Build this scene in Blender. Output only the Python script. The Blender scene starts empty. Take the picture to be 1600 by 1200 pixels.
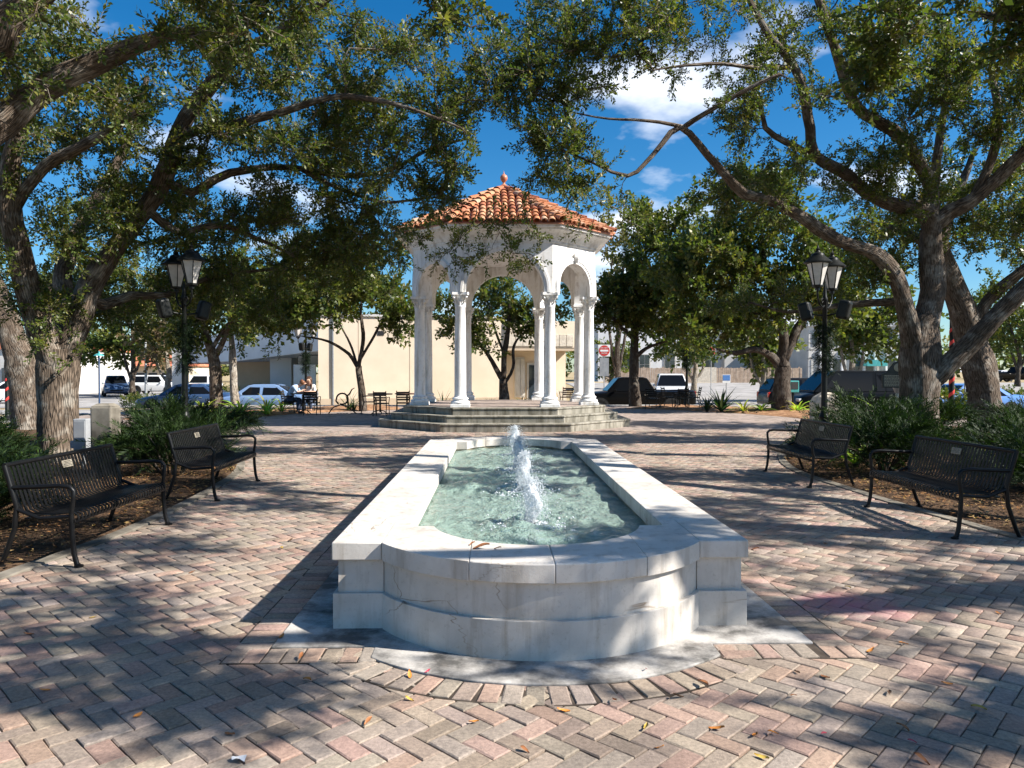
import bpy, bmesh, math, random
import numpy as np
from mathutils import Vector, Matrix
from mathutils.geometry import tessellate_polygon

# ------------------------------------------------------------------ camera, sky, sun, exposure
SC = bpy.context.scene
COL = SC.collection
R = math.radians
F_PX = 1150.0                      # focal length in pixels of the 1600 px wide photograph
CAM = Vector((0.0, 0.0, 1.55))
YAW, PITCH = R(1.345), R(-0.95)

camd = bpy.data.cameras.new('camera'); camd.sensor_width = 36.0; camd.lens = 36.0 * F_PX / 1600.0
camd.clip_start = 0.05; camd.clip_end = 3000.0
cam = bpy.data.objects.new('camera', camd); COL.objects.link(cam)
cam.location = CAM; cam.rotation_euler = (math.pi / 2 + PITCH, 0.0, -YAW)
SC.camera = cam
_m = cam.rotation_euler.to_matrix()
_rx, _up, _fw = _m.col[0].copy(), _m.col[1].copy(), -_m.col[2]

def at(px, py, d):
    """world point seen at photo pixel px,py at depth d metres"""
    return CAM + d * (_fw + _rx * ((px - 800) / F_PX) + _up * ((600 - py) / F_PX))

def gp(px, py, z=0.0):
    """point of the level z seen at a photo pixel"""
    v = _fw + _rx * ((px - 800) / F_PX) + _up * ((600 - py) / F_PX)
    return CAM + v * ((z - CAM.z) / v.z)

SUN_EL, SUN_AZ = R(39.5), R(106.0)    # sun stands to the right of the view, a little behind the camera
S_DIR = Vector((math.cos(SUN_EL) * math.sin(SUN_AZ), math.cos(SUN_EL) * math.cos(SUN_AZ), math.sin(SUN_EL)))
sund = bpy.data.lights.new('sun', 'SUN'); sund.energy = 5.0; sund.angle = R(0.5); sund.color = (1.0, 0.945, 0.87)
sun = bpy.data.objects.new('sun', sund); COL.objects.link(sun)
sun.rotation_euler = S_DIR.to_track_quat('Z', 'Y').to_euler(); sun.location = (30, -5, 30)

world = bpy.data.worlds.new('World'); SC.world = world; world.use_nodes = True
wt = world.node_tree; wn = wt.nodes; wl = wt.links; wn.clear()
w_out = wn.new('ShaderNodeOutputWorld'); w_bg = wn.new('ShaderNodeBackground')
w_sky = wn.new('ShaderNodeTexSky'); w_sky.sky_type = 'NISHITA'; w_sky.sun_disc = False
w_sky.sun_elevation = SUN_EL; w_sky.sun_rotation = SUN_AZ; w_sky.altitude = 10.0
w_sky.air_density = 1.0; w_sky.dust_density = 0.3; w_sky.ozone_density = 3.0
w_hs = wn.new('ShaderNodeHueSaturation'); w_hs.inputs['Saturation'].default_value = 1.3; w_hs.inputs['Value'].default_value = 1.0
w_tc = wn.new('ShaderNodeTexCoord'); w_sep = wn.new('ShaderNodeSeparateXYZ')
w_add = wn.new('ShaderNodeMath'); w_add.operation = 'ADD'; w_add.inputs[1].default_value = 0.22
w_dx = wn.new('ShaderNodeMath'); w_dx.operation = 'DIVIDE'
w_dy = wn.new('ShaderNodeMath'); w_dy.operation = 'DIVIDE'
w_cb = wn.new('ShaderNodeCombineXYZ'); w_cb.inputs[2].default_value = 7.7
w_ns = wn.new('ShaderNodeTexNoise'); w_ns.inputs['Scale'].default_value = 1.15; w_ns.inputs['Detail'].default_value = 7.0
w_ns.inputs['Roughness'].default_value = 0.52
w_rp = wn.new('ShaderNodeValToRGB'); w_rp.color_ramp.elements[0].position = 0.57; w_rp.color_ramp.elements[1].position = 0.68
w_mix = wn.new('ShaderNodeMixRGB'); w_mix.inputs[2].default_value = (11.4, 11.6, 12.0, 1.0)
wl.new(w_tc.outputs['Generated'], w_sep.inputs[0]); wl.new(w_sep.outputs[2], w_add.inputs[0])
wl.new(w_sep.outputs[0], w_dx.inputs[0]); wl.new(w_add.outputs[0], w_dx.inputs[1])
wl.new(w_sep.outputs[1], w_dy.inputs[0]); wl.new(w_add.outputs[0], w_dy.inputs[1])
wl.new(w_dx.outputs[0], w_cb.inputs[0]); wl.new(w_dy.outputs[0], w_cb.inputs[1])
wl.new(w_cb.outputs[0], w_ns.inputs['Vector']); wl.new(w_ns.outputs['Fac'], w_rp.inputs[0])
w_ti = wn.new('ShaderNodeMixRGB'); w_ti.blend_type = 'MULTIPLY'; w_ti.inputs[0].default_value = 1.0; w_ti.inputs[2].default_value = (0.87, 1.0, 1.08, 1)
wl.new(w_sky.outputs[0], w_ti.inputs[1]); wl.new(w_ti.outputs[0], w_hs.inputs['Color']); wl.new(w_hs.outputs[0], w_mix.inputs[1])
wl.new(w_rp.outputs[0], w_mix.inputs[0]); wl.new(w_mix.outputs[0], w_bg.inputs[0]); wl.new(w_bg.outputs[0], w_out.inputs[0])
w_bg.inputs[1].default_value = 0.059

SC.view_settings.view_transform = 'Standard'; SC.view_settings.look = 'None'
SC.view_settings.exposure = 1.22; SC.view_settings.gamma = 1.0; SC.view_settings.use_curve_mapping = False
SC.render.engine = 'CYCLES'
SC.cycles.use_denoising = True
SC.cycles.max_bounces = 6; SC.cycles.diffuse_bounces = 3; SC.cycles.glossy_bounces = 3; SC.cycles.use_adaptive_sampling = True; SC.cycles.adaptive_threshold = 0.02; SC.cycles.transparent_max_bounces = 12; SC.cycles.transmission_bounces = 4
SC.cycles.sample_clamp_indirect = 6.0
SC.cycles.caustics_reflective = False; SC.cycles.caustics_refractive = False

rng = random.Random(7)

# ------------------------------------------------------------------ materials
def lin(c): return (c[0], c[1], c[2], 1.0)

class Nt:
    def __init__(s, name):
        s.m = bpy.data.materials.new(name); s.m.use_nodes = True
        s.t = s.m.node_tree; s.n = s.t.nodes; s.l = s.t.links
        s.b = s.n['Principled BSDF']; s.out = s.n['Material Output']
    def add(s, kind, **kw):
        nd = s.n.new('ShaderNode' + kind)
        for k, v in kw.items():
            if k in nd.inputs: nd.inputs[k].default_value = v
            else: setattr(nd, k, v)
        return nd
    def link(s, a, b): s.l.new(a, b)
    def coord(s, kind='Object', scale=(1, 1, 1)):
        if kind == 'World': o = s.add('NewGeometry').outputs['Position']
        else: o = s.add('TexCoord').outputs[kind]
        mp = s.add('Mapping'); mp.inputs['Scale'].default_value = scale
        s.link(o, mp.inputs['Vector']); return mp.outputs[0]
    def noise(s, vec, scale, detail=4, rough=0.55):
        nd = s.add('TexNoise'); nd.inputs['Scale'].default_value = scale; nd.inputs['Detail'].default_value = detail
        nd.inputs['Roughness'].default_value = rough; s.link(vec, nd.inputs['Vector']); return nd.outputs['Fac']
    def ramp(s, fac, a, b, ca=(0, 0, 0), cb=(1, 1, 1)):
        nd = s.add('ValToRGB'); e = nd.color_ramp.elements; e[0].position = a; e[1].position = b
        e[0].color = lin(ca); e[1].color = lin(cb); s.link(fac, nd.inputs[0]); return nd.outputs[0]
    def mix(s, fac, a, b, mode='MIX'):
        nd = s.add('MixRGB', blend_type=mode)
        for i, x in ((0, fac), (1, a), (2, b)):
            if isinstance(x, (int, float)): nd.inputs[i].default_value = x if i == 0 else (x, x, x, 1)
            elif isinstance(x, tuple): nd.inputs[i].default_value = lin(x)
            else: s.link(x, nd.inputs[i])
        return nd.outputs[0]
    def bump(s, h, strength=0.4, dist=0.01, prev=None):
        nd = s.add('Bump'); nd.inputs['Strength'].default_value = strength; nd.inputs['Distance'].default_value = dist
        s.link(h, nd.inputs['Height'])
        if prev is not None: s.link(prev, nd.inputs['Normal'])
        return nd.outputs[0]
    def set(s, col=None, rough=None, spec=None, metal=None, normal=None):
        b = s.b
        for key, x in (('Base Color', col), ('Roughness', rough), ('Specular IOR Level', spec), ('Metallic', metal), ('Normal', normal)):
            if x is None: continue
            if isinstance(x, tuple): b.inputs[key].default_value = lin(x)
            elif isinstance(x, (int, float)): b.inputs[key].default_value = x
            else: s.link(x, b.inputs[key])
        return s.m

def simple(name, c1, c2=None, scale=6.0, rough=0.7, spec=0.3, metal=0.0, bump=0.0, bscale=40.0, bdist=0.004, coord='Object', lo=0.35, hi=0.65):
    t = Nt(name); v = t.coord(coord)
    col = c1
    if c2 is not None: col = t.ramp(t.noise(v, scale), lo, hi, c1, c2)
    nrm = t.bump(t.noise(v, bscale, 3), bump, bdist) if bump else None
    return t.set(col, rough, spec, metal, nrm)

MT = {}
def build_materials():
    # brick pavers: tint comes from each brick
    t = Nt('paver'); v = t.coord('World')
    a = t.add('Attribute', attribute_name='tint'); oi = t.add('ObjectInfo')
    base = t.mix(1.0, a.outputs['Color'], oi.outputs['Color'], 'MULTIPLY')
    n1 = t.ramp(t.noise(v, 55, 5, 0.7), 0.28, 0.72, (0.62, 0.61, 0.60), (1.26, 1.24, 1.21))
    c = t.mix(1.0, base, n1, 'MULTIPLY')
    n2 = t.ramp(t.noise(v, 1.3, 6, 0.65), 0.34, 0.66, (0.70, 0.69, 0.68), (1.12, 1.10, 1.07))
    c = t.mix(1.0, c, n2, 'MULTIPLY')
    sp_ = t.ramp(t.noise(v, 7.0, 5, 0.7), 0.60, 0.70); c = t.mix(t.mix(1.0, sp_, (0.45, 0.45, 0.45), 'MULTIPLY'), c, (0.10, 0.085, 0.07))
    # pink chalk stain beside the fountain
    sp = gp(1330, 945); mp = t.add('Mapping'); mp.inputs['Location'].default_value = (-sp.x, -sp.y * 1.0, 0); 
    t.link(t.add('NewGeometry').outputs['Position'], mp.inputs['Vector'])
    sc = t.add('Mapping'); sc.inputs['Scale'].default_value = (1.1, 1.7, 0); t.link(mp.outputs[0], sc.inputs['Vector'])
    ln = t.add('VectorMath', operation='LENGTH'); t.link(sc.outputs[0], ln.inputs[0])
    nz = t.noise(v, 4.5, 4); ad = t.add('Math', operation='ADD'); t.link(ln.outputs['Value'], ad.inputs[0])
    ml = t.add('Math', operation='MULTIPLY'); t.link(nz, ml.inputs[0]); ml.inputs[1].default_value = 0.9; t.link(ml.outputs[0], ad.inputs[1])
    st = t.ramp(ad.outputs[0], 0.42, 1.10, (0.85, 0.85, 0.85), (0, 0, 0))
    c = t.mix(st, c, (0.40, 0.13, 0.17))
    nb = t.bump(t.noise(v, 140, 5, 0.75), 0.7, 0.005); nb = t.bump(t.noise(v, 24, 4), 0.5, 0.008, nb)
    MT['paver'] = t.set(c, 0.86, 0.25, 0, nb)
    MT['sand'] = simple('joint_sand', (0.028, 0.022, 0.018), (0.085, 0.068, 0.054), 8, 0.95, 0.1, bump=0.4, coord='World')
    # far paving where single bricks can no longer be told apart
    t = Nt('far_paving'); v = t.coord('World', (1, 1, 1)); mp = t.add('Mapping'); mp.inputs['Rotation'].default_value = (0, 0, R(45)); t.link(v, mp.inputs[0])
    vo = t.add('TexVoronoi', Scale=7.0); t.link(mp.outputs[0], vo.inputs['Vector'])
    c = t.ramp(vo.outputs['Color'], 0.2, 0.8, (0.22, 0.18, 0.15), (0.36, 0.285, 0.245))
    c = t.mix(1.0, c, t.ramp(t.noise(v, 1.0), 0.3, 0.7, (0.78, 0.78, 0.78), (1.05, 1.05, 1.05)), 'MULTIPLY')
    MT['far_paving'] = t.set(c, 0.9, 0.2, 0, t.bump(t.noise(v, 30), 0.3, 0.006))
    # painted cast stone of the fountain
    t = Nt('cast_stone'); v = t.coord('World')
    c = t.ramp(t.noise(v, 2.2, 6, 0.6), 0.30, 0.70, (0.42, 0.385, 0.34), (0.62, 0.585, 0.535))
    v2 = t.coord('World', (9, 9, 1.2)); s = t.ramp(t.noise(v2, 1.3, 5, 0.6), 0.52, 0.74, (1, 1, 1), (0.60, 0.54, 0.47))
    c = t.mix(0.75, c, s, 'MULTIPLY')
    sp2 = t.ramp(t.noise(v, 38, 5, 0.75), 0.56, 0.72, (1, 1, 1), (0.70, 0.67, 0.62)); c = t.mix(0.7, c, sp2, 'MULTIPLY')
    vo = t.add('TexVoronoi', feature='DISTANCE_TO_EDGE', Scale=1.5); wv = t.mix(0.12, v, t.add('TexNoise', Scale=5.0).outputs['Color'], 'ADD'); t.link(wv, vo.inputs['Vector'])
    cr = t.ramp(vo.outputs['Distance'], 0.0, 0.006, (0.45, 0.36, 0.28), (1, 1, 1)); 
    msk = t.ramp(t.noise(v, 1.7, 2), 0.50, 0.60); c = t.mix(msk, c, t.mix(1.0, c, cr, 'MULTIPLY'))
    MT['cast_stone'] = t.set(c, 0.72, 0.3, 0, t.bump(t.noise(v, 60, 5, 0.7), 0.3, 0.004))
    # worn concrete of the slab and kerbs
    t = Nt('worn_concrete'); v = t.coord('World')
    c = t.ramp(t.noise(v, 3.0, 6, 0.65), 0.38, 0.60, (0.09, 0.085, 0.078), (0.44, 0.415, 0.38))
    c = t.mix(t.ramp(t.noise(v, 5.3, 5, 0.7), 0.60, 0.72), c, (0.15, 0.12, 0.095))
    c = t.mix(1.0, c, t.ramp(t.noise(v, 60, 4, 0.7), 0.3, 0.7, (0.85, 0.85, 0.85), (1.1, 1.1, 1.1)), 'MULTIPLY')
    MT['worn_concrete'] = t.set(c, 0.8, 0.3, 0, t.bump(t.noise(v, 45, 5), 0.4, 0.005))
    t = Nt('step_stone'); v = t.coord('World'); v2 = t.coord('World', (6, 6, 1))
    c = t.ramp(t.noise(v, 2.6, 6, 0.6), 0.3, 0.7, (0.17, 0.16, 0.13), (0.36, 0.335, 0.28))
    c = t.mix(0.9, c, t.ramp(t.noise(v2, 1.4, 5), 0.42, 0.68, (1, 1, 1), (0.34, 0.32, 0.27)), 'MULTIPLY')
    MT['step_stone'] = t.set(c, 0.85, 0.25, 0, t.bump(t.noise(v, 40, 5), 0.4, 0.005))
    # white stucco
    t = Nt('white_stucco'); v = t.coord('World'); v2 = t.coord('World', (5, 5, 0.7))
    c = t.ramp(t.noise(v, 1.4, 5), 0.3, 0.7, (0.74, 0.735, 0.72), (0.84, 0.835, 0.82))
    c = t.mix(0.95, c, t.ramp(t.noise(v2, 1.6, 5), 0.48, 0.74, (1, 1, 1), (0.58, 0.54, 0.47)), 'MULTIPLY')
    c = t.mix(0.55, c, t.ramp(t.noise(v, 9, 6, 0.7), 0.52, 0.70, (1, 1, 1), (0.70, 0.66, 0.60)), 'MULTIPLY')
    MT['white_stucco'] = t.set(c, 0.75, 0.25, 0, t.bump(t.noise(v, 48, 4), 0.28, 0.006))
    # clay roof tile, colour varies per tile
    t = Nt('clay_tile'); v = t.coord('World'); a = t.add('Attribute', attribute_name='tint'); oi = t.add('ObjectInfo')
    c = t.mix(1.0, a.outputs['Color'], oi.outputs['Color'], 'MULTIPLY')
    c = t.mix(1.0, c, t.ramp(t.noise(v, 7, 5), 0.3, 0.7, (0.7, 0.68, 0.66), (1.15, 1.12, 1.1)), 'MULTIPLY')
    MT['clay_tile'] = t.set(c, 0.7, 0.3, 0, t.bump(t.noise(v, 30), 0.3, 0.004))
    MT['copper'] = simple('finial_clay', (0.36, 0.13, 0.07), (0.48, 0.20, 0.11), 9, 0.45, 0.5)
    # water
    t = Nt('fountain_water'); v = t.coord('World', (1, 1, 1))
    h1 = t.noise(v, 11, 4, 0.6); b1 = t.bump(h1, 1.0, 0.07); b2 = t.bump(t.noise(v, 30, 3), 0.7, 0.02, b1)
    t.set((0.34, 0.44, 0.395), 0.35, 0.0, 0, b2)
    gl = t.add('BsdfGlossy', Roughness=0.03); gl.inputs['Color'].default_value = (1, 1, 1, 1); t.link(b2, gl.inputs['Normal'])
    tr = t.add('BsdfTransparent'); tr.inputs['Color'].default_value = (0.80, 0.93, 0.88, 1)
    df = t.add('BsdfDiffuse'); df.inputs['Color'].default_value = (0.37, 0.50, 0.43, 1); t.link(b2, df.inputs['Normal'])
    m1 = t.add('MixShader'); m1.inputs[0].default_value = 0.5; t.link(tr.outputs[0], m1.inputs[1]); t.link(df.outputs[0], m1.inputs[2])
    fr = t.add('Fresnel', IOR=1.33); t.link(b2, fr.inputs['Normal'])
    m2 = t.add('MixShader'); t.link(fr.outputs[0], m2.inputs[0]); t.link(m1.outputs[0], m2.inputs[1]); t.link(gl.outputs[0], m2.inputs[2])
    t.link(m2.outputs[0], t.out.inputs[0]); MT['water'] = t.m
    MT['basin'] = simple('basin_plaster', (0.34, 0.44, 0.40), (0.58, 0.64, 0.57), 3.5, 0.7, 0.3, coord='World')
    MT['basin_wall'] = simple('basin_wall_algae', (0.10, 0.085, 0.05), (0.34, 0.30, 0.21), 6, 0.6, 0.4, coord='World', bump=0.3)
    # foam: white aerated water
    t = Nt('foam'); v = t.coord('World'); df = t.add('BsdfDiffuse'); df.inputs[0].default_value = (0.86, 0.89, 0.92, 1)
    tl = t.add('BsdfTranslucent'); tl.inputs[0].default_value = (0.86, 0.89, 0.92, 1); gl = t.add('BsdfGlossy', Roughness=0.12)
    tp = t.add('BsdfTransparent'); tp.inputs[0].default_value = (0.96, 0.98, 0.99, 1)
    bp = t.bump(t.noise(v, 45, 4, 0.7), 0.5, 0.012)
    for q in (df, gl): t.link(bp, q.inputs['Normal'])
    a1 = t.add('MixShader'); a1.inputs[0].default_value = 0.45; t.link(df.outputs[0], a1.inputs[1]); t.link(tl.outputs[0], a1.inputs[2])
    a2 = t.add('MixShader'); a2.inputs[0].default_value = 0.10; t.link(a1.outputs[0], a2.inputs[1]); t.link(gl.outputs[0], a2.inputs[2])
    a3 = t.add('MixShader'); t.link(t.ramp(t.noise(v, 26, 4, 0.7), 0.36, 0.62, (0.05, 0.05, 0.05), (0.55, 0.55, 0.55)), a3.inputs[0]); t.link(a2.outputs[0], a3.inputs[1]); t.link(tp.outputs[0], a3.inputs[2])
    t.link(a3.outputs[0], t.out.inputs[0]); MT['foam'] = t.m
    # bark
    def bark(name, dark, light, lich):
        t = Nt(name); uv = t.add('UVMap'); mp = t.add('Mapping'); mp.inputs['Scale'].default_value = (1, 0.28, 1); t.link(uv.outputs[0], mp.inputs[0])
        n1 = t.noise(mp.outputs[0], 26, 6, 0.65)
        mp2 = t.add('Mapping'); mp2.inputs['Scale'].default_value = (1, 0.16, 1); t.link(uv.outputs[0], mp2.inputs[0])
        vo = t.add('TexVoronoi', feature='DISTANCE_TO_EDGE', Scale=20.0)
        dv = t.mix(0.05, mp2.outputs[0], t.add('TexNoise', Scale=9.0).outputs['Color'], 'ADD'); t.link(dv, vo.inputs['Vector'])
        fis = t.ramp(vo.outputs['Distance'], 0.0, 0.16)
        v = t.coord('World')
        c = t.ramp(n1, 0.3, 0.7, dark, light)
        c = t.mix(t.ramp(t.noise(v, 3.4, 5, 0.6), 0.50, 0.66), c, lich)
        c = t.mix(1.0, c, t.mix(0.62, (1, 1, 1), fis), 'MULTIPLY')
        b = t.bump(fis, 0.75, 0.022); b = t.bump(n1, 0.6, 0.014, b)
        return t.set(c, 0.9, 0.15, 0, b)
    MT['bark'] = bark('oak_bark', (0.075, 0.054, 0.038), (0.20, 0.155, 0.118), (0.31, 0.275, 0.23))
    MT['bark_far'] = bark('slim_bark', (0.05, 0.036, 0.028), (0.12, 0.095, 0.075), (0.17, 0.15, 0.125))
    MT['bark_pale'] = bark('pale_bark', (0.20, 0.16, 0.12), (0.36, 0.31, 0.25), (0.44, 0.40, 0.34))
    # leaves
    def leaf(name, gain=1.0, trans=0.36, spec=0.35, rough=0.42):
        t = Nt(name); a = t.add('Attribute', attribute_name='tint')
        c = t.mix(1.0, a.outputs['Color'], (gain, gain, gain), 'MULTIPLY')
        t.set(c, rough, spec)
        tl = t.add('BsdfTranslucent'); c2 = t.mix(1.0, c, (1.5, 1.7, 0.75), 'MULTIPLY'); t.link(c2, tl.inputs[0])
        m = t.add('MixShader'); m.inputs[0].default_value = trans; t.link(t.b.outputs[0], m.inputs[1]); t.link(tl.outputs[0], m.inputs[2])
        t.link(m.outputs[0], t.out.inputs[0]); return t.m
    MT['leaf'] = leaf('oak_leaf'); MT['juniper'] = leaf('juniper_needle', 1.0, 0.2, 0.2, 0.6); MT['strap'] = leaf('strap_leaf', 1.0, 0.4, 0.4, 0.35)
    MT['dry'] = leaf('dry_leaf', 1.0, 0.2, 0.3, 0.5)
    t = Nt('dry_leaf_single'); oi = t.add('ObjectInfo'); t.set(oi.outputs['Color'], 0.55, 0.3); MT['dry_one'] = t.m
    # soils
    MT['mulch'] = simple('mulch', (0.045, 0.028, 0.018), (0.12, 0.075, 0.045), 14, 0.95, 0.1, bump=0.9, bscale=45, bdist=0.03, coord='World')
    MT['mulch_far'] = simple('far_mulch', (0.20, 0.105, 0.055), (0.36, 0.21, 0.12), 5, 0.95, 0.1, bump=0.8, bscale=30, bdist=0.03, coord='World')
    MT['lawn'] = simple('lawn', (0.05, 0.075, 0.02), (0.15, 0.13, 0.05), 3.0, 0.95, 0.1, bump=0.8, bscale=50, bdist=0.03, coord='World')
    MT['dry_lawn'] = simple('dry_ground', (0.24, 0.19, 0.10), (0.40, 0.32, 0.20), 0.5, 0.95, 0.1, bump=0.5, bscale=12, bdist=0.03, coord='World')
    MT['asphalt'] = simple('pale_asphalt', (0.22, 0.21, 0.20), (0.33, 0.315, 0.30), 0.7, 0.9, 0.2, bump=0.4, bscale=60, coord='World')
    MT['road_paint'] = simple('road_paint', (0.7, 0.7, 0.68), (0.8, 0.8, 0.78), 4, 0.7, 0.3, coord='World')
    # metals, paints
    t = Nt('black_metal'); v = t.coord('Object'); MT['black'] = t.set(t.ramp(t.noise(v, 12, 4), 0.3, 0.7, (0.003, 0.003, 0.0035), (0.007, 0.007, 0.007)), 0.40, 0.25, 0, t.bump(t.noise(v, 90, 2), 0.15, 0.001))
    MT['post'] = simple('post_metal', (0.004, 0.005, 0.0045), (0.010, 0.011, 0.010), 9, 0.42, 0.25, bump=0.2, bscale=60)
    MT['plaque'] = simple('plaque_bronze', (0.22, 0.19, 0.14), (0.36, 0.32, 0.25), 30, 0.45, 0.5, 0.3)
    MT['frost'] = simple('frosted_glass', (0.46, 0.44, 0.41), (0.60, 0.57, 0.53), 5, 0.25, 0.5)
    MT['chair_wood'] = simple('chair_wood', (0.06, 0.03, 0.02), (0.12, 0.065, 0.04), 18, 0.5, 0.4)
    MT['grey_box'] = simple('grey_box_paint', (0.24, 0.25, 0.27), (0.32, 0.33, 0.34), 4, 0.5, 0.4)
    MT['pillar'] = simple('pillar_concrete', (0.085, 0.075, 0.06), (0.24, 0.215, 0.175), 3.2, 0.9, 0.2, bump=0.5, bscale=30, coord='World')
    MT['rubber'] = simple('tyre_rubber', (0.012, 0.012, 0.012), (0.025, 0.025, 0.025), 9, 0.85, 0.2)
    MT['rim'] = simple('wheel_rim', (0.30, 0.30, 0.31), (0.42, 0.42, 0.43), 8, 0.3, 0.5, 0.8)
    t = Nt('car_glass'); t.set((0.006, 0.007, 0.009), 0.05, 0.2); MT['car_glass'] = t.m
    MT['dark_trim'] = simple('dark_trim', (0.012, 0.012, 0.013), (0.025, 0.025, 0.026), 10, 0.6, 0.3)
    MT['tail'] = simple('tail_lamp', (0.40, 0.02, 0.015), (0.5, 0.03, 0.02), 10, 0.2, 0.6)
    MT['head'] = simple('head_lamp', (0.55, 0.56, 0.58), (0.7, 0.7, 0.72), 10, 0.12, 0.8)
    MT['chrome'] = simple('chrome', (0.5, 0.5, 0.5), (0.6, 0.6, 0.6), 10, 0.2, 0.5, 0.9)
    for nm, c in (('blue', (0.16, 0.25, 0.42)), ('navy', (0.03, 0.06, 0.13)), ('black', (0.0035, 0.0035, 0.004)), ('white', (0.72, 0.73, 0.74)), ('sky', (0.10, 0.22, 0.50)), ('silver', (0.42, 0.43, 0.45)), ('charcoal', (0.012, 0.012, 0.014))):
        t = Nt('car_paint_' + nm); v = t.coord('Object')
        m = t.set(t.mix(t.noise(v, 3), c, tuple(min(1, x * 1.12) for x in c)), 0.28, 0.5); t.b.inputs['Coat Weight'].default_value = 0.1 if nm in ('black', 'charcoal') else 0.6; t.b.inputs['Specular IOR Level'].default_value = 0.15 if nm in ('black', 'charcoal') else 0.5; t.b.inputs['Coat Roughness'].default_value = 0.04
        MT['paint_' + nm] = m
    # building surfaces
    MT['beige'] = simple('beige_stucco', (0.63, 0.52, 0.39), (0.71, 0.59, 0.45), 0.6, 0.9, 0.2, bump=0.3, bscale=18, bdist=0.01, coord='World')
    MT['beige_dark'] = simple('dark_beige_stucco', (0.44, 0.35, 0.25), (0.52, 0.41, 0.30), 0.7, 0.9, 0.2, bump=0.3, bscale=18, bdist=0.01, coord='World')  # darker beige for soffit, joints, wall base and canopy back wall
    MT['pale_grey'] = simple('pale_grey_stucco', (0.56, 0.57, 0.59), (0.66, 0.67, 0.69), 0.4, 0.9, 0.2, bump=0.2, bscale=14, coord='World')
    MT['off_white'] = simple('off_white_stucco', (0.50, 0.48, 0.45), (0.60, 0.58, 0.55), 0.5, 0.85, 0.2, coord='World')
    MT['cream'] = simple('cream_stucco', (0.66, 0.58, 0.44), (0.72, 0.64, 0.50), 0.4, 0.9, 0.2, coord='World')
    MT['red_roof'] = simple('red_roof_tile', (0.42, 0.13, 0.07), (0.55, 0.20, 0.11), 1.5, 0.8, 0.2, coord='World')
    t = Nt('window_glass'); t.set((0.03, 0.04, 0.05), 0.06, 0.7); MT['glass'] = t.m
    MT['shop_glass'] = simple('pale_shop_glass', (0.40, 0.38, 0.35), (0.58, 0.56, 0.52), 1.2, 0.15, 0.6, coord='World')
    MT['red'] = simple('red_paint', (0.52, 0.035, 0.03), (0.60, 0.05, 0.04), 6, 0.45, 0.4)
    MT['white'] = simple('white_paint', (0.74, 0.74, 0.73), (0.82, 0.82, 0.81), 6, 0.5, 0.4)
    MT['stone_veneer'] = simple('stone_veneer', (0.46, 0.40, 0.32), (0.62, 0.55, 0.45), 5, 0.9, 0.2, bump=0.6, bscale=9, bdist=0.02, coord='World')
    MT['fence_wood'] = simple('fence_wood', (0.30, 0.22, 0.16), (0.44, 0.34, 0.26), 3, 0.9, 0.15, coord='World')
    MT['teal'] = simple('teal_metal', (0.05, 0.30, 0.30), (0.08, 0.38, 0.37), 8, 0.45, 0.4)
    MT['steel'] = simple('galvanised_steel', (0.30, 0.31, 0.32), (0.40, 0.41, 0.42), 12, 0.45, 0.5, 0.5)
    MT['sign_blue'] = simple('sign_blue', (0.08, 0.20, 0.50), (0.10, 0.24, 0.56), 8, 0.4, 0.4)
    MT['orange'] = simple('orange_paint', (0.70, 0.22, 0.05), (0.8, 0.28, 0.06), 8, 0.5, 0.4)
    MT['skin'] = simple('skin', (0.52, 0.30, 0.21), (0.58, 0.35, 0.25), 12, 0.55, 0.35)
    MT['hair'] = simple('auburn_hair', (0.10, 0.040, 0.018), (0.22, 0.085, 0.035), 30, 0.5, 0.4)
    MT['hair_dark'] = simple('brown_hair', (0.045, 0.022, 0.012), (0.09, 0.045, 0.025), 30, 0.5, 0.4)
    MT['shirt_blue'] = simple('light_blue_cotton', (0.34, 0.46, 0.66), (0.42, 0.54, 0.74), 14, 0.9, 0.1)
    MT['shirt_white'] = simple('white_cotton', (0.66, 0.65, 0.63), (0.76, 0.75, 0.73), 14, 0.9, 0.1)
    MT['denim'] = simple('dark_denim', (0.03, 0.04, 0.07), (0.06, 0.075, 0.11), 30, 0.9, 0.1)
    MT['shoe'] = simple('dark_shoe', (0.02, 0.018, 0.016), (0.04, 0.035, 0.03), 10, 0.6, 0.3)
    MT['marker'] = simple('marker_green', (0.018, 0.022, 0.018), (0.035, 0.04, 0.032), 8, 0.5, 0.4)
    MT['gold'] = simple('marker_letters', (0.30, 0.28, 0.20), (0.40, 0.37, 0.27), 20, 0.5, 0.4)
build_materials()

# ------------------------------------------------------------------ scene helpers
def tag(o, label=None, cat=None, group=None, kind=None):
    if label: o['label'] = label
    if cat: o['category'] = cat
    if group: o['group'] = group
    if kind: o['kind'] = kind
    return o

def thing(name, label, cat, loc=(0, 0, 0), rz=0.0, group=None):
    o = bpy.data.objects.new(name, None); COL.objects.link(o); o.empty_display_size = 0.2
    o.location = loc; o.rotation_euler = (0, 0, rz)
    return tag(o, label, cat, group)

def link_mesh(name, me, parent=None):
    o = bpy.data.objects.new(name, me); COL.objects.link(o)
    if parent is not None: o.parent = parent
    return o

def copy_tree(o, parent=None):
    c = o.copy(); COL.objects.link(c)
    if parent is not None: c.parent = parent
    for ch in list(o.children): copy_tree(ch, c)
    return c

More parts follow.
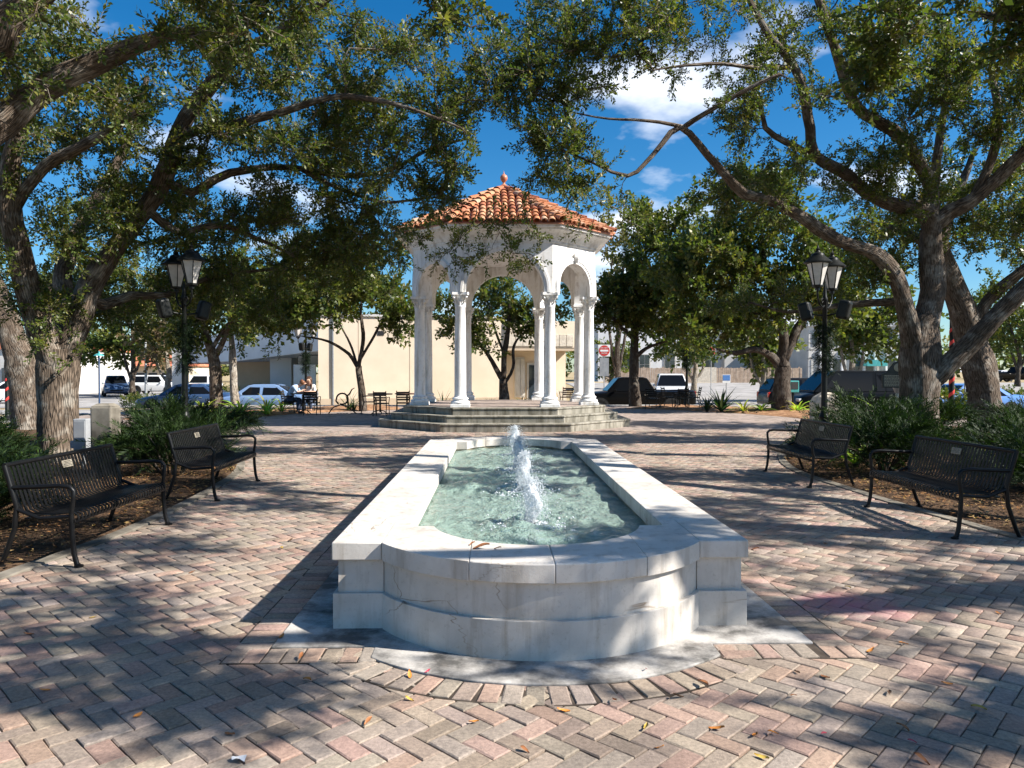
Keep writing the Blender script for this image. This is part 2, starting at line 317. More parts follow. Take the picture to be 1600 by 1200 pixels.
class MB:
    def __init__(s): s.v = []; s.f = []; s.mi = []; s.uv = None
    def add(s, vs, fs, m=0):
        k = len(s.v); s.v.extend([tuple(p) for p in vs]); s.f.extend([tuple(i + k for i in f) for f in fs]); s.mi.extend([m] * len(fs)); return s
    def box(s, c, d, rz=0.0, m=0, rot=None):
        x, y, z = d[0] / 2, d[1] / 2, d[2] / 2
        M3 = rot if rot is not None else Matrix.Rotation(rz, 3, 'Z')
        c = Vector(c); P = [c + M3 @ Vector((a * x, b * y, e * z)) for e in (-1, 1) for a, b in ((-1, -1), (1, -1), (1, 1), (-1, 1))]
        return s.add(P, [(3, 2, 1, 0), (4, 5, 6, 7), (0, 1, 5, 4), (1, 2, 6, 5), (2, 3, 7, 6), (3, 0, 4, 7)], m)
    def bar(s, a, b, w, h, m=0, up=(0, 0, 1)):
        a, b = Vector(a), Vector(b); d = (b - a); L = d.length; d.normalize(); u = Vector(up)
        if abs(d.dot(u)) > 0.98: u = Vector((1, 0, 0))
        x = d.cross(u).normalized(); z = x.cross(d).normalized()
        P = []
        for p in (a, b):
            for i, j in ((-1, -1), (1, -1), (1, 1), (-1, 1)): P.append(p + x * (i * w / 2) + z * (j * h / 2))
        return s.add(P, [(0, 1, 2, 3), (7, 6, 5, 4), (0, 4, 5, 1), (1, 5, 6, 2), (2, 6, 7, 3), (3, 7, 4, 0)], m)
    def tube(s, pts, rad, n=8, cap=True, m=0):
        pts = [Vector(p) for p in pts]; k = len(pts)
        if not hasattr(rad, '__len__'): rad = [rad] * k
        vs = []; u = None
        for i, p in enumerate(pts):
            t = (pts[min(i + 1, k - 1)] - pts[max(i - 1, 0)]).normalized()
            if u is None:
                u = t.cross(Vector((0, 0, 1)));
                if u.length < 0.05: u = t.cross(Vector((1, 0, 0)))
            u = (u - t * u.dot(t)).normalized(); w = t.cross(u)
            for j in range(n):
                a = 2 * math.pi * j / n; vs.append(p + (u * math.cos(a) + w * math.sin(a)) * rad[i])
        fs = [(i * n + j, i * n + (j + 1) % n, (i + 1) * n + (j + 1) % n, (i + 1) * n + j) for i in range(k - 1) for j in range(n)]
        if cap: fs += [tuple(range(n))[::-1], tuple((k - 1) * n + j for j in range(n))]
        return s.add(vs, fs, m)
    def lathe(s, prof, n=16, c=(0, 0, 0), m=0, ph=0.0, cap=True, sx=1.0, sy=1.0):
        vs = []
        for r, z in prof:
            for j in range(n):
                a = ph + 2 * math.pi * j / n; vs.append((c[0] + r * math.cos(a) * sx, c[1] + r * math.sin(a) * sy, c[2] + z))
        k = len(prof)
        fs = [(i * n + j, i * n + (j + 1) % n, (i + 1) * n + (j + 1) % n, (i + 1) * n + j) for i in range(k - 1) for j in range(n)]
        if cap: fs += [tuple(range(n))[::-1], tuple((k - 1) * n + j for j in range(n))]
        return s.add(vs, fs, m)
    def prism(s, poly, z0, z1, m=0):
        n = len(poly)
        vs = [(p[0], p[1], z0) for p in poly] + [(p[0], p[1], z1) for p in poly]
        fs = [tuple(range(n))[::-1], tuple(range(n, 2 * n))] + [(i, (i + 1) % n, n + (i + 1) % n, n + i) for i in range(n)]
        return s.add(vs, fs, m)
    def loft(s, loops, m=0, cap=True, closed=True):
        n = len(loops[0]); vs = [p for lp in loops for p in lp]; k = len(loops); e = n if closed else n - 1
        fs = [(i * n + j, i * n + (j + 1) % n, (i + 1) * n + (j + 1) % n, (i + 1) * n + j) for i in range(k - 1) for j in range(e)]
        if cap: fs += [tuple(range(n))[::-1], tuple((k - 1) * n + j for j in range(n))]
        return s.add(vs, fs, m)
    def ring(s, outer, inner, z0, z1, m=0):
        """prism with a hole"""
        allp = list(outer) + list(inner); n, k = len(outer), len(inner)
        tri = tessellate_polygon([[Vector((p[0], p[1], 0)) for p in outer], [Vector((p[0], p[1], 0)) for p in inner]])
        N = n + k; vs = [(p[0], p[1], z0) for p in allp] + [(p[0], p[1], z1) for p in allp]; fs = []
        for t in tri:
            a, b, c = [allp[i] for i in t]
            up = (b[0] - a[0]) * (c[1] - a[1]) - (b[1] - a[1]) * (c[0] - a[0]) > 0
            q = t if up else t[::-1]
            fs.append(tuple(i + N for i in q)); fs.append(tuple(q[::-1]))
        fs += [(i, (i + 1) % n, N + (i + 1) % n, N + i) for i in range(n)]
        fs += [(n + (i + 1) % k, n + i, N + n + i, N + n + (i + 1) % k) for i in range(k)]
        return s.add(vs, fs, m)
    def mesh(s, name, mats, smooth=None):
        me = bpy.data.meshes.new(name); me.from_pydata(s.v, [], s.f)
        for m in (mats if isinstance(mats, (list, tuple)) else [mats]): me.materials.append(MT[m] if isinstance(m, str) else m)
        if any(s.mi): me.polygons.foreach_set('material_index', s.mi)
        bm = bmesh.new(); bm.from_mesh(me); bmesh.ops.recalc_face_normals(bm, faces=bm.faces); bm.to_mesh(me); bm.free()
        if smooth is not None:
            me.shade_smooth(); me.set_sharp_from_angle(angle=R(smooth))
        me.update(); return me
    def build(s, name, mats, parent=None, smooth=None, bevel=0.0, seg=2, world=False):
        if world and parent is not None:
            L = parent.location; s.v = [(p[0] - L.x, p[1] - L.y, p[2] - L.z) for p in s.v]
        o = link_mesh(name, s.mesh(name, mats, smooth), parent)
        if bevel: add_bevel(o, bevel, seg)
        return o

def add_bevel(o, w, seg=2):
    b = o.modifiers.new('bevel', 'BEVEL'); b.width = w; b.segments = seg; b.limit_method = 'ANGLE'; b.angle_limit = R(40); b.harden_normals = False

def flat(poly, z, m):
    b = MB(); b.add([(p[0], p[1], z) for p in poly], [tuple(range(len(poly)))]); return b

def np_mesh(name, V, Fc, nper, mats, tint=None, mi=None, uv=None, smooth=False):
    me = bpy.data.meshes.new(name); n = len(V); k = len(Fc)
    me.vertices.add(n); me.vertices.foreach_set('co', np.ascontiguousarray(V, dtype=np.float32).ravel())
    me.loops.add(k * nper); me.loops.foreach_set('vertex_index', np.ascontiguousarray(Fc, dtype=np.int32).ravel())
    me.polygons.add(k); me.polygons.foreach_set('loop_start', np.arange(0, k * nper, nper, dtype=np.int32))
    for m in mats: me.materials.append(MT[m])
    if mi is not None: me.polygons.foreach_set('material_index', np.ascontiguousarray(mi, dtype=np.int32))
    me.update(calc_edges=True)
    if tint is not None:
        a = me.attributes.new('tint', 'FLOAT_COLOR', 'POINT'); t4 = np.ones((n, 4), np.float32); t4[:, :3] = tint; a.data.foreach_set('color', t4.ravel())
    if uv is not None:
        l = me.uv_layers.new(name='UVMap'); l.data.foreach_set('uv', np.ascontiguousarray(uv, dtype=np.float32).ravel())
    if smooth: me.shade_smooth()
    return me
# ------------------------------------------------------------------ terrain
def sst(a, b, x):
    t = min(1.0, max(0.0, (x - a) / (b - a))); return t * t * (3 - 2 * t)

BX0, BX1, BY1 = -15.0, 16.5, 33.5
def gz(x, y):
    dx = max(BX0 - x, x - BX1, 0.0); dy = max(y - BY1, -8.0 - y, 0.0)
    d = math.hypot(dx, dy)
    return -0.5 * sst(0.3, 3.0, d) + 0.8 * sst(55, 85, y) * sst(-10, 10, x)

def sheet(name, xs, ys, dz, mat, kind='structure', parent=None):
    V = [(x, y, gz(x, y) + dz) for y in ys for x in xs]; n = len(xs)
    b = MB(); b.add(V, [(j * n + i, j * n + i + 1, (j + 1) * n + i + 1, (j + 1) * n + i) for j in range(len(ys) - 1) for i in range(n - 1)])
    o = b.build(name, mat, parent, smooth=60)
    if parent is None: tag(o, kind=kind)
    return o

def frange(a, b, st):
    n = max(1, int(round((b - a) / st))); return [a + (b - a) * i / n for i in range(n + 1)]

gx = [-2000, -900, -420, -200, -120, -85] + frange(-64, 64, 1.6) + [85, 120, 200, 420, 900, 2000]
gy = [-300, -100, -40] + frange(-16, 92, 1.6) + [120, 160, 240, 420, 900, 2400]
sheet('ground', gx, gy, -0.035, 'dry_lawn')
sheet('street', frange(-70, 70, 2.0), frange(36.2, 40.4, 0.7), 0.0, 'asphalt')
sheet('street', frange(-33, -18.6, 1.2), frange(-20, 34.2, 1.5), 0.0, 'asphalt')
sheet('street', frange(20.0, 34, 1.2), frange(-20, 34.2, 1.5), 0.0, 'asphalt')
sheet('parking_lot', frange(8, 70, 2.0), frange(41.5, 84, 1.5), 0.004, 'asphalt')
sheet('parking_lot', frange(-70, -14, 2.0), frange(42.5, 78, 2.0), 0.004, 'asphalt')

# kerb round the park block
def band(pts, w, z0, z1):
    """solid strip of width w along a polyline (left side)"""
    P = [Vector((p[0], p[1])) for p in pts]; L = []; Rr = []
    for i, p in enumerate(P):
        t = (P[min(i + 1, len(P) - 1)] - P[max(i - 1, 0)]).normalized(); nrm = Vector((-t.y, t.x))
        L.append(p + nrm * w / 2); Rr.append(p - nrm * w / 2)
    b = MB(); loops = [[(l.x, l.y, z0), (r.x, r.y, z0), (r.x, r.y, z1), (l.x, l.y, z1)] for l, r in zip(L, Rr)]
    return b.loft(loops)

ke = []
for a, b_ in (((BX0 - 2.6, -16), (BX0 - 2.6, BY1 + 1.4)), ((BX0 - 1.4, BY1 + 2.6), (BX1 + 1.4, BY1 + 2.6)), ((BX1 + 2.6, BY1 + 1.4), (BX1 + 2.6, -16))):
    ke += [a, b_]
kb = band(ke, 0.18, -0.62, -0.36); ko = kb.build('kerb', 'worn_concrete', None, bevel=0.02); tag(ko, kind='structure')

# ------------------------------------------------------------------ plaza
L_EDGE = [(-3.80, -4), (-3.72, 3), (-3.68, 5.4), (-3.56, 6.5), (-3.52, 7.6), (-3.62, 9.4), (-3.92, 11.5), (-4.6, 13.5), (-5.8, 16), (-7.2, 18.6), (-8.0, 20.0)]
R_EDGE = [(5.0, -4), (4.92, 5), (4.78, 7), (4.66, 8.3), (4.62, 9.5), (4.66, 11.5), (5.25, 13.5), (6.5, 16), (8.0, 18.8), (9.0, 20.6)]
def dense(pts, st=0.3):
    P = np.array(pts, float); out = []
    for i in range(len(P) - 1):
        p0, p1, p2, p3 = P[max(i - 1, 0)], P[i], P[i + 1], P[min(i + 2, len(P) - 1)]
        n = max(1, int(np.linalg.norm(p2 - p1) / st))
        for k in range(n):
            t = k / n
            out.append(0.5 * ((2 * p1) + (-p0 + p2) * t + (2 * p0 - 5 * p1 + 4 * p2 - p3) * t * t + (-p0 + 3 * p1 - 3 * p2 + p3) * t ** 3))
    out.append(P[-1]); return np.array(out)
LE, RE = dense(L_EDGE), dense(R_EDGE)
AX = 0.28                                           # common axis of fountain and gazebo
FY0, FY1, HW = 4.43, 11.10, 1.22                    # fountain: front and back of the piers, half width

pv = MB(); pts = [(p[0], p[1], -0.012) for p in LE] + [(-14.6, 20.0, -0.012), (-14.6, 33.3, -0.012), (16.1, 33.3, -0.012), (16.1, 20.6, -0.012)] + [(p[0], p[1], -0.012) for p in RE[::-1]]
pv.add(pts, [tuple(range(len(pts)))]); plaza = pv.build('plaza_pavement', 'sand'); tag(plaza, kind='structure')
fp = MB(); fp.add([(-14.6, 19.4, -0.001), (16.1, 19.4, -0.001), (16.1, 33.3, -0.001), (-14.6, 33.3, -0.001)], [(0, 1, 2, 3)])
fp.build('far_brickwork', 'far_paving', plaza)

def brick_tint():
    r = rng.random()
    if r < 0.27: c = (0.455, 0.335, 0.275)
    elif r < 0.62: c = (0.43, 0.365, 0.30)
    elif r < 0.90: c = (0.385, 0.34, 0.29)
    else: c = (0.33, 0.275, 0.23)
    k = rng.uniform(0.86, 1.14) * 0.74; return (c[0] * k * 1.03, c[1] * k * rng.uniform(0.97, 1.03), c[2] * k * rng.uniform(0.95, 1.05))

# fountain outline at an offset o (outer) / inset (inner)
BR, BCY = 1.106, 0.578                         # bow radius and its centre behind the pier front
HI = 0.95                                           # half chord
def outer_outline(o, n=28):
    def half(sign_y, yb):
        # returns points for one end, from left to right, y measured outwards
        c = BCY; pts = [(-HW - o, -o), (-HI + o * 0.0, -o)]
        Ro = BR + o; a0 = math.asin(min(1, (HI) / Ro))
        for i in range(n + 1):
            a = -a0 + 2 * a0 * i / n; pts.append((Ro * math.sin(a), c - Ro * math.cos(a)))
        pts += [(HI, -o), (HW + o, -o)]
        return [(AX + x, (FY0 + y) if sign_y > 0 else (FY1 - y)) for x, y in pts]
    f = half(1, 0); b = half(-1, 0)[::-1]
    return f + b
def inner_outline(i, n=22):
    hw = HW - 0.36 - i; ri = BR - 0.385 - i; yi = 0.40 + i
    def half(s):
        c = BCY; a0 = math.acos((c - yi) / ri); pts = [(-hw, yi)]
        for k in range(n + 1):
            a = -a0 + 2 * a0 * k / n; pts.append((ri * math.sin(a), c - ri * math.cos(a)))
        pts.append((hw, yi)); return [(AX + x, FY0 + y if s > 0 else FY1 - y) for x, y in pts]
    return half(1) + half(-1)[::-1]

SLAB = outer_outline(0.31)
def in_poly(x, y, poly):
    c = False; j = len(poly) - 1
    for i in range(len(poly)):
        xi, yi = poly[i]; xj, yj = poly[j]
        if (yi > y) != (yj > y) and x < (xj - xi) * (y - yi) / (yj - yi) + xi: c = not c
        j = i
    return c

# herringbone laid at 45 degrees
U = 0.1; C45 = math.cos(R(45)); bricks = []
INNER = outer_outline(0.20)
for i in range(-190, 190):
    for j in range(-190, 190):
        k = (i + j) % 4
        if k == 0: cx, cy, ang = (i + 1.0) * U, (j + 0.5) * U, 0.0
        elif k == 2: cx, cy, ang = (i + 0.5) * U, (j + 1.0) * U, R(90)
        else: continue
        x = (cx - cy) * C45 + AX; y = (cx + cy) * C45 + 9.0
        if y < -1.5 or y > 19.55: continue
        xl = np.interp(y, LE[:, 1], LE[:, 0]); xr = np.interp(y, RE[:, 1], RE[:, 0])
        if x < xl - 0.05 or x > xr + 0.05: continue
        if in_poly(x, y, INNER): continue
        bricks.append((x, y, ang + R(45)))
def in_frame(x, y, mx=40, my=20):
    v = Vector((x, y, 0)) - CAM; d = v.dot(_fw)
    if d < 1.0: return False
    return -mx < 800 + F_PX * v.dot(_rx) / d < 1600 + mx and 600 - F_PX * v.dot(_up) / d < 1200 + my

# soldier course round the slab: a brick on end every 10.3 cm
sol = []
path = [Vector(p) for p in SLAB]; closed = path + [path[0]]
acc = 0.05
# walk each straight or curved run separately so that the corners stay clean
for i in range(len(path)):
    a, b_ = closed[i], closed[i + 1]; d = (b_ - a); L = d.length
    if L < 1e-6: continue
    t = d / L; nrm = Vector((t.y, -t.x)); s = acc
    while s < L:
        p = a + t * s; q = p + nrm * 0.105
        if not in_poly(q.x, q.y, SLAB): sol.append((q.x, q.y, math.atan2(nrm.y, nrm.x)))
        s += 0.1035
    acc = s - L
for sx_ in (-1, 1):
    for sy_, yy_ in ((-1, FY0), (1, FY1)):
        for kk in (0, 1): sol.append((AX + sx_ * (HW + 0.31 + 0.052 + 0.104 * kk), yy_ + sy_ * (0.31 + 0.105), R(90)))

def brick_mesh(name, seed):
    r = random.Random(seed); b = MB(); hx, hy, ch = 0.0974, 0.0474, 0.006
    j = lambda: r.uniform(-0.0018, 0.0018)
    v = []
    for sx, sy, z in ((hx, hy, -0.02), (hx, hy, -0.004), (hx - ch, hy - ch, 0.0)):
        for a, c in ((-1, -1), (1, -1), (1, 1), (-1, 1)): v.append((a * sx + j(), c * sy + j(), z + (j() if z > -0.01 else 0)))
    b.add(v, [(0, 1, 5, 4), (1, 2, 6, 5), (2, 3, 7, 6), (3, 0, 4, 7), (4, 5, 9, 8), (5, 6, 10, 9), (6, 7, 11, 10), (7, 4, 8, 11), (8, 9, 10, 11)])
    me = b.mesh(name, 'paver'); at_ = me.attributes.new('tint', 'FLOAT_COLOR', 'POINT')
    at_.data.foreach_set('color', [1.0] * (4 * len(me.vertices))); return me
BMESH = [brick_mesh('brick', s) for s in range(6)]

cand = [(x, y, a, 0.0) for x, y, a in bricks] + [(x, y, a, 0.007) for x, y, a in sol]
vis = [c for c in cand if in_frame(c[0], c[1], 20, 10) and not in_poly(c[0], c[1], SLAB)]
vis.sort(key=lambda c: (Vector((c[0], c[1], c[3])) - CAM).length)
near = set(vis[:298]); rest = [c for c in cand if c not in near]
for c in vis[:298]:
    o = link_mesh('brick', rng.choice(BMESH), plaza)
    o.location = (c[0], c[1], c[3] + rng.gauss(0, 0.0017)); o.rotation_euler = (rng.gauss(0, 0.010), rng.gauss(0, 0.008), c[2] + rng.choice((0, math.pi)) + rng.gauss(0, 0.006))
    t = brick_tint(); o.color = (t[0], t[1], t[2], 1)
def brick_field(lst):
    N = len(lst); A = np.array([(c[0], c[1], c[2], c[3]) for c in lst]); rs = np.random.RandomState(3)
    hx, hy, ch = 0.0974, 0.0474, 0.006
    tpl = np.array([(a * sx, c * sy, z) for sx, sy, z in ((hx, hy, -0.012), (hx, hy, -0.004), (hx - ch, hy - ch, 0.0)) for a, c in ((-1, -1), (1, -1), (1, 1), (-1, 1))])
    fc = np.array([(0, 1, 5, 4), (1, 2, 6, 5), (2, 3, 7, 6), (3, 0, 4, 7), (4, 5, 9, 8), (5, 6, 10, 9), (6, 7, 11, 10), (7, 4, 8, 11), (8, 9, 10, 11)])
    ang = A[:, 2] + rs.normal(0, 0.006, N); co, si = np.cos(ang), np.sin(ang)
    lx = np.repeat(tpl[None, :, 0], N, 0); ly = np.repeat(tpl[None, :, 1], N, 0); lz = np.repeat(tpl[None, :, 2], N, 0).copy()
    lz += rs.normal(0, 0.0017, N)[:, None] + A[:, 3][:, None] + rs.normal(0, 0.009, N)[:, None] * lx + rs.normal(0, 0.010, N)[:, None] * ly
    V = np.stack([A[:, 0][:, None] + lx * co[:, None] - ly * si[:, None], A[:, 1][:, None] + lx * si[:, None] + ly * co[:, None], lz], -1).reshape(-1, 3)
    Fc = (fc[None] + (np.arange(N) * 12)[:, None, None]).reshape(-1, 4)
    tint = np.repeat(np.array([brick_tint() for _ in range(N)]), 12, 0)
    return np_mesh('bricks', V, Fc, 4, ['paver'], tint)
bf = link_mesh('bricks', brick_field(rest), plaza); bf['kind'] = 'stuff'
# sand bed under the soldier course, concrete slab under the fountain
sb = MB(); sb.ring(outer_outline(0.523), outer_outline(0.25), -0.01, 0.0015); sb.build('border_sand', 'sand', plaza)
sl = MB(); sl.prism(SLAB, -0.02, 0.014); so = sl.build('slab', 'worn_concrete', None, bevel=0.006)
tag(so, kind='structure'); so.name = 'concrete_apron'

# kerb strips and planting beds
for nm, E, sg in (('bed_kerb', LE, -1), ('bed_kerb', RE, 1)):
    k = band([(p[0] + sg * 0.07, p[1]) for p in E], 0.14, -0.03, 0.016); o = k.build(nm, 'pillar', None, bevel=0.01); tag(o, kind='structure')
def bed(name, poly, z, mat, amp=0.03, st=0.45, mound=()):
    """planting bed: gridded sheet clipped to a polygon"""
    bm = bmesh.new(); vs = [bm.verts.new((p[0], p[1], 0)) for p in poly]; bm.faces.new(vs)
    bmesh.ops.triangulate(bm, faces=bm.faces[:])
    xs = [p[0] for p in poly]; ys = [p[1] for p in poly]
    for x in frange(min(xs), max(xs), st)[1:-1]: bmesh.ops.bisect_plane(bm, geom=bm.verts[:] + bm.edges[:] + bm.faces[:], plane_co=(x, 0, 0), plane_no=(1, 0, 0))
    for y in frange(min(ys), max(ys), st)[1:-1]: bmesh.ops.bisect_plane(bm, geom=bm.verts[:] + bm.edges[:] + bm.faces[:], plane_co=(0, y, 0), plane_no=(0, 1, 0))
    for v in bm.verts:
        x, y = v.co.x, v.co.y
        h = amp * (math.sin(x * 2.3 + 1.3) * math.cos(y * 1.9) + 0.6 * math.sin(x * 5.1 + y * 4.3))
        for mx, my, mr, mh in mound: h += mh * math.exp(-((x - mx) ** 2 + (y - my) ** 2) / mr ** 2)
        v.co.z = (z + max(0.0, h + amp)) if not v.is_boundary else 0.004
    bmesh.ops.recalc_face_normals(bm, faces=bm.faces)
    me = bpy.data.meshes.new(name); bm.to_mesh(me); bm.free()
    if me.polygons[0].normal.z < 0: me.flip_normals()
    me.materials.append(MT[mat]); me.shade_smooth()
    o = link_mesh(name, me); tag(o, kind='structure'); return o
lb = [(p[0] - 0.14, p[1]) for p in LE[::2]] + [(-14.6, 20.2), (-14.6, -4)]
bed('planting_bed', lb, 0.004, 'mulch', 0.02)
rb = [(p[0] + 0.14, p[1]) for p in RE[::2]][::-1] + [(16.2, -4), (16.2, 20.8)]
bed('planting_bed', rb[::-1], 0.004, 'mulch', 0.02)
GC = (AX, 22.45)
def arc_bed(a0, a1, r0, r1):
    n = 14; A = [R(a0 + (a1 - a0) * i / n) for i in range(n + 1)]
    return [(GC[0] + r0 * math.cos(a), GC[1] + r0 * math.sin(a)) for a in A] + [(GC[0] + r1 * math.cos(a), GC[1] + r1 * math.sin(a)) for a in A[::-1]]
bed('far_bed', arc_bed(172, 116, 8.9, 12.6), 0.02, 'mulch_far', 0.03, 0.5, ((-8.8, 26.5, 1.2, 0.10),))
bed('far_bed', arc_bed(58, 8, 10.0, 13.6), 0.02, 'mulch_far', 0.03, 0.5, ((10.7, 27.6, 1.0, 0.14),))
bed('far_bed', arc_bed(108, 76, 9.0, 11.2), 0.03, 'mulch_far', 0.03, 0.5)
sw = MB(); sw.prism([(-14.6, 33.35), (16.1, 33.35), (16.1, 34.6), (-14.6, 34.6)], -0.2, 0.0); tag(sw.build('sidewalk', 'worn_concrete'), kind='structure')

# ------------------------------------------------------------------ fountain
ftn = thing('fountain', 'long white stone fountain basin with bowed front in the middle of the plaza', 'fountain', (AX, 7.76, 0))
w = MB(); w.ring(outer_outline(0.0), inner_outline(0.0), 0.0, 0.424); w.build('wall', 'cast_stone', ftn, smooth=35, world=True)
w = MB(); w.ring(outer_outline(0.028), outer_outline(-0.05), 0.0, 0.225); 
w.build('plinth', 'cast_stone', ftn, smooth=35, bevel=0.012, world=True)
def cut_pieces(mb, planes_list):
    """the coping is laid in stones: cut the ring into boxes given by bounds"""
    out = []
    for (x0, x1, y0, y1) in planes_list:
        bm = bmesh.new(); me = bpy.data.meshes.new('t'); me.from_pydata(mb.v, [], mb.f); bm.from_mesh(me); bpy.data.meshes.remove(me)
        bmesh.ops.recalc_face_normals(bm, faces=bm.faces)
        for co, no in (((x0, 0, 0), (-1, 0, 0)), ((x1, 0, 0), (1, 0, 0)), ((0, y0, 0), (0, -1, 0)), ((0, y1, 0), (0, 1, 0))):
            r_ = bmesh.ops.bisect_plane(bm, geom=bm.verts[:] + bm.edges[:] + bm.faces[:], plane_co=co, plane_no=no, clear_outer=True, dist=1e-5)
            eg = [e for e in bm.edges if e.is_boundary]
            if eg: bmesh.ops.holes_fill(bm, edges=eg, sides=0)
        bmesh.ops.recalc_face_normals(bm, faces=bm.faces); bmesh.ops.dissolve_limit(bm, angle_limit=R(0.5), verts=bm.verts, edges=bm.edges)
        out.append(bm)
    return out
cap = MB(); cap.ring(outer_outline(0.034), inner_outline(0.022), 0.424, 0.532)
g = 0.0006; big = 3.0; yf, yb = FY0 + 0.62, FY1 - 0.62
cuts = []
for y0, y1 in ((-1, yf), (yb, 30)):
    xs = [-big, AX - 0.955, AX - 0.42, AX + 0.04, AX + 0.56, AX + 0.955, big]
    for i in range(len(xs) - 1): cuts.append((xs[i] + g, xs[i + 1] - g, y0 + g, y1 - g))
ys = [yf, 6.55, 8.05, 9.45, yb]
for i in range(4):
    cuts.append((-big, AX, ys[i] + g, ys[i + 1] - g)); cuts.append((AX, big, ys[i] + g, ys[i + 1] - g))
for bm in cut_pieces(cap, cuts):
    me = bpy.data.meshes.new('coping_stone'); dz = rng.uniform(-0.0015, 0.0015)
    for v in bm.verts: v.co -= Vector((AX, 7.76, -dz))
    bm.to_mesh(me); bm.free(); me.materials.append(MT['cast_stone']); me.shade_smooth(); me.set_sharp_from_angle(angle=R(35))
    o = link_mesh('coping_stone', me, ftn); add_bevel(o, 0.007, 2)
b = MB(); b.prism(inner_outline(-0.1), 0.02, 0.10); b.build('basin_floor', 'basin', ftn, world=True)
lin_ = inner_outline(0.004); b = MB(); n_ = len(lin_)
b.add([(p[0], p[1], 0.09) for p in lin_] + [(p[0], p[1], 0.4235) for p in lin_], [(i, (i + 1) % n_, n_ + (i + 1) % n_, n_ + i) for i in range(n_)])
b.build('basin_lining', 'basin_wall', ftn, world=True)

JETS = [5.55, 7.05, 8.55, 10.05]; WZ = 0.405
xs_ = np.linspace(AX - 0.93, AX + 0.93, 75); ys_ = np.linspace(4.12, 11.42, 290); X_, Y_ = np.meshgrid(xs_, ys_)
Z_ = np.zeros_like(X_)
for jy in JETS:
    d_ = np.sqrt((X_ - AX) ** 2 + (Y_ - jy) ** 2); Z_ += 0.015 * np.cos(d_ * 34 - jy) * np.exp(-d_ * 1.3) / (0.35 + d_)
rs = np.random.RandomState(5)
for k in range(34):
    a = rs.uniform(0, 2 * math.pi); wl_ = rs.uniform(5, 30); Z_ += 0.0095 / (wl_ ** 0.55) * np.sin((X_ * math.cos(a) + Y_ * math.sin(a)) * wl_ + rs.uniform(0, 6.28) + 1.2 * np.sin(X_ * 3.1 + Y_ * 2.3 + k))
V = np.stack([X_, Y_, Z_ + WZ], -1).reshape(-1, 3); nx = len(xs_); ii = np.arange(len(ys_) - 1)[:, None] * nx + np.arange(nx - 1)[None]
Fc = np.stack([ii, ii + 1, ii + nx + 1, ii + nx], -1).reshape(-1, 4)
_wp = inner_outline(-0.06); _in = np.array([in_poly(p[0], p[1], _wp) for p in V]); Fc = Fc[_in[Fc].all(1)]
wo = link_mesh('water', np_mesh('water', V, Fc, 4, ['water'], smooth=True)); tag(wo, kind='structure')

def make_jet(y, h, label, seed):
    r = random.Random(seed); t = thing('fountain_jet', label, 'water jet', (AX, y, WZ), 0, 'foaming jets along the fountain basin')
    nb = MB(); nb.lathe([(0.03, -0.28), (0.03, -0.02), (0.024, 0.015), (0.018, 0.02)], 12); nb.build('nozzle', 'dark_trim', t, smooth=40)
    # foaming core: lumpy column, several overlapping lobes remeshed as one noisy surface
    b = MB(); n = 26; prof = []
    for i in range(n + 1):
        q = i / n; rad = 0.020 + 0.034 * math.sin(min(1, q * 1.05) * math.pi) ** 0.8 * (0.55 + 0.75 * q) + 0.02 * (1 - q)
        prof.append((max(0.004, rad * (1 - 0.8 * max(0, q - 0.84) / 0.16)), 0.0 + q * h))
    m_ = 22; vs = []
    for rr, z in prof:
        for j in range(m_):
            a = 2 * math.pi * j / m_
            k = 1 + 0.14 * math.sin(3 * a + z * 31 + seed) + 0.08 * math.sin(5 * a - z * 47 + seed * 2) + 0.06 * r.uniform(-1, 1)
            vs.append((rr * k * math.cos(a) + 0.012 * math.sin(z * 23 + seed), rr * k * math.sin(a) + 0.012 * math.cos(z * 19), z + 0.012 * r.uniform(-1, 1)))
    fs = [(i * m_ + j, i * m_ + (j + 1) % m_, (i + 1) * m_ + (j + 1) % m_, (i + 1) * m_ + j) for i in range(n) for j in range(m_)] + [tuple(n * m_ + j for j in range(m_))]
    b.add(vs, fs); o = b.build('foam_column', 'foam', t, smooth=80)
    # falling droplets and beads
    d = MB(); 
    def bead(c, s):
        k = len(d.v); a = s * r.uniform(0.7, 1.5)
        d.add([(c[0] + s, c[1], c[2]), (c[0] - s, c[1], c[2]), (c[0], c[1] + s, c[2]), (c[0], c[1] - s, c[2]), (c[0], c[1], c[2] + a), (c[0], c[1], c[2] - a)],
              [(0, 2, 4), (2, 1, 4), (1, 3, 4), (3, 0, 4), (2, 0, 5), (1, 2, 5), (3, 1, 5), (0, 3, 5)])
    for k in range(3200):
        q = r.random(); z = h * 1.05 * q ** 0.8; wd = 0.034 + 0.042 * math.sin(math.pi * min(1, q * 0.92)) + 0.05 * (1 - q) ** 2; rad = abs(r.gauss(0, wd)); a = r.uniform(0, 6.283)
        bead((rad * math.cos(a) + 0.02 * math.sin(z * 17 + seed), rad * math.sin(a), z + r.uniform(-0.02, 0.02)), r.uniform(0.0015, 0.0046) * (1 if k % 9 else 1.6))
    o = d.build('spray', 'foam', t, smooth=180); o['kind'] = 'stuff'
    # froth ring where the water falls back
    f = MB()
    for k in range(420):
        a = r.uniform(0, 6.283); rad = 0.05 + abs(r.gauss(0, 0.15)); s = r.uniform(0.004, 0.013)
        f.lathe([(s, -0.004), (s * 0.8, s * 0.35), (s * 0.3, s * 0.55)], 6, (rad * math.cos(a), rad * math.sin(a), 0.0), ph=a)
    o = f.build('froth', 'foam', t, smooth=180); o['kind'] = 'stuff'
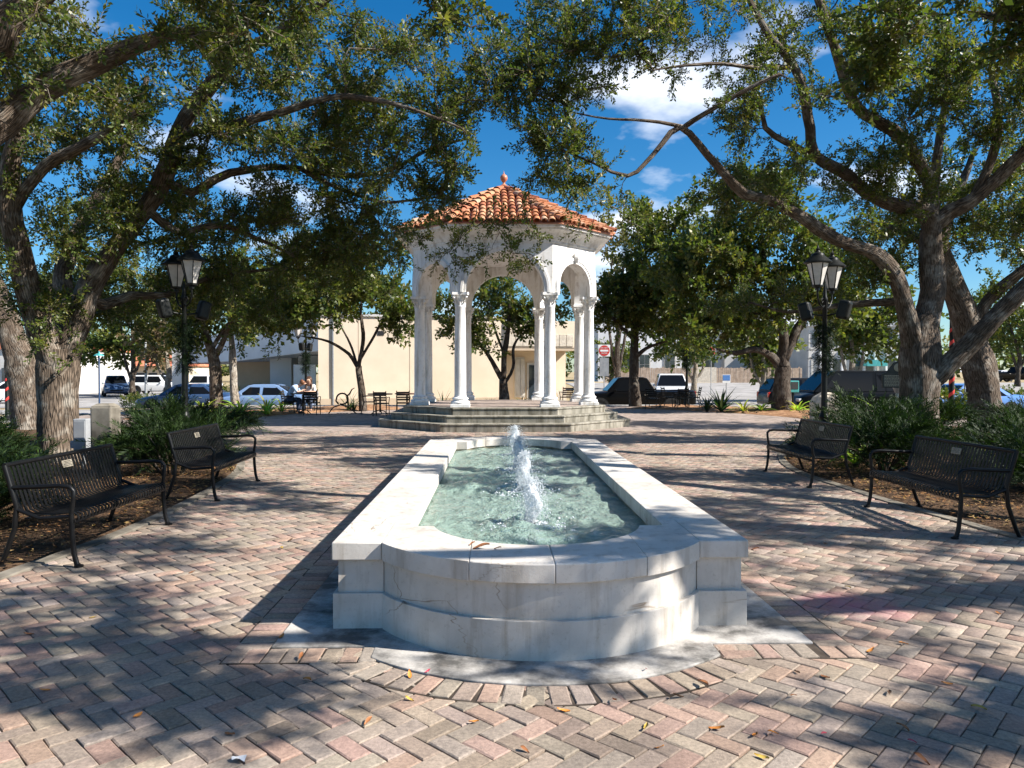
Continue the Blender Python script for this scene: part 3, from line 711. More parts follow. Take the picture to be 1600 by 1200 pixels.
for jy, h, lab in zip(JETS, (0.33, 0.36, 0.37, 0.39), ('nearest bubbling jet of the fountain, its dark nozzle showing', 'second foaming water jet counted from the bowed front', 'third foaming water jet counted from the bowed front', 'farthest foaming jet of the fountain, nearest the gazebo')):
    make_jet(jy, h, lab, int(jy * 10))

# ------------------------------------------------------------------ gazebo
GW, GD = 2.43 / 2, 4.87 / 2                          # half of a wide bay, half of the whole
PZ = 0.59
def octo(off):
    A, b_ = GD + off, GW + off * 0.41421; x0, y0 = GC
    return [(x0 - b_, y0 - A), (x0 + b_, y0 - A), (x0 + A, y0 - b_), (x0 + A, y0 + b_), (x0 + b_, y0 + A), (x0 - b_, y0 + A), (x0 - A, y0 + b_), (x0 - A, y0 - b_)]
gaz = thing('gazebo', 'white eight-sided gazebo with arches and red clay tile roof behind the fountain', 'gazebo', (GC[0], GC[1], 0))
for off, z0, z1 in ((1.12, -0.05, 0.215), (0.78, 0.10, 0.40), (0.45, 0.30, PZ)):
    b = MB(); b.prism(octo(off), z0, z1 - 0.05); b.build('step', 'step_stone', gaz, bevel=0.01, world=True)
    b = MB(); b.prism(octo(off + 0.02), z1 - 0.05, z1); b.build('tread', 'step_stone', gaz, bevel=0.018, seg=3, world=True)
b = MB(); b.prism(octo(0.12), PZ - 0.01, PZ + 0.006); b.build('floor', 'far_paving', gaz, world=True)

def leaf_strip(b, base, out, up, w, l, curl):
    """acanthus leaf: a strip that rises and curls outwards"""
    side = out.cross(up).normalized(); k = 5; vs = []
    for i in range(k + 1):
        q = i / k; p = base + up * (l * q * (1 - 0.18 * q)) + out * (curl * q ** 2.2); ww = w * (1 - 0.55 * q ** 3) * (0.8 + 0.2 * math.sin(q * 9))
        if i == k: p = p - up * 0.025 + out * 0.015
        vs += [p - side * ww / 2 - out * 0.012, p + out * 0.012, p + side * ww / 2 - out * 0.012]
    b.add(vs, [(3 * i + j, 3 * i + j + 1, 3 * i + j + 4, 3 * i + j + 3) for i in range(k) for j in range(2)])
def column_meshes():
    b = MB(); b.box((0, 0, 0.045), (0.52, 0.52, 0.09))
    b.lathe([(0.25, 0.09), (0.262, 0.115), (0.262, 0.135), (0.245, 0.16), (0.205, 0.175), (0.20, 0.20), (0.215, 0.215), (0.225, 0.235), (0.215, 0.255), (0.178, 0.27), (0.168, 0.30)], 28)
    base = b.mesh('base', 'white_stucco', 40)
    s = MB(); s.lathe([(0.166, 0.29), (0.158, 0.36), (0.157, 1.2), (0.150, 2.0), (0.137, 2.70), (0.146, 2.715), (0.146, 2.74), (0.136, 2.755)], 28); shaft = s.mesh('shaft', 'white_stucco', 40)
    c = MB(); c.lathe([(0.134, 2.74), (0.138, 2.85), (0.150, 2.95), (0.185, 3.03)], 24)
    for row, (z, l, cu, n, ph) in enumerate(((2.755, 0.15, 0.075, 8, 0), (2.80, 0.21, 0.10, 8, R(22.5)))):
        for i in range(n):
            a = ph + 2 * math.pi * i / n; out = Vector((math.cos(a), math.sin(a), 0)); leaf_strip(c, out * 0.138 + Vector((0, 0, z)), out, Vector((0, 0, 1)), 0.105, l, cu)
    for i in range(4):
        a = R(45 + 90 * i); o_ = Vector((math.cos(a), math.sin(a), 0)); sd = Vector((-o_.y, o_.x, 0))
        c.tube([o_ * 0.225 + sd * -0.03 + Vector((0, 0, 2.985)), o_ * 0.225 + sd * 0.03 + Vector((0, 0, 2.985))], 0.045, 10)
        c.tube([o_ * 0.15 + Vector((0, 0, 2.86)), o_ * 0.19 + Vector((0, 0, 2.95)), o_ * 0.235 + Vector((0, 0, 3.02))], [0.02, 0.024, 0.03], 6)
    ab = []
    for i in range(4):                                # abacus with hollow sides
        a0 = R(45 + 90 * i); c0 = Vector((math.cos(a0), math.sin(a0))) * 0.315; t_ = Vector((-c0.y, c0.x)).normalized()
        ab += [tuple(c0 - t_ * 0.03), tuple(c0 + t_ * 0.03)]; am = R(90 + 90 * i); ab.append((math.cos(am) * 0.19, math.sin(am) * 0.19))
    c.prism(ab, 3.03, 3.10); capm = c.mesh('capital', 'white_stucco', 50)
    return base, shaft, capm
CB, CS, CC = column_meshes()
for i, (x, y) in enumerate(octo(0.0)):
    e = bpy.data.objects.new('column', None); COL.objects.link(e); e.parent = gaz; e.location = (x - GC[0], y - GC[1], PZ); e.empty_display_size = 0.1
    for nm, me in (('base', CB), ('shaft', CS), ('capital', CC)):
        o = link_mesh(nm, me, e)
        if nm == 'base': add_bevel(o, 0.01)

ZS, ZT = PZ + 3.10, 5.12
def facet_frame(i, off):
    P = octo(off); a, b_ = Vector(P[i]), Vector(P[(i + 1) % 8]); t = (b_ - a); return (a + b_) / 2, t.normalized(), t.length
for i in range(8):
    wide = i % 2 == 0; a_ = 1.055 if wide else 0.66; stilt = 0.05 if wide else 0.20; T = 0.17
    n = 28; arch = [(-a_, ZS)] + [(a_ * math.cos(math.pi - math.pi * k / n), ZS + stilt + a_ * math.sin(math.pi * k / n)) for k in range(n + 1)] + [(a_, ZS)]
    rows = {}
    for side, off in (('o', T), ('i', -T)):
        c, t, L = facet_frame(i, off)
        P = [(-L / 2, ZS)] + arch + [(L / 2, ZS)]
        rows[side] = ([(c.x + t.x * s, c.y + t.y * s, z) for s, z in P], [(c.x + t.x * s, c.y + t.y * s, ZT) for s, z in P])
    b = MB(); m_ = len(rows['o'][0]); b.add(rows['o'][0] + rows['o'][1] + rows['i'][0] + rows['i'][1], [])
    fs = []
    for k in range(m_ - 1):
        fs += [(k, k + 1, m_ + k + 1, m_ + k), (2 * m_ + k + 1, 2 * m_ + k, 3 * m_ + k, 3 * m_ + k + 1), (k + 1, k, 2 * m_ + k, 2 * m_ + k + 1)]
    b.f += fs; b.mi += [0] * len(fs)
    wall = b.build('arch_wall', 'white_stucco', gaz, smooth=30, world=True)
    # moulded band round the arch, proud of the wall
    c, t, L = facet_frame(i, T); nrm = Vector((t.y, -t.x)); q = MB(); loops = []
    pa = [(-1, 0.0)] + [(None, math.pi - math.pi * k / n) for k in range(n + 1)] + [(1, 0.0)]
    for u, ang in pa:
        loop = []
        for rr, pr in ((0.006, -0.01), (0.006, 0.03), (0.075, 0.03), (0.085, 0.05), (0.15, 0.05), (0.16, 0.022), (0.175, 0.022), (0.18, -0.01)):
            rad = a_ + rr
            if u is None: s, z = rad * math.cos(ang), ZS + stilt + rad * math.sin(ang)
            else: s, z = u * rad, ZS + 0.002
            if not wide: pass
            s = max(-L / 2 + 0.004, min(L / 2 - 0.004, s)); loop.append((c.x + t.x * s + nrm.x * pr, c.y + t.y * s + nrm.y * pr, z))
        loops.append(loop)
    q.loft(loops); L_ = gaz.location; q.v = [(p[0] - L_.x, p[1] - L_.y, p[2]) for p in q.v]
    q.build('archivolt', 'white_stucco', wall, smooth=40)
    kz = ZS + stilt + a_ + 0.11; k_ = MB(); cc = (c.x - L_.x + nrm.x * 0.05, c.y - L_.y + nrm.y * 0.05)
    ra = math.atan2(t.y, t.x); rm = Matrix.Rotation(ra, 3, 'Z')
    k_.loft([[(cc[0] + (rm @ Vector((s * ww, d, 0))).x, cc[1] + (rm @ Vector((s * ww, d, 0))).y, kz + z) for s, d in ((-1, 0.05), (-1, -0.045), (1, -0.045), (1, 0.05))] for ww, z in ((0.045, -0.13), (0.06, 0.0), (0.085, 0.13), (0.05, 0.17))])
    k_.tube([(cc[0] - nrm.x * -0.045, cc[1] + nrm.y * 0.045, kz - 0.08), (cc[0] + nrm.x * 0.07, cc[1] + nrm.y * 0.07, kz + 0.03), (cc[0] + nrm.x * 0.05, cc[1] + nrm.y * 0.05, kz + 0.12)], [0.03, 0.05, 0.03], 8)
    k_.build('keystone', 'white_stucco', wall, bevel=0.008)
b = MB(); b.prism(octo(-0.16), 5.06, 5.11); b.build('ceiling', 'white_stucco', gaz, world=True)
b = MB(); prof = [(0.165, 5.02), (0.20, 5.03), (0.205, 5.09), (0.235, 5.10), (0.26, 5.16), (0.33, 5.25), (0.45, 5.315), (0.53, 5.33), (0.535, 5.37), (0.60, 5.375), (0.61, 5.44), (0.1, 5.45)]
b.loft([[(x, y, z) for x, y in octo(o_)] for o_, z in prof], cap=False)
b.build('cornice', 'white_stucco', gaz, smooth=25, world=True)
EO, EZ, AZ = 0.66, 5.47, 7.10
E8 = octo(EO); b = MB(); b.add([(x, y, EZ) for x, y in E8] + [(GC[0], GC[1], AZ)] + [(x, y, EZ - 0.03) for x, y in E8], [(i, (i + 1) % 8, 8) for i in range(8)] + [(9 + i, 9 + (i + 1) % 8, (i + 1) % 8, i) for i in range(8)] + [tuple(range(9, 17))[::-1]])
roof = b.build('roof', 'copper', gaz, world=True)
def tile_mesh(name, r0, r1, L, up=0.03):
    """tapered half barrel lying along +Y, lower end at y=0, with a thick lower lip"""
    n = 7; b = MB(); vs = []
    for (r_, y, z) in ((r0, 0, up), (r1, L, 0.0)):
        for j in range(n): a = math.pi * j / (n - 1); vs.append((r_ * math.cos(a), y, z + r_ * math.sin(a) * 0.85))
    for j in range(n): a = math.pi * j / (n - 1); vs.append(((r0 - 0.018) * math.cos(a), 0.0, up + (r0 - 0.018) * math.sin(a) * 0.85))
    b.add(vs, [(j, j + 1, n + j + 1, n + j) for j in range(n - 1)] + [(2 * n + j, 2 * n + j + 1, j + 1, j) for j in range(n - 1)])
    me = b.mesh(name, 'clay_tile', 60); a_ = me.attributes.new('tint', 'FLOAT_COLOR', 'POINT'); a_.data.foreach_set('color', [1.0] * (4 * len(me.vertices))); return me
TM = tile_mesh('roof_tile', 0.098, 0.080, 0.44); HM = tile_mesh('hip_tile', 0.125, 0.10, 0.42, 0.04)
tiles = []
for i in range(8):
    a, c_ = Vector((*E8[i], EZ)), Vector((*E8[(i + 1) % 8], EZ)); ap = Vector((GC[0], GC[1], AZ)); mid = (a + c_) / 2
    u = (c_ - a).normalized(); v = (ap - mid); SL = v.length; v.normalize(); nrm = u.cross(v).normalized(); Wd = (c_ - a).length; nc = int(Wd / 0.205)
    k = 0
    while k * 0.34 < SL - 0.25:
        s = k * 0.34 - 0.05; half = Wd / 2 * (1 - max(0, s + 0.15) / SL)
        for j in range(-nc, nc + 1):
            x = j * 0.205 + (0.1025 if i % 2 else 0)
            if abs(x) > half - 0.03: continue
            p = mid + u * (x + rng.gauss(0, 0.006)) + v * (s + rng.gauss(0, 0.012)) + nrm * 0.02
            tiles.append((p, Matrix((u, v, nrm)).transposed(), 'r'))
        k += 1
    h = (ap - a); HL = h.length; h.normalize(); un = (nrm + Vector((0, 0, 1))).normalized(); k = 0
    while k * 0.33 < HL - 0.2:
        up_ = Vector((0, 0, 1)) - h * h.z; up_.normalize(); sx = h.cross(up_).normalized()
        tiles.append((a + h * (k * 0.33 - 0.02) + up_ * 0.05, Matrix((sx, h, up_)).transposed(), 'h')); k += 1
def tile_tint():
    r_ = rng.random(); c = (0.45, 0.185, 0.085) if r_ < 0.45 else (0.48, 0.25, 0.14) if r_ < 0.75 else (0.34, 0.12, 0.06) if r_ < 0.92 else (0.50, 0.33, 0.22)
    k = rng.uniform(0.85, 1.12); return tuple(x * k for x in c)
def tile_vis(t): return (t[0] - CAM).length + (50 if (t[1].col[2].y > 0.25) else 0)
tiles.sort(key=tile_vis); GL = Vector((GC[0], GC[1], 0)); cnt = {'r': 0, 'h': 0}; tv, tf, tt = [], [], []
for p, m3, kd in tiles:
    cnt[kd] += 1
    if cnt[kd] <= (262 if kd == 'r' else 34):
        o = link_mesh('roof_tile' if kd == 'r' else 'hip_tile', TM if kd == 'r' else HM, roof); M4 = m3.to_4x4(); M4.translation = p - GL
        M4 = M4 @ Matrix.Rotation(rng.gauss(0, 0.03), 4, 'Z'); o.matrix_local = M4; t = tile_tint(); o.color = (*t, 1)
    else:
        me = TM if kd == 'r' else HM; k = len(tv); t = tile_tint()
        for vx in me.vertices: tv.append(tuple(m3 @ vx.co + p - GL)); tt.append(t)
        for f in me.polygons: tf.append(tuple(i + k for i in f.vertices))
me = np_mesh('roof_tiles', np.array(tv), np.array(tf), 4, ['clay_tile'], np.array(tt), smooth=True); me.set_sharp_from_angle(angle=R(60)); o = link_mesh('roof_tiles', me, roof); o['kind'] = 'stuff'
b = MB(); b.lathe([(0.14, 0), (0.15, 0.05), (0.09, 0.09), (0.045, 0.14), (0.045, 0.17), (0.075, 0.20), (0.125, 0.26), (0.145, 0.33), (0.125, 0.40), (0.07, 0.45), (0.03, 0.47), (0.012, 0.53), (0.003, 0.60)], 20, (0, 0, 0))
b.v = [(p[0] * 0.8, p[1] * 0.8, p[2] * 0.85 + AZ + 0.05) for p in b.v]; b.build('finial', 'copper', gaz, smooth=50)
# ------------------------------------------------------------------ trees
def catmull(P, st):
    P = np.asarray(P, float); out = []
    for i in range(len(P) - 1):
        p0, p1, p2, p3 = P[max(i - 1, 0)], P[i], P[i + 1], P[min(i + 2, len(P) - 1)]
        n = max(1, int(np.linalg.norm((p2 - p1)[:3]) / st))
        for k in range(n):
            t = k / n; out.append(0.5 * ((2 * p1) + (-p0 + p2) * t + (2 * p0 - 5 * p1 + 4 * p2 - p3) * t * t + (-p0 + 3 * p1 - 3 * p2 + p3) * t ** 3))
    out.append(P[-1]); return np.array(out)

def twig_template(rs, n_leaf, L, ll, lw, droop=0.0):
    """a twig along +X with leaves all round it; returns leaf quads and stem quads"""
    V, Fq = [], []
    k = 3; pts = [np.array([L * q, 0.03 * math.sin(q * 5 + rs.uniform(0, 6)) * L, -droop * L * q * q]) for q in np.linspace(0, 1, k)]
    for i in range(k - 1):
        a, b = pts[i], pts[i + 1]; r0, r1 = 0.0045 * (1 - 0.7 * i / k), 0.0045 * (1 - 0.7 * (i + 1) / k); o = len(V)
        for p, r_ in ((a, r0), (b, r1)):
            for t in range(3): an = 2.094 * t; V.append(p + np.array([0, math.cos(an) * r_, math.sin(an) * r_]))
        for t in range(3): Fq.append((o + t, o + (t + 1) % 3, o + 3 + (t + 1) % 3, o + 3 + t, 1))
    ns = len(V)
    for i in range(n_leaf):
        q = 0.12 + 0.9 * (i + rs.uniform(0, 0.7)) / n_leaf; q = min(q, 1.0)
        p = np.array([np.interp(q, np.linspace(0, 1, k), [pt[c] for pt in pts]) for c in range(3)])
        az = i * 2.4 + rs.uniform(-0.7, 0.7); sp = rs.uniform(0.5, 1.15)
        d = np.array([math.cos(sp), math.sin(sp) * math.cos(az), math.sin(sp) * math.sin(az)])
        up = rs.normal(0, 0.6, 3) + np.array([0, 0, 0.6]); s = np.cross(d, up); s /= np.linalg.norm(s) + 1e-9; nn = np.cross(s, d)
        l = ll * rs.uniform(0.65, 1.15); w_ = lw * rs.uniform(0.75, 1.15); f = rs.uniform(-0.1, 0.3) * w_; o = len(V); p = p + d * 0.008
        cv = rs.uniform(-0.2, 0.1) * l
        V += [p, p + d * l * 0.55 + s * w_ / 2 + nn * f, p + d * l + nn * cv, p + d * l * 0.55 - s * w_ / 2 + nn * f]; Fq.append((o, o + 1, o + 2, o + 3, 0))
    return np.array(V), np.array(Fq), ns

OAK = [((0.050, 0.080, 0.018), 0.34), ((0.085, 0.115, 0.024), 0.34), ((0.145, 0.155, 0.032), 0.22), ((0.24, 0.20, 0.04), 0.08), ((0.13, 0.08, 0.03), 0.02)]
SUNNY = [((0.045, 0.075, 0.016), 0.30), ((0.085, 0.115, 0.022), 0.36), ((0.15, 0.16, 0.035), 0.26), ((0.22, 0.18, 0.04), 0.08)]
DARKG = [((0.034, 0.058, 0.015), 0.5), ((0.058, 0.085, 0.02), 0.36), ((0.10, 0.115, 0.026), 0.14)]
def pick_tints(rs, pal, n):
    c = np.array([p[0] for p in pal]); w_ = np.array([p[1] for p in pal]); w_ /= w_.sum()
    return c[rs.choice(len(pal), n, p=w_)] * rs.uniform(0.65, 1.12, (n, 1))

def place_twigs(rs, pos, dirs, scale, tpls, pal, mats, name):
    """merge many copies of the templates into one mesh (vectorised)"""
    n = len(pos); pos = np.asarray(pos); X = np.asarray(dirs); X = X / (np.linalg.norm(X, axis=1, keepdims=True) + 1e-9)
    up = np.tile(np.array([0, 0, 1.0]), (n, 1)) + rs.normal(0, 0.45, (n, 3)); Y = np.cross(up, X); Y /= (np.linalg.norm(Y, axis=1, keepdims=True) + 1e-9); Z = np.cross(X, Y)
    Rm = np.stack([X, Y, Z], -1) * np.asarray(scale)[:, None, None]; which = rs.randint(0, len(tpls), n); VV, FF, MI, TT = [], [], [], []; base = 0
    for k, (V, Fq, ns) in enumerate(tpls):
        idx = np.where(which == k)[0]
        if len(idx) == 0: continue
        W_ = np.einsum('nij,mj->nmi', Rm[idx], V) + pos[idx][:, None, :]; m = len(V); c = len(idx)
        FF.append((Fq[None, :, :4] + (base + np.arange(c) * m)[:, None, None]).reshape(-1, 4)); MI.append(np.tile(Fq[:, 4], c))
        tw = pick_tints(rs, pal, c); nl = (m - ns) // 4; lf = pick_tints(rs, pal, c * nl).reshape(c, nl, 3)
        T = np.ones((c, m, 3)) * 0.05; T[:, ns:] = np.repeat(0.55 * lf + 0.45 * tw[:, None, :], 4, axis=1)
        VV.append(W_.reshape(-1, 3)); TT.append(T.reshape(-1, 3)); base += c * m
    return np_mesh(name, np.concatenate(VV), np.concatenate(FF), 4, mats, np.concatenate(TT), np.concatenate(MI))

def tube_mesh(name, chains, mat):
    VV, FF, UV = [], [], []; base = 0
    for P, Rr in chains:
        rmax = float(Rr.max()); n = 22 if rmax > 0.2 else 14 if rmax > 0.08 else 8 if rmax > 0.03 else 5 if rmax > 0.012 else 3
        k = len(P); T = np.gradient(P, axis=0); T /= (np.linalg.norm(T, axis=1, keepdims=True) + 1e-9)
        u = np.cross(T[0], [0.3, 0.2, 1.0]); 
        if np.linalg.norm(u) < 0.1: u = np.cross(T[0], [1.0, 0, 0])
        ph = (P[0, 0] * 7.1 + P[0, 1] * 3.3) % 6.28; vl = 0.0
        ang = np.linspace(0, 2 * math.pi, n + 1)
        for i in range(k):
            u = u - T[i] * np.dot(u, T[i]); u /= np.linalg.norm(u) + 1e-9; w_ = np.cross(T[i], u)
            if i: vl += float(np.linalg.norm(P[i] - P[i - 1]))
            amp = 0.10 if rmax > 0.2 else 0.06 if rmax > 0.06 else 0.0
            rr = Rr[i] * (1 + amp * (0.6 * np.sin(3 * ang + ph + vl * 0.7) + 0.5 * np.sin(5 * ang - vl * 1.3 + ph) + 0.35 * np.sin(2 * ang + vl * 2.9)) )
            VV.append(P[i] + rr[:, None] * (np.cos(ang)[:, None] * u + np.sin(ang)[:, None] * w_))
            UV.append(np.stack([ang * max(0.02, rmax), np.full(n + 1, vl)], -1))
        ii = base + np.arange(k - 1)[:, None] * (n + 1) + np.arange(n)[None]
        FF.append(np.stack([ii, ii + 1, ii + n + 2, ii + n + 1], -1).reshape(-1, 4)); base += k * (n + 1)
    V = np.concatenate(VV); Fc = np.concatenate(FF); uv = np.concatenate(UV)[Fc.ravel()]
    return np_mesh(name, V, Fc, 4, [mat], None, None, uv, smooth=True)

TPL_CACHE = {}
def templates(key):
    if key not in TPL_CACHE:
        n, L, ll, lw = {'near': (20, 0.36, 0.072, 0.034), 'mid': (13, 0.42, 0.115, 0.058), 'far': (12, 0.62, 0.19, 0.11), 'vfar': (11, 1.1, 0.36, 0.22)}[key]
        rs = np.random.RandomState(hash(key) % 1000 if False else {'near': 1, 'mid': 2, 'far': 3, 'vfar': 4}[key]); TPL_CACHE[key] = [twig_template(rs, n, L, ll, lw, 0.08) for _ in range(10)]
    return TPL_CACHE[key]

def grow_tree(name, label, limbs, blobs, seed, lod='near', pal=OAK, bark='bark', group=None, twigs=8, free=1.9, cat='tree', step=0.3):
    """limbs: traced main limbs (x,y,z,r); blobs: (centre, rx, ry, rz, count[, twigs]) volumes the crown grows into"""
    rs = np.random.RandomState(seed); pos = []; par = []; rad = []; lim = []
    def nearest(p): A = np.array(pos); return int(np.argmin(((A - p) ** 2).sum(1)))
    for li, lb_ in enumerate(limbs):
        C = catmull([tuple(q) for q in lb_], 0.22); wob = rs.normal(0, 1, (len(C), 3)); wob = np.cumsum(wob, 0); wob -= np.linspace(0, 1, len(C))[:, None] * wob[-1]
        C[:, :3] += wob * 0.010 * np.sqrt(C[:, 3:4] / 0.15 + 0.2); C[:, 3] *= 1 + 0.05 * np.sin(np.arange(len(C)) * 0.9 + li)
        prev = -1 if li == 0 else nearest(C[0, :3])
        for q in C: pos.append(q[:3].copy()); par.append(prev); rad.append(max(0.006, q[3])); lim.append(True); prev = len(pos) - 1
    base = pos[0].copy(); cap_n = 60000; A = np.zeros((cap_n, 3)); n = len(pos); A[:n] = pos
    atr = []
    for bl in blobs:
        c, rx, ry, rz, k = bl[:5]; tw = bl[5] if len(bl) > 5 else twigs
        d = rs.normal(0, 1, (k, 3)); d /= np.linalg.norm(d, axis=1, keepdims=True); r_ = rs.uniform(0.15, 1, (k, 1)) ** 0.5
        Q = np.array(c)[None] + d * r_ * np.array([rx, ry, rz])[None]; nc = max(2, int(k / 3.2)); sg = {'near': 0.24, 'mid': 0.30, 'far': 0.36, 'vfar': 0.6}[lod]
        for i_ in range(k): atr.append((Q[i_ % nc] + (rs.normal(0, sg, 3) if i_ >= nc else 0), tw))
    sk = A[:n].copy(); atr.sort(key=lambda q: float(((sk - q[0]) ** 2).sum(1).min()))
    tips = []
    usable = np.zeros(cap_n, bool); usable[:n] = sk[:, 2] > base[2] + free
    for q, tw in atr:
        d2 = ((A[:n] - q) ** 2).sum(1); d2[~usable[:n]] = 1e9; j = int(np.argmin(d2)); p0 = A[j].copy(); L = math.sqrt(d2[j])
        if L < 0.05: L = 0.05
        pd = p0 - A[par[j]] if par[j] >= 0 else np.array([0, 0, 1.0]); pd = pd / (np.linalg.norm(pd) + 1e-9)
        c1 = p0 + pd * 0.32 * L + np.array([0, 0, 0.10 * L]) + rs.normal(0, 0.10 * L, 3); k = max(2, int(L / step)); prev = j; path = []
        for i in range(1, k + 1):
            t = i / k; pt = (1 - t) ** 2 * p0 + 2 * t * (1 - t) * c1 + t * t * q + (rs.normal(0, 0.022, 3) if i < k else 0)
            pos.append(pt); par.append(prev); rad.append(0.0045); lim.append(False); A[n] = pt; usable[n] = True; prev = n; n += 1; path.append(pt)
        tips.append((path, tw, p0))
    # pipe model for the grown branches
    acc = np.zeros(n); rr = np.array(rad); pw = 2.35
    for i in range(n - 1, -1, -1):
        if not lim[i]: rr[i] = min(0.09, max(rad[i], (acc[i]) ** (1 / pw) if acc[i] > 0 else 0))
        if par[i] >= 0: acc[par[i]] += rr[i] ** pw
    kids = [[] for _ in range(n)]
    for i in range(n):
        if par[i] >= 0: kids[par[i]].append(i)
    chains = []; stack = [0]
    started = [(0, None)]
    while started:
        s, pr = started.pop(); P, Rr = [], []
        if pr is not None: P.append(A[pr]); Rr.append(min(rr[pr], rr[s] * 1.25))
        i = s
        while True:
            P.append(A[i]); Rr.append(rr[i]); ks = kids[i]
            if not ks: break
            nxt = max(ks, key=lambda c: rr[c] + (1 if lim[c] and lim[i] and c == i + 1 else 0))
            for c in ks:
                if c != nxt: started.append((c, i))
            i = nxt
        if len(P) >= 2: chains.append((np.array(P) - base, np.array(Rr)))
    t = thing(name, label, cat, tuple(base), 0, group)
    link_mesh('trunk', tube_mesh('trunk', chains, bark), t)
    tp, td, ts = [], [], []
    for path, tw, p0 in tips:
        for k in range(tw):
            i = len(path) - 1 - int(rs.uniform(0, 1) ** 1.5 * min(len(path), 4 if tw < 14 else 3)); i = max(0, i); b_ = path[i]; pv_ = path[i - 1] if i > 0 else p0
            f = rs.uniform(0, 1); p = pv_ * (1 - f) + b_ * f; d = (b_ - pv_); d = d / (np.linalg.norm(d) + 1e-9)
            tp.append(p - base); td.append(d * 0.6 + rs.normal(0, 0.62, 3) + np.array([0, 0, 0.12])); ts.append(rs.uniform(0.7, 1.3))
    if tp:
        o = link_mesh('crown', place_twigs(rs, tp, td, ts, templates(lod), pal, ['leaf', bark], 'crown'), t); o['kind'] = 'stuff'
    return t

def lp(*pts): return [(*at(p[0], p[1], p[2]), p[3]) for p in pts]
def bl(px, py, d, rx, rz, ry, n, *tw): return (tuple(at(px, py, d)), rx, ry, rz, n, *tw)

grow_tree('oak_tree', 'big forked oak with leaning grey trunks left of the concrete pillar', [
    lp((95, 728, 12.7, 0.44), (94, 705, 12.7, 0.35), (93, 660, 12.7, 0.31), (91, 610, 12.7, 0.31), (92, 575, 12.7, 0.33), (90, 548, 12.7, 0.28)),
    lp((84, 572, 12.65, 0.23), (70, 535, 12.6, 0.22), (54, 485, 12.4, 0.21), (36, 430, 12.2, 0.19), (24, 370, 12.0, 0.17), (17, 300, 11.8, 0.16), (28, 220, 11.6, 0.12), (60, 120, 11.5, 0.08)),
    lp((104, 570, 12.75, 0.22), (126, 505, 12.9, 0.21), (150, 440, 13.0, 0.18), (190, 385, 13.0, 0.16), (235, 330, 13.0, 0.15), (262, 280, 13.0, 0.155), (285, 210, 12.8, 0.14), (320, 150, 12.6, 0.12), (370, 95, 12.4, 0.095), (440, 50, 12.0, 0.07), (505, 5, 11.6, 0.05), (560, -40, 11.4, 0.03)),
    lp((285, 212, 12.8, 0.09), (315, 200, 12.7, 0.085), (360, 196, 12.6, 0.075), (430, 180, 12.4, 0.065), (500, 158, 12.2, 0.055), (560, 152, 12.0, 0.045), (640, 170, 11.8, 0.03), (720, 200, 11.5, 0.016)),
    lp((262, 286, 13.0, 0.09), (300, 300, 13.1, 0.085), (360, 270, 13.3, 0.07), (450, 262, 13.6, 0.06), (540, 275, 13.8, 0.05), (610, 265, 14.0, 0.04), (670, 232, 14.0, 0.03), (740, 215, 14.0, 0.016)),
    lp((470, 264, 13.6, 0.045), (520, 290, 13.8, 0.04), (600, 315, 14.0, 0.03), (680, 308, 14.0, 0.02), (745, 325, 13.8, 0.012)),
    lp((140, 470, 12.95, 0.10), (165, 478, 13.3, 0.10), (205, 462, 13.6, 0.08), (260, 460, 14.0, 0.06), (340, 430, 14.5, 0.045), (430, 420, 15.0, 0.03)),
    lp((96, 560, 12.9, 0.20), (106, 490, 13.3, 0.18), (100, 420, 13.6, 0.15), (140, 330, 14.0, 0.12), (200, 220, 14.3, 0.08), (230, 120, 14.5, 0.05)),
    lp((235, 332, 13.0, 0.08), (280, 365, 13.2, 0.07), (340, 352, 13.6, 0.055), (400, 372, 14.0, 0.04), (465, 402, 14.3, 0.025)),
    lp((20, 330, 11.9, 0.10), (70, 260, 11.6, 0.09), (150, 220, 11.4, 0.075), (215, 175, 11.2, 0.05)),
], [bl(110, 320, 12.5, 1.6, 1.7, 1.5, 50), bl(300, 130, 12.5, 2.0, 1.4, 1.8, 75), bl(310, 340, 13.5, 1.9, 1.2, 1.6, 66), bl(480, 200, 13, 1.8, 1.3, 1.6, 72), bl(470, 350, 14, 1.7, 0.9, 1.4, 56),
    bl(620, 215, 13, 1.3, 1.2, 1.4, 52), bl(560, 100, 12.5, 1.1, 0.7, 1.2, 24, 6), bl(675, 290, 13.6, 0.7, 0.7, 0.9, 24, 6), bl(20, 430, 12, 1.2, 1.2, 1.2, 26), bl(150, 480, 14, 1.6, 0.6, 1.2, 26),
    bl(752, 378, 13.4, 1.15, 0.5, 0.5, 32, 4), bl(560, 385, 15, 1.5, 0.8, 1.2, 44), bl(380, 440, 15.5, 1.6, 0.8, 1.2, 36), bl(270, 465, 15, 1.5, 0.6, 1.3, 26), bl(430, 50, 12.5, 1.6, 0.9, 1.4, 34), bl(90, 170, 12, 1.6, 1.4, 1.5, 46), bl(705, 150, 12.5, 0.65, 0.65, 0.7, 24, 7), bl(762, 95, 12.3, 0.6, 0.5, 0.6, 16, 6), bl(660, 110, 12.3, 0.8, 0.6, 0.8, 18, 6), bl(420, 440, 15, 1.3, 0.6, 1.2, 24)], 11, twigs=11)

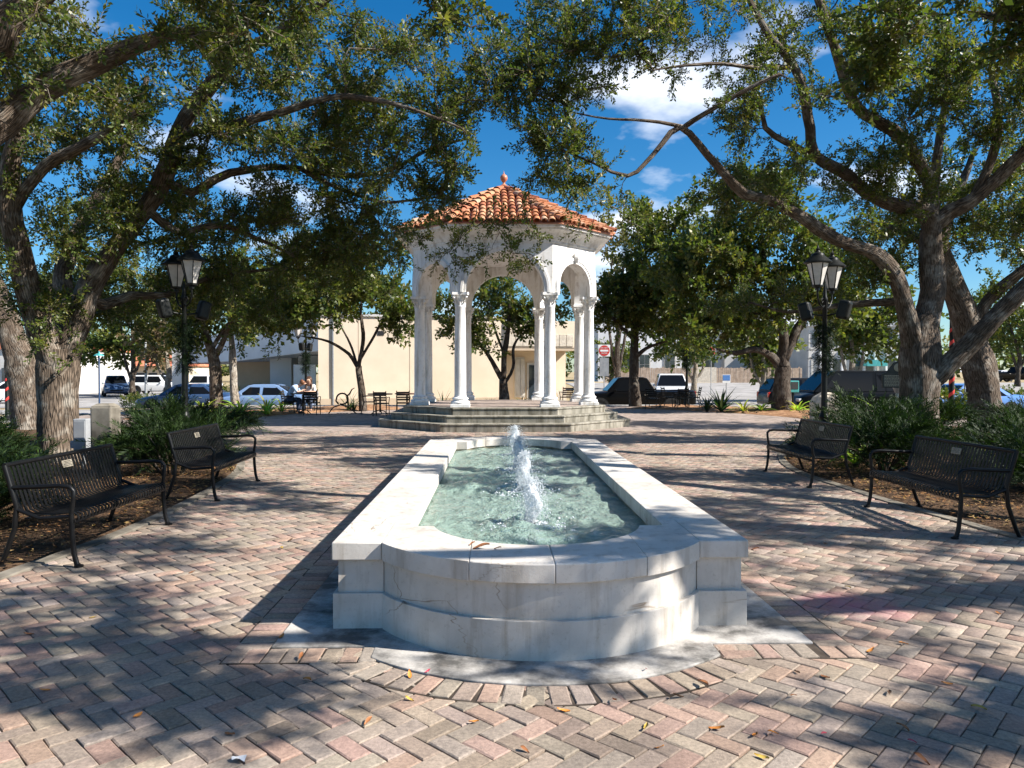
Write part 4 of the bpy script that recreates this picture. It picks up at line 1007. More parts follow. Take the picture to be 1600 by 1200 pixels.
grow_tree('oak_tree', 'near oak reaching in with dark limbs at the upper left corner', [
    [(-8.6, 6.4, 0.0, 0.50), (-8.5, 6.4, 0.8, 0.40), (-8.4, 6.5, 2.4, 0.36), (-8.3, 6.6, 3.0, 0.30)],
    [(-8.3, 6.6, 2.9, 0.24)] + lp((-120, 260, 8.0, 0.21), (-50, 225, 8.2, 0.19), (10, 195, 8.4, 0.17), (60, 148, 8.5, 0.155), (110, 118, 8.6, 0.14), (180, 88, 8.7, 0.11), (250, 60, 8.8, 0.08), (370, 45, 9.0, 0.04)),
    [(-8.3, 6.6, 3.0, 0.24), (-8.0, 6.9, 4.6, 0.20)] + lp((-60, 95, 7.9, 0.18), (15, 38, 8.0, 0.16), (60, -5, 8.0, 0.14), (140, -70, 8.0, 0.11), (330, -100, 7.8, 0.07), (520, -60, 7.6, 0.04), (690, -5, 7.5, 0.018)),
    [(-8.4, 6.5, 2.6, 0.22), (-9.6, 6.0, 4.5, 0.18), (-10.6, 5.2, 6.5, 0.11), (-11.0, 4.8, 8.0, 0.05)],
    [(-8.2, 6.6, 3.4, 0.18), (-7.4, 5.6, 5.2, 0.14), (-6.2, 4.4, 6.8, 0.08), (-5.0, 3.8, 7.6, 0.04)],
], [bl(60, 60, 8.5, 1.1, 0.8, 1.3, 34), bl(240, 20, 8.8, 1.2, 0.5, 1.1, 34), ((-7.6, 6.6, 7.2), 2.0, 2.0, 1.2, 50), ((-10.6, 5.4, 7.2), 2.0, 2.0, 1.5, 44), ((-6.0, 4.6, 7.4), 1.8, 1.6, 0.9, 40), ((-3.6, 3.4, 8.0), 1.6, 1.6, 0.7, 34), ((-3.4, 6.2, 7.6), 1.6, 1.4, 0.6, 32), ((-7.0, 1.6, 7.0), 2.0, 1.8, 1.0, 40), bl(400, -60, 8.2, 1.2, 0.45, 1.0, 26), bl(690, 12, 7.5, 0.55, 0.28, 0.5, 20, 6)], 12)

grow_tree('oak_tree', 'spreading oak with thick forked trunk behind the right benches', [
    lp((1438, 722, 15.4, 0.60), (1438, 702, 15.4, 0.47), (1437, 650, 15.4, 0.40), (1438, 595, 15.4, 0.40), (1437, 550, 15.4, 0.37), (1444, 500, 15.45, 0.30)),
    lp((1428, 545, 15.35, 0.20), (1416, 490, 15.2, 0.185), (1400, 435, 15.0, 0.16), (1368, 397, 14.8, 0.14), (1300, 372, 14.5, 0.12), (1250, 338, 14.2, 0.108), (1195, 308, 14.0, 0.098), (1160, 300, 13.8, 0.092), (1135, 272, 13.6, 0.08), (1105, 240, 13.4, 0.068), (1062, 197, 13.2, 0.052), (1020, 240, 13.0, 0.042), (980, 273, 12.8, 0.033), (930, 255, 12.6, 0.022), (880, 235, 12.4, 0.012)),
    lp((1066, 200, 13.2, 0.05), (1110, 172, 13.0, 0.045), (1170, 138, 12.9, 0.04), (1218, 116, 12.8, 0.025)),
    lp((1066, 198, 13.2, 0.04), (1010, 188, 13.0, 0.03), (950, 186, 12.9, 0.02), (890, 175, 12.8, 0.012)),
    lp((1446, 505, 15.45, 0.27), (1455, 450, 15.6, 0.24), (1453, 390, 15.6, 0.22), (1447, 330, 15.5, 0.19), (1400, 318, 15.2, 0.14), (1355, 300, 15.0, 0.125), (1320, 268, 14.8, 0.115), (1268, 243, 14.5, 0.105), (1262, 200, 14.3, 0.095), (1252, 140, 14.0, 0.085), (1235, 95, 13.8, 0.075), (1205, 60, 13.5, 0.06), (1175, 10, 13.2, 0.05), (1150, -50, 13.0, 0.03)),
    lp((1270, 244, 14.5, 0.07), (1228, 222, 14.3, 0.06), (1196, 200, 14.2, 0.05), (1188, 150, 14.0, 0.035)),
    lp((1240, 105, 13.8, 0.05), (1180, 105, 13.6, 0.04), (1110, 100, 13.4, 0.03), (1020, 110, 13.2, 0.015)),
    lp((1452, 340, 15.5, 0.16), (1456, 290, 15.4, 0.15), (1433, 250, 15.2, 0.13), (1395, 203, 15.0, 0.12), (1342, 172, 14.7, 0.11), (1322, 125, 14.4, 0.10), (1298, 55, 14.0, 0.085), (1280, 0, 13.7, 0.07), (1260, -60, 13.4, 0.04)),
    lp((1462, 350, 15.5, 0.17), (1485, 330, 15.4, 0.165), (1515, 315, 15.2, 0.15), (1560, 278, 15.0, 0.13), (1600, 240, 14.8, 0.12), (1660, 190, 14.6, 0.10), (1740, 120, 14.4, 0.06)),
    lp((1458, 300, 15.6, 0.11), (1466, 230, 15.8, 0.09), (1476, 150, 15.9, 0.06), (1482, 40, 16.0, 0.03)),
    lp((1520, 312, 15.2, 0.10), (1552, 250, 15.1, 0.09), (1562, 185, 15.0, 0.08), (1550, 110, 15.0, 0.065), (1556, 20, 15.0, 0.035)),
    lp((1452, 600, 15.35, 0.21), (1480, 572, 15.2, 0.20), (1510, 545, 15.1, 0.185), (1550, 500, 14.9, 0.175), (1595, 455, 14.7, 0.16), (1650, 410, 14.5, 0.13), (1750, 340, 14.3, 0.07)),
    lp((1412, 470, 15.25, 0.09), (1385, 471, 15.4, 0.085), (1340, 474, 15.6, 0.07), (1290, 479, 15.8, 0.055), (1230, 487, 16.0, 0.035), (1170, 472, 16.2, 0.02)),
], [bl(880, 80, 13, 1.0, 1.0, 1.2, 50, 9), bl(870, 245, 12.8, 0.8, 0.8, 0.9, 38, 9), bl(1040, 60, 13, 1.3, 0.9, 1.3, 38, 9), bl(1160, 170, 13.8, 1.4, 1.0, 1.3, 36, 8), bl(1290, 70, 14, 1.5, 0.9, 1.4, 44), bl(1430, 130, 14.2, 1.4, 1.1, 1.2, 78),
    bl(1230, 290, 14.5, 1.4, 0.8, 1.2, 40), bl(1380, 290, 15.4, 1.4, 1.0, 1.3, 52), bl(1560, 110, 14.5, 1.3, 1.4, 1.5, 64), bl(1560, 320, 15.5, 1.3, 0.9, 1.4, 42), bl(1330, 420, 15.8, 1.3, 0.5, 1.0, 26), bl(1180, 470, 16.2, 1.0, 0.4, 1.0, 14),
    bl(1300, -140, 14, 2.6, 1.1, 2.2, 70), bl(1000, -90, 13, 1.5, 0.7, 1.5, 30, 6), bl(1760, 120, 15, 2.2, 2.0, 2.2, 70), bl(940, 325, 12.7, 0.5, 0.35, 0.5, 9, 5), bl(830, 140, 12.8, 0.7, 0.8, 0.8, 28, 8), bl(960, 40, 12.8, 0.8, 0.6, 0.8, 24, 8)], 13, twigs=10)

grow_tree('oak_tree', 'oak trunk leaning behind the forked oak at the right edge', [
    lp((1546, 690, 19.5, 0.50), (1543, 660, 19.5, 0.42), (1534, 595, 19.5, 0.40), (1520, 545, 19.5, 0.38), (1503, 480, 19.4, 0.30), (1482, 425, 19.3, 0.26), (1470, 385, 19.2, 0.20), (1490, 320, 19.2, 0.13), (1520, 240, 19.2, 0.07)),
    lp((1515, 530, 19.5, 0.16), (1545, 470, 19.4, 0.15), (1600, 420, 19.2, 0.12), (1680, 360, 19.0, 0.07)), lp((1478, 415, 19.3, 0.13), (1430, 370, 19.5, 0.10), (1380, 350, 20, 0.06))],
    [bl(1500, 300, 19.5, 2.0, 1.6, 1.8, 60), bl(1600, 400, 19.5, 1.8, 1.2, 1.6, 45), bl(1400, 360, 20, 1.8, 1.0, 1.5, 40), bl(1660, 250, 19, 2, 1.8, 2, 50)], 14, 'mid')
grow_tree('oak_tree', 'oak trunk standing half hidden at the far left edge', [
    lp((52, 690, 20.0, 0.52), (50, 660, 20.0, 0.44), (46, 610, 20.0, 0.42), (36, 560, 20.0, 0.38), (20, 510, 19.9, 0.30), (-10, 440, 19.8, 0.24), (-50, 350, 19.6, 0.15)),
    lp((40, 570, 20.0, 0.18), (60, 500, 20.2, 0.16), (90, 430, 20.4, 0.12), (130, 340, 20.6, 0.07))],
    [bl(-40, 340, 20, 2.6, 1.8, 2.2, 56), bl(90, 390, 20.5, 2.4, 1.5, 2.0, 56), bl(170, 450, 21, 1.8, 0.9, 1.6, 32)], 15, 'mid')
grow_tree('oak_tree', 'overhanging oak whose leaves fill the top edge of the right side', [
    [(10.4, 4.6, 0.0, 0.52), (10.3, 4.6, 0.8, 0.42), (10.2, 4.7, 2.4, 0.38), (10.1, 4.8, 3.0, 0.30)],
    [(10.1, 4.8, 3.0, 0.25), (8.6, 5.6, 4.6, 0.20), (6.8, 6.6, 6.0, 0.13), (5.2, 7.4, 6.9, 0.06)], [(10.1, 4.8, 3.0, 0.24), (10.2, 6.6, 4.6, 0.18), (8.8, 8.6, 5.8, 0.12), (7.0, 10.2, 6.5, 0.06)],
    [(10.2, 4.7, 2.8, 0.24), (9.0, 3.4, 4.9, 0.18), (7.2, 2.2, 6.4, 0.11), (5.2, 1.8, 7.2, 0.05)], [(10.2, 4.7, 3.0, 0.22), (11.8, 3.8, 5.6, 0.16), (12.6, 3.4, 7.4, 0.08)]],
    [((7.8, 5.8, 6.2), 2.2, 1.8, 1.0, 18, 16), ((5.4, 7.2, 6.9), 1.6, 1.5, 0.6, 17, 16), ((3.9, 4.7, 6.8), 1.6, 1.4, 0.5, 13, 16), ((9.9, 8.0, 6.6), 2.0, 1.8, 1.2, 28, 16), ((6.6, 10.4, 6.5), 1.5, 1.4, 0.8, 30, 16), ((7.4, 2.6, 6.4), 1.8, 1.0, 0.6, 11, 16), ((11.6, 4.2, 6.8), 2.4, 2.4, 1.4, 27, 16),
     ((4.4, 3.2, 6.4), 1.2, 0.8, 0.4, 7, 15), ((9.4, 0.6, 5.8), 1.8, 1.0, 0.8, 7, 16), ((12.5, 8.2, 6.0), 1.8, 1.8, 1.4, 18, 16), ((4.6, 1.75, 5.4), 0.9, 0.45, 0.35, 9, 16), ((3.4, 1.95, 5.0), 0.5, 0.3, 0.3, 4, 14), ((8.6, 1.5, 5.0), 0.8, 0.5, 0.4, 5, 16)], 16, 'mid')

grow_tree('small_tree', 'small bare-branched tree before the beige wall left of the gazebo', [
    lp((567, 646, 29, 0.17), (565, 620, 29, 0.14), (562, 590, 29, 0.135), (560, 572, 29, 0.12)), lp((560, 575, 29, 0.08), (545, 553, 29, 0.07), (522, 538, 28.8, 0.055), (503, 531, 28.6, 0.04), (470, 525, 28.4, 0.02)),
    lp((561, 574, 29, 0.085), (568, 530, 29, 0.075), (564, 490, 29, 0.055), (570, 440, 29, 0.03)), lp((563, 560, 29, 0.06), (580, 532, 29.2, 0.055), (600, 500, 29.4, 0.04), (622, 470, 29.5, 0.02)), lp((562, 585, 29, 0.05), (550, 545, 29.2, 0.045), (530, 505, 29.4, 0.03), (515, 470, 29.5, 0.02))],
    [bl(555, 450, 29, 1.9, 0.9, 1.6, 34, 6), bl(615, 505, 29.3, 1.0, 0.8, 1.0, 22, 6), bl(495, 470, 29, 1.3, 0.8, 1.2, 24, 6), bl(590, 400, 29, 1.6, 0.7, 1.4, 20, 6)], 17, 'far', bark='bark_far', twigs=5, step=0.4)
grow_tree('small_tree', 'forked tree seen through the front arch of the gazebo', [
    lp((788, 634, 33, 0.25), (787, 610, 33, 0.20), (786, 592, 33, 0.19)), lp((785, 595, 33, 0.12), (768, 565, 33, 0.10), (752, 540, 33, 0.08), (735, 528, 33, 0.05), (715, 510, 33, 0.03)), lp((786, 592, 33, 0.14), (790, 545, 33, 0.12), (795, 500, 33, 0.09), (798, 440, 33, 0.05)), lp((789, 598, 33, 0.08), (802, 575, 33, 0.07), (803, 540, 33, 0.06), (818, 520, 33, 0.04), (835, 495, 33, 0.025)), lp((790, 560, 33, 0.06), (775, 520, 33, 0.05), (765, 480, 33, 0.03))],
    [bl(795, 470, 33, 1.7, 1.3, 1.6, 46, 6), bl(745, 510, 33, 0.9, 0.8, 1.0, 22, 6), bl(840, 495, 33, 0.9, 0.9, 1.0, 20, 6), bl(700, 490, 33, 1.1, 1.0, 1.0, 22, 6), bl(875, 470, 33.5, 1.0, 1.0, 1.0, 14, 5)], 18, 'far', bark='bark_far', step=0.4)
grow_tree('shade_tree', 'dense dark tree just right of the gazebo columns', [
    lp((993, 640, 33, 0.28), (991, 610, 33, 0.23), (990, 570, 33, 0.20), (990, 520, 33, 0.18), (992, 470, 33, 0.13), (1000, 400, 33, 0.08)), lp((991, 560, 33, 0.10), (1010, 545, 32.8, 0.08), (1035, 535, 32.5, 0.05)), lp((990, 520, 33, 0.12), (1030, 470, 32.6, 0.10), (1070, 420, 32.2, 0.06)), lp((990, 530, 33, 0.10), (960, 500, 33, 0.07), (945, 480, 33, 0.04))],
    [bl(998, 470, 33, 1.6, 1.4, 1.5, 76), bl(1060, 400, 32.5, 2.5, 2.2, 1.8, 110), bl(952, 478, 33, 0.9, 0.8, 1.0, 30), bl(1060, 505, 32.5, 1.8, 1.0, 1.4, 70), bl(1000, 360, 33, 1.6, 1.2, 1.5, 44)], 19, 'far', OAK, 'bark_far', step=0.4, twigs=6)
grow_tree('shade_tree', 'low-forking tree on a mulch mound left of the black van', [
    lp((1224, 650, 27.5, 0.42), (1222, 632, 27.5, 0.34), (1221, 600, 27.5, 0.30), (1222, 572, 27.5, 0.30)), lp((1218, 572, 27.5, 0.17), (1205, 556, 27.4, 0.15), (1178, 545, 27.2, 0.12), (1150, 552, 27.0, 0.08), (1120, 545, 26.8, 0.04)), lp((1222, 565, 27.5, 0.22), (1226, 525, 27.5, 0.18), (1214, 495, 27.4, 0.14), (1160, 480, 27.2, 0.09), (1110, 460, 27, 0.05)), lp((1226, 560, 27.5, 0.20), (1242, 520, 27.6, 0.16), (1262, 490, 27.7, 0.12), (1290, 450, 27.8, 0.07)), lp((1220, 505, 27.4, 0.12), (1200, 440, 27.4, 0.10), (1190, 360, 27.4, 0.06))],
    [bl(1120, 420, 27.3, 2.2, 1.6, 1.6, 104), bl(1230, 410, 28, 2.4, 1.5, 1.7, 100), bl(1170, 325, 27.5, 2.4, 1.1, 1.6, 76), bl(1290, 480, 28, 1.4, 0.8, 1.2, 30), bl(1110, 500, 26.8, 1.4, 0.6, 1.0, 34), bl(1200, 490, 27.5, 1.4, 0.5, 1.2, 24), bl(1330, 440, 28, 1.4, 1.0, 1.3, 30)], 20, 'far', OAK, 'bark_far', step=0.4, twigs=6)
grow_tree('young_tree', 'grey-trunked tree between the blue cars and the left lamp post', [
    lp((340, 640, 27, 0.26), (338, 615, 27, 0.22), (336, 580, 27, 0.21), (333, 555, 27, 0.18), (322, 520, 27, 0.10), (310, 470, 27, 0.05)), lp((334, 560, 27, 0.12), (350, 530, 27, 0.09), (365, 480, 27, 0.05)), lp((330, 545, 27, 0.08), (385, 470, 27.2, 0.06), (430, 430, 27.4, 0.04))],
    [bl(325, 470, 27, 1.6, 1.2, 1.5, 44), bl(405, 480, 27.3, 1.8, 0.9, 1.4, 56), bl(460, 440, 27.3, 2.0, 1.2, 1.5, 64), bl(300, 520, 27, 0.9, 0.5, 0.9, 14), bl(520, 450, 27.5, 1.2, 0.9, 1.2, 22)], 21, 'far', SUNNY, 'bark', step=0.4)
grow_tree('young_tree', 'slim pale-trunked tree beside the drive-through canopy', [lp((368, 632, 34, 0.21), (365, 600, 34, 0.17), (362, 550, 34, 0.15), (360, 500, 34, 0.10), (365, 450, 34, 0.05))],
    [bl(362, 470, 34, 1.5, 1.2, 1.4, 40), bl(380, 520, 34, 1.0, 0.5, 0.9, 12)], 22, 'far', SUNNY, 'bark_pale', step=0.4)
FARG = 'trees on the far side of the streets'
for nm, lab, base, blobs, sd, pal, bk in (
    ('far_tree', 'bushy green tree over the white parked car at far left', (207, 616, 62), [bl(205, 500, 62, 3.6, 3.0, 3, 60), bl(170, 550, 62, 2.2, 1.2, 2, 18)], 31, SUNNY, 'bark_far'),
    ('far_tree', 'dark green tree behind the thin teal-topped post', (140, 615, 75), [bl(130, 510, 75, 4.2, 4.0, 4, 55)], 32, DARKG, 'bark_far'),
    ('far_tree', 'bare brownish tree beside the white canopy column', (262, 620, 58), [bl(258, 540, 58, 1.9, 2.0, 2, 16)], 33, [((0.16, 0.11, 0.07), 0.6), ((0.13, 0.12, 0.05), 0.4)], 'bark_pale'),
    ('far_tree', 'wide green tree beyond the street at the right edge', (1590, 596, 75), [bl(1575, 500, 75, 6.0, 4.0, 4, 90), bl(1640, 470, 75, 4, 4, 4, 40)], 34, OAK, 'bark_far'),
    ('far_tree', 'yellow-green tree in front of the pale grey building', (1085, 606, 58), [bl(1080, 530, 58, 2.6, 2.2, 2, 36)], 35, SUNNY, 'bark_pale'),
    ('far_tree', 'pale-stemmed bushy tree beside the low-forking tree', (1192, 618, 46), [bl(1190, 530, 46, 1.7, 1.7, 1.6, 32)], 36, SUNNY, 'bark_pale'),
    ('far_tree', 'loose pale tree behind the roof of the black van', (1330, 612, 50), [bl(1330, 500, 50, 2.6, 2.0, 2, 40), bl(1400, 510, 50, 2, 2, 2, 22)], 37, SUNNY, 'bark_pale'),
    ('far_tree', 'tall thin-leaved tree behind the right gazebo eave', (965, 612, 56), [bl(975, 400, 56, 2.2, 4.2, 2.0, 26, 4)], 38, [((0.15, 0.13, 0.05), 0.6), ((0.10, 0.10, 0.03), 0.4)], 'bark_far'),
    ('far_tree', 'leafy tree far behind the beige wall left of the gazebo', (610, 612, 66), [bl(600, 470, 66, 4.5, 2.6, 3, 46)], 39, OAK, 'bark_far'),
    ('far_tree', 'round green tree behind the red and white sign', (955, 606, 70), [bl(955, 560, 70, 1.7, 1.2, 1.5, 20)], 40, SUNNY, 'bark_far')):
    bx, by_, d = base; p = at(bx, by_, d); g_ = gz(p.x, p.y); c = Vector(blobs[0][0])
    grow_tree(nm, lab, [[(p.x, p.y, g_ - 0.1, 0.30), (p.x, p.y, g_ + 1.2, 0.22), (p.x + 0.1, p.y, (g_ + c.z) / 2, 0.18), (c.x, c.y, c.z, 0.08)], [(p.x, p.y, g_ + 1.4, 0.12), (p.x + 0.7, p.y, (g_ + c.z) / 2, 0.10), (c.x + 0.9, c.y, c.z, 0.05)], [(p.x, p.y, g_ + 1.2, 0.12), (p.x - 0.6, p.y, (g_ + c.z) / 2, 0.10), (c.x - 0.9, c.y, c.z, 0.05)]],
              blobs, sd, 'vfar', pal, bk, FARG, free=1.6, step=0.7)

# ------------------------------------------------------------------ shrubs and plants
def spray_template(rs):
    V, Fq = [], []; L = 0.34
    for i in range(26):
        q = (i + 0.5) / 26; p = np.array([L * q, 0.0, -0.10 * L * q * q]); sd = 1 if i % 2 else -1; sp = rs.uniform(0.45, 0.8)
        d = np.array([math.cos(sp), sd * math.sin(sp), rs.uniform(-0.25, 0.35)]); d /= np.linalg.norm(d); l = (0.085 * (1 - 0.55 * q) + 0.02) * rs.uniform(0.8, 1.3); s = np.cross(d, [0, 0, 1.0] + rs.normal(0, 0.5, 3)); s /= np.linalg.norm(s); o = len(V); w_ = 0.0065
        V += [p, p + d * l * 0.5 + s * w_, p + d * l, p + d * l * 0.5 - s * w_]; Fq.append((o, o + 1, o + 2, o + 3, 0))
    return np.array(V), np.array(Fq), 0
SPR = [spray_template(np.random.RandomState(i)) for i in range(8)]
JUN = [((0.010, 0.022, 0.006), 0.45), ((0.020, 0.042, 0.009), 0.4), ((0.044, 0.080, 0.014), 0.15)]
def juniper(x, y, r_, h, seed, label):
    rs = np.random.RandomState(seed); t = thing('juniper_shrub', label, 'shrub', (x, y, 0.0), 0, 'junipers in the planting beds')
    pos, dr, sc, st = [], [], [], MB()
    nb = int(26 * r_)
    for i in range(nb):
        a = rs.uniform(0, 6.283); rad = r_ * math.sqrt(rs.uniform(0.02, 1)); hh = 0.9 * h * (1 - 0.55 * (rad / r_) ** 2) * rs.uniform(0.75, 1.15)
        tip = np.array([rad * math.cos(a), rad * math.sin(a), hh]); b0 = np.array([0.12 * math.cos(a), 0.12 * math.sin(a), 0.0]); mid = (b0 + tip) / 2 + np.array([0, 0, 0.15 * h])
        C = catmull([(*b0, 0.014), (*mid, 0.009), (*tip, 0.003)], 0.12); st.tube([tuple(q[:3]) for q in C], [float(q[3]) for q in C], 4, False)
        for q in range(27):
            k = int(len(C) * (0.25 + 0.75 * rs.uniform(0, 1) ** 0.6)); k = min(k, len(C) - 1); d = C[k, :3] - C[max(0, k - 1), :3]; d = d / (np.linalg.norm(d) + 1e-9)
            pos.append(C[k, :3] + rs.normal(0, 0.05, 3)); dr.append(d * 0.7 + np.array([math.cos(a), math.sin(a), 0.2]) * 0.35 + rs.normal(0, 0.45, 3)); sc.append(rs.uniform(0.6, 1.25))
    st.build('stem', 'bark_far', t); o = link_mesh('foliage', place_twigs(rs, pos, dr, sc, SPR, JUN, ['juniper', 'bark_far'], 'foliage'), t); o['kind'] = 'stuff'
for i, a in enumerate((
    (-4.78, 11.0, 0.82, 0.95, 'feathery juniper right behind the farther left bench'), (-5.55, 12.9, 0.95, 1.0, 'tall juniper between concrete pillar and left lamp post'), (-6.3, 14.4, 1.2, 0.98, 'juniper at the foot of the left lamp post'), (-6.5, 16.6, 1.1, 0.85, 'last juniper of the left bed, nearest the gazebo'),
    (-5.3, 7.5, 0.9, 0.60, 'dark juniper right behind the nearer left bench'), (-6.9, 9.4, 1.0, 0.70, 'low juniper in front of the left forked oak trunk'), (-8.4, 11.6, 1.1, 0.75, 'shaded juniper on the left side of the forked oak'), (-9.2, 9.0, 1.2, 0.6, 'juniper in deep shade at the left picture edge'),
    (6.0, 11.2, 1.1, 0.95, 'feathery juniper right behind the farther right bench'), (6.8, 13.0, 1.2, 1.02, 'broad juniper between right lamp post and forked oak'), (7.6, 14.9, 1.1, 1.0, 'juniper at the foot of the right lamp post'), (6.9, 9.0, 0.95, 0.66, 'dark juniper behind the nearer right bench'), (8.1, 11.0, 1.0, 0.75, 'low juniper before the trunk of the right forked oak'),
    (9.6, 12.8, 1.1, 0.85, 'juniper to the right of the right forked oak trunk'), (11.2, 14.4, 1.2, 0.9, 'juniper before the leaning trunk at the right edge'), (9.3, 9.8, 1.0, 0.62, 'juniper at the right picture edge behind the bench back'), (10.2, 17.2, 1.1, 0.95, 'far juniper behind the right forked oak'))):
    juniper(*a[:4], 60 + i, a[4])

def rosette(name, label, x, y, n, L, w_, col, seed, z=0.02, spiky=False, group=None):
    r_ = random.Random(seed); t = thing(name, label, 'plant', (x, y, z), 0, group); V, Fc, T = [], [], []
    for i in range(n):
        a = i * 2.39996 + r_.uniform(-0.2, 0.2); el = R(r_.uniform(78, 84)) - (i / n) * R(52); l = L * r_.uniform(0.75, 1.15); k = 7; o = len(V); c = tuple(q * r_.uniform(0.7, 1.35) for q in col)
        p = Vector((0.03 * math.cos(a), 0.03 * math.sin(a), 0)); e = el; s = Vector((-math.sin(a), math.cos(a), 0))
        for j in range(k + 1):
            q = j / k; ww = w_ * (0.55 + 1.2 * q - 1.75 * q * q) if not spiky else w_ * (1 - q ** 1.4); ww = max(ww, 0.003); up = Vector((-math.cos(a) * math.sin(e), -math.sin(a) * math.sin(e), math.cos(e)))
            V += [tuple(p - s * ww / 2 + up * ww * 0.22), tuple(p), tuple(p + s * ww / 2 + up * ww * 0.22)]; T += [c] * 3
            p = p + Vector((math.cos(a) * math.cos(e), math.sin(a) * math.cos(e), math.sin(e))) * (l / k); e -= R(4 if spiky else r_.uniform(7, 15))
        for j in range(k):
            for m_ in range(2): Fc.append((o + 3 * j + m_, o + 3 * j + m_ + 1, o + 3 * j + m_ + 4, o + 3 * j + m_ + 3))
    link_mesh('leaves', np_mesh('leaves', np.array(V), np.array(Fc), 4, ['strap'], np.array(T), smooth=True), t)
    b = MB(); b.lathe([(0.05, -0.05), (0.06, 0.02), (0.03, 0.08)], 8); b.build('crown_base', 'bark_far', t)
YG, DG, MG = (0.34, 0.42, 0.07), (0.03, 0.06, 0.02), (0.10, 0.17, 0.035)
BG = 'strap-leaved plants in the far beds'
for px, py, d, n, L, w_, c, lab, sp in (
    (376, 650, 25.0, 26, 0.95, 0.10, YG, 'bright yellow-green strap plant before the light blue car', False), (417, 646, 25.8, 24, 1.0, 0.09, YG, 'tall yellow-green strap plant beside the stooping person', False), (440, 640, 27.5, 18, 0.9, 0.08, YG, 'yellow-green strap plant behind the stooping person', False),
    (285, 650, 24.5, 18, 0.75, 0.09, MG, 'green strap plant left of the lamp post', False), (318, 648, 25, 20, 0.8, 0.09, YG, 'yellow-green strap plant right of the left lamp post', False), (352, 648, 25.5, 14, 0.6, 0.08, MG, 'small green strap plant at the grey tree trunk', False),
    (545, 640, 29, 12, 0.8, 0.06, DG, 'dark spiky plant beside the curled bike rack', True), (553, 640, 29.2, 10, 0.7, 0.06, DG, 'thin spiky plant at the small tree foot', True),
    (1127, 640, 28, 26, 1.05, 0.12, DG, 'dark broad agave left of the low-forking tree', True), (1105, 640, 28.5, 18, 0.8, 0.10, DG, 'dark agave beside the black tables', True), (1162, 643, 27.6, 18, 0.7, 0.08, YG, 'yellow-green strap plant between agave and mound', False), (1190, 643, 27.4, 20, 0.6, 0.10, MG, 'round green plant left of the mound', False), (1247, 643, 27.2, 22, 0.75, 0.09, YG, 'yellow-green strap plant right of the mound', False),
    (766, 634, 31, 16, 0.6, 0.05, DG, 'dark grassy plant at the foot of the forked tree', True), (815, 634, 31.5, 16, 0.7, 0.08, MG, 'green plant right of the forked tree seen through the arch', False), (692, 636, 31, 10, 0.9, 0.06, DG, 'tall dark spiky plant between the left gazebo columns', True)):
    p = at(px, py, d); rosette('strap_plant', lab, p.x, p.y, n, L, w_, c, int(px), 0.04, sp, BG)
for px, py, d, lab in ((1338, 700, 12.0, 'leafy bright plant peeking over the farther right bench'), (1578, 700, 11.0, 'broad-leaved light plant behind the nearer right bench'), (1395, 660, 16.6, 'bright leafy plant at the base of the dark plaque post')):
    p = gp(px, py) if False else at(px, py, d); rosette('leafy_plant', lab, p.x, p.y, 13, 0.62 if px != 1395 else 1.25, 0.15, (0.17, 0.28, 0.06), int(px), 0.03, False, 'broad-leaved plants in the right bed')

def litter(name, poly_fn, n, seed, label, size=(0.03, 0.07)):
    rs = np.random.RandomState(seed); V, Fc, T = [], [], []
    for i in range(n):
        x, y, z = poly_fn(rs); a = rs.uniform(0, 6.283); l = rs.uniform(*size); w_ = l * rs.uniform(0.35, 0.55); tl = rs.normal(0, 0.35, 2); c, s = math.cos(a), math.sin(a); o = len(V)
        for u, v in ((-l / 2, 0), (0, w_ / 2), (l / 2, 0), (0, -w_ / 2)): V.append((x + u * c - v * s, y + u * s + v * c, z + 0.012 + abs(u * tl[0]) + abs(v * tl[1]) + rs.uniform(0, 0.01)))
        Fc.append((o, o + 1, o + 2, o + 3)); T += [[(0.30, 0.15, 0.06), (0.20, 0.10, 0.045), (0.36, 0.24, 0.10), (0.12, 0.07, 0.035)][rs.randint(4)]] * 4
    o = link_mesh(name, np_mesh(name, np.array(V), np.array(Fc), 4, ['dry'], np.array(T))); tag(o, label, 'leaf litter', None, 'stuff')
def in_left(rs): y = rs.uniform(4.5, 19); xl = np.interp(y, LE[:, 1], LE[:, 0]); return xl - 0.1 - abs(rs.normal(0, 1.6)), y, 0.035
def in_right(rs): y = rs.uniform(5, 19); xr = np.interp(y, RE[:, 1], RE[:, 0]); return xr + 0.1 + abs(rs.normal(0, 1.8)), y, 0.035
litter('leaf_litter', in_left, 8000, 1, 'brown leaf litter on the shaded left planting bed'); litter('leaf_litter', in_right, 8400, 2, 'brown leaf litter on the right planting bed behind the benches')
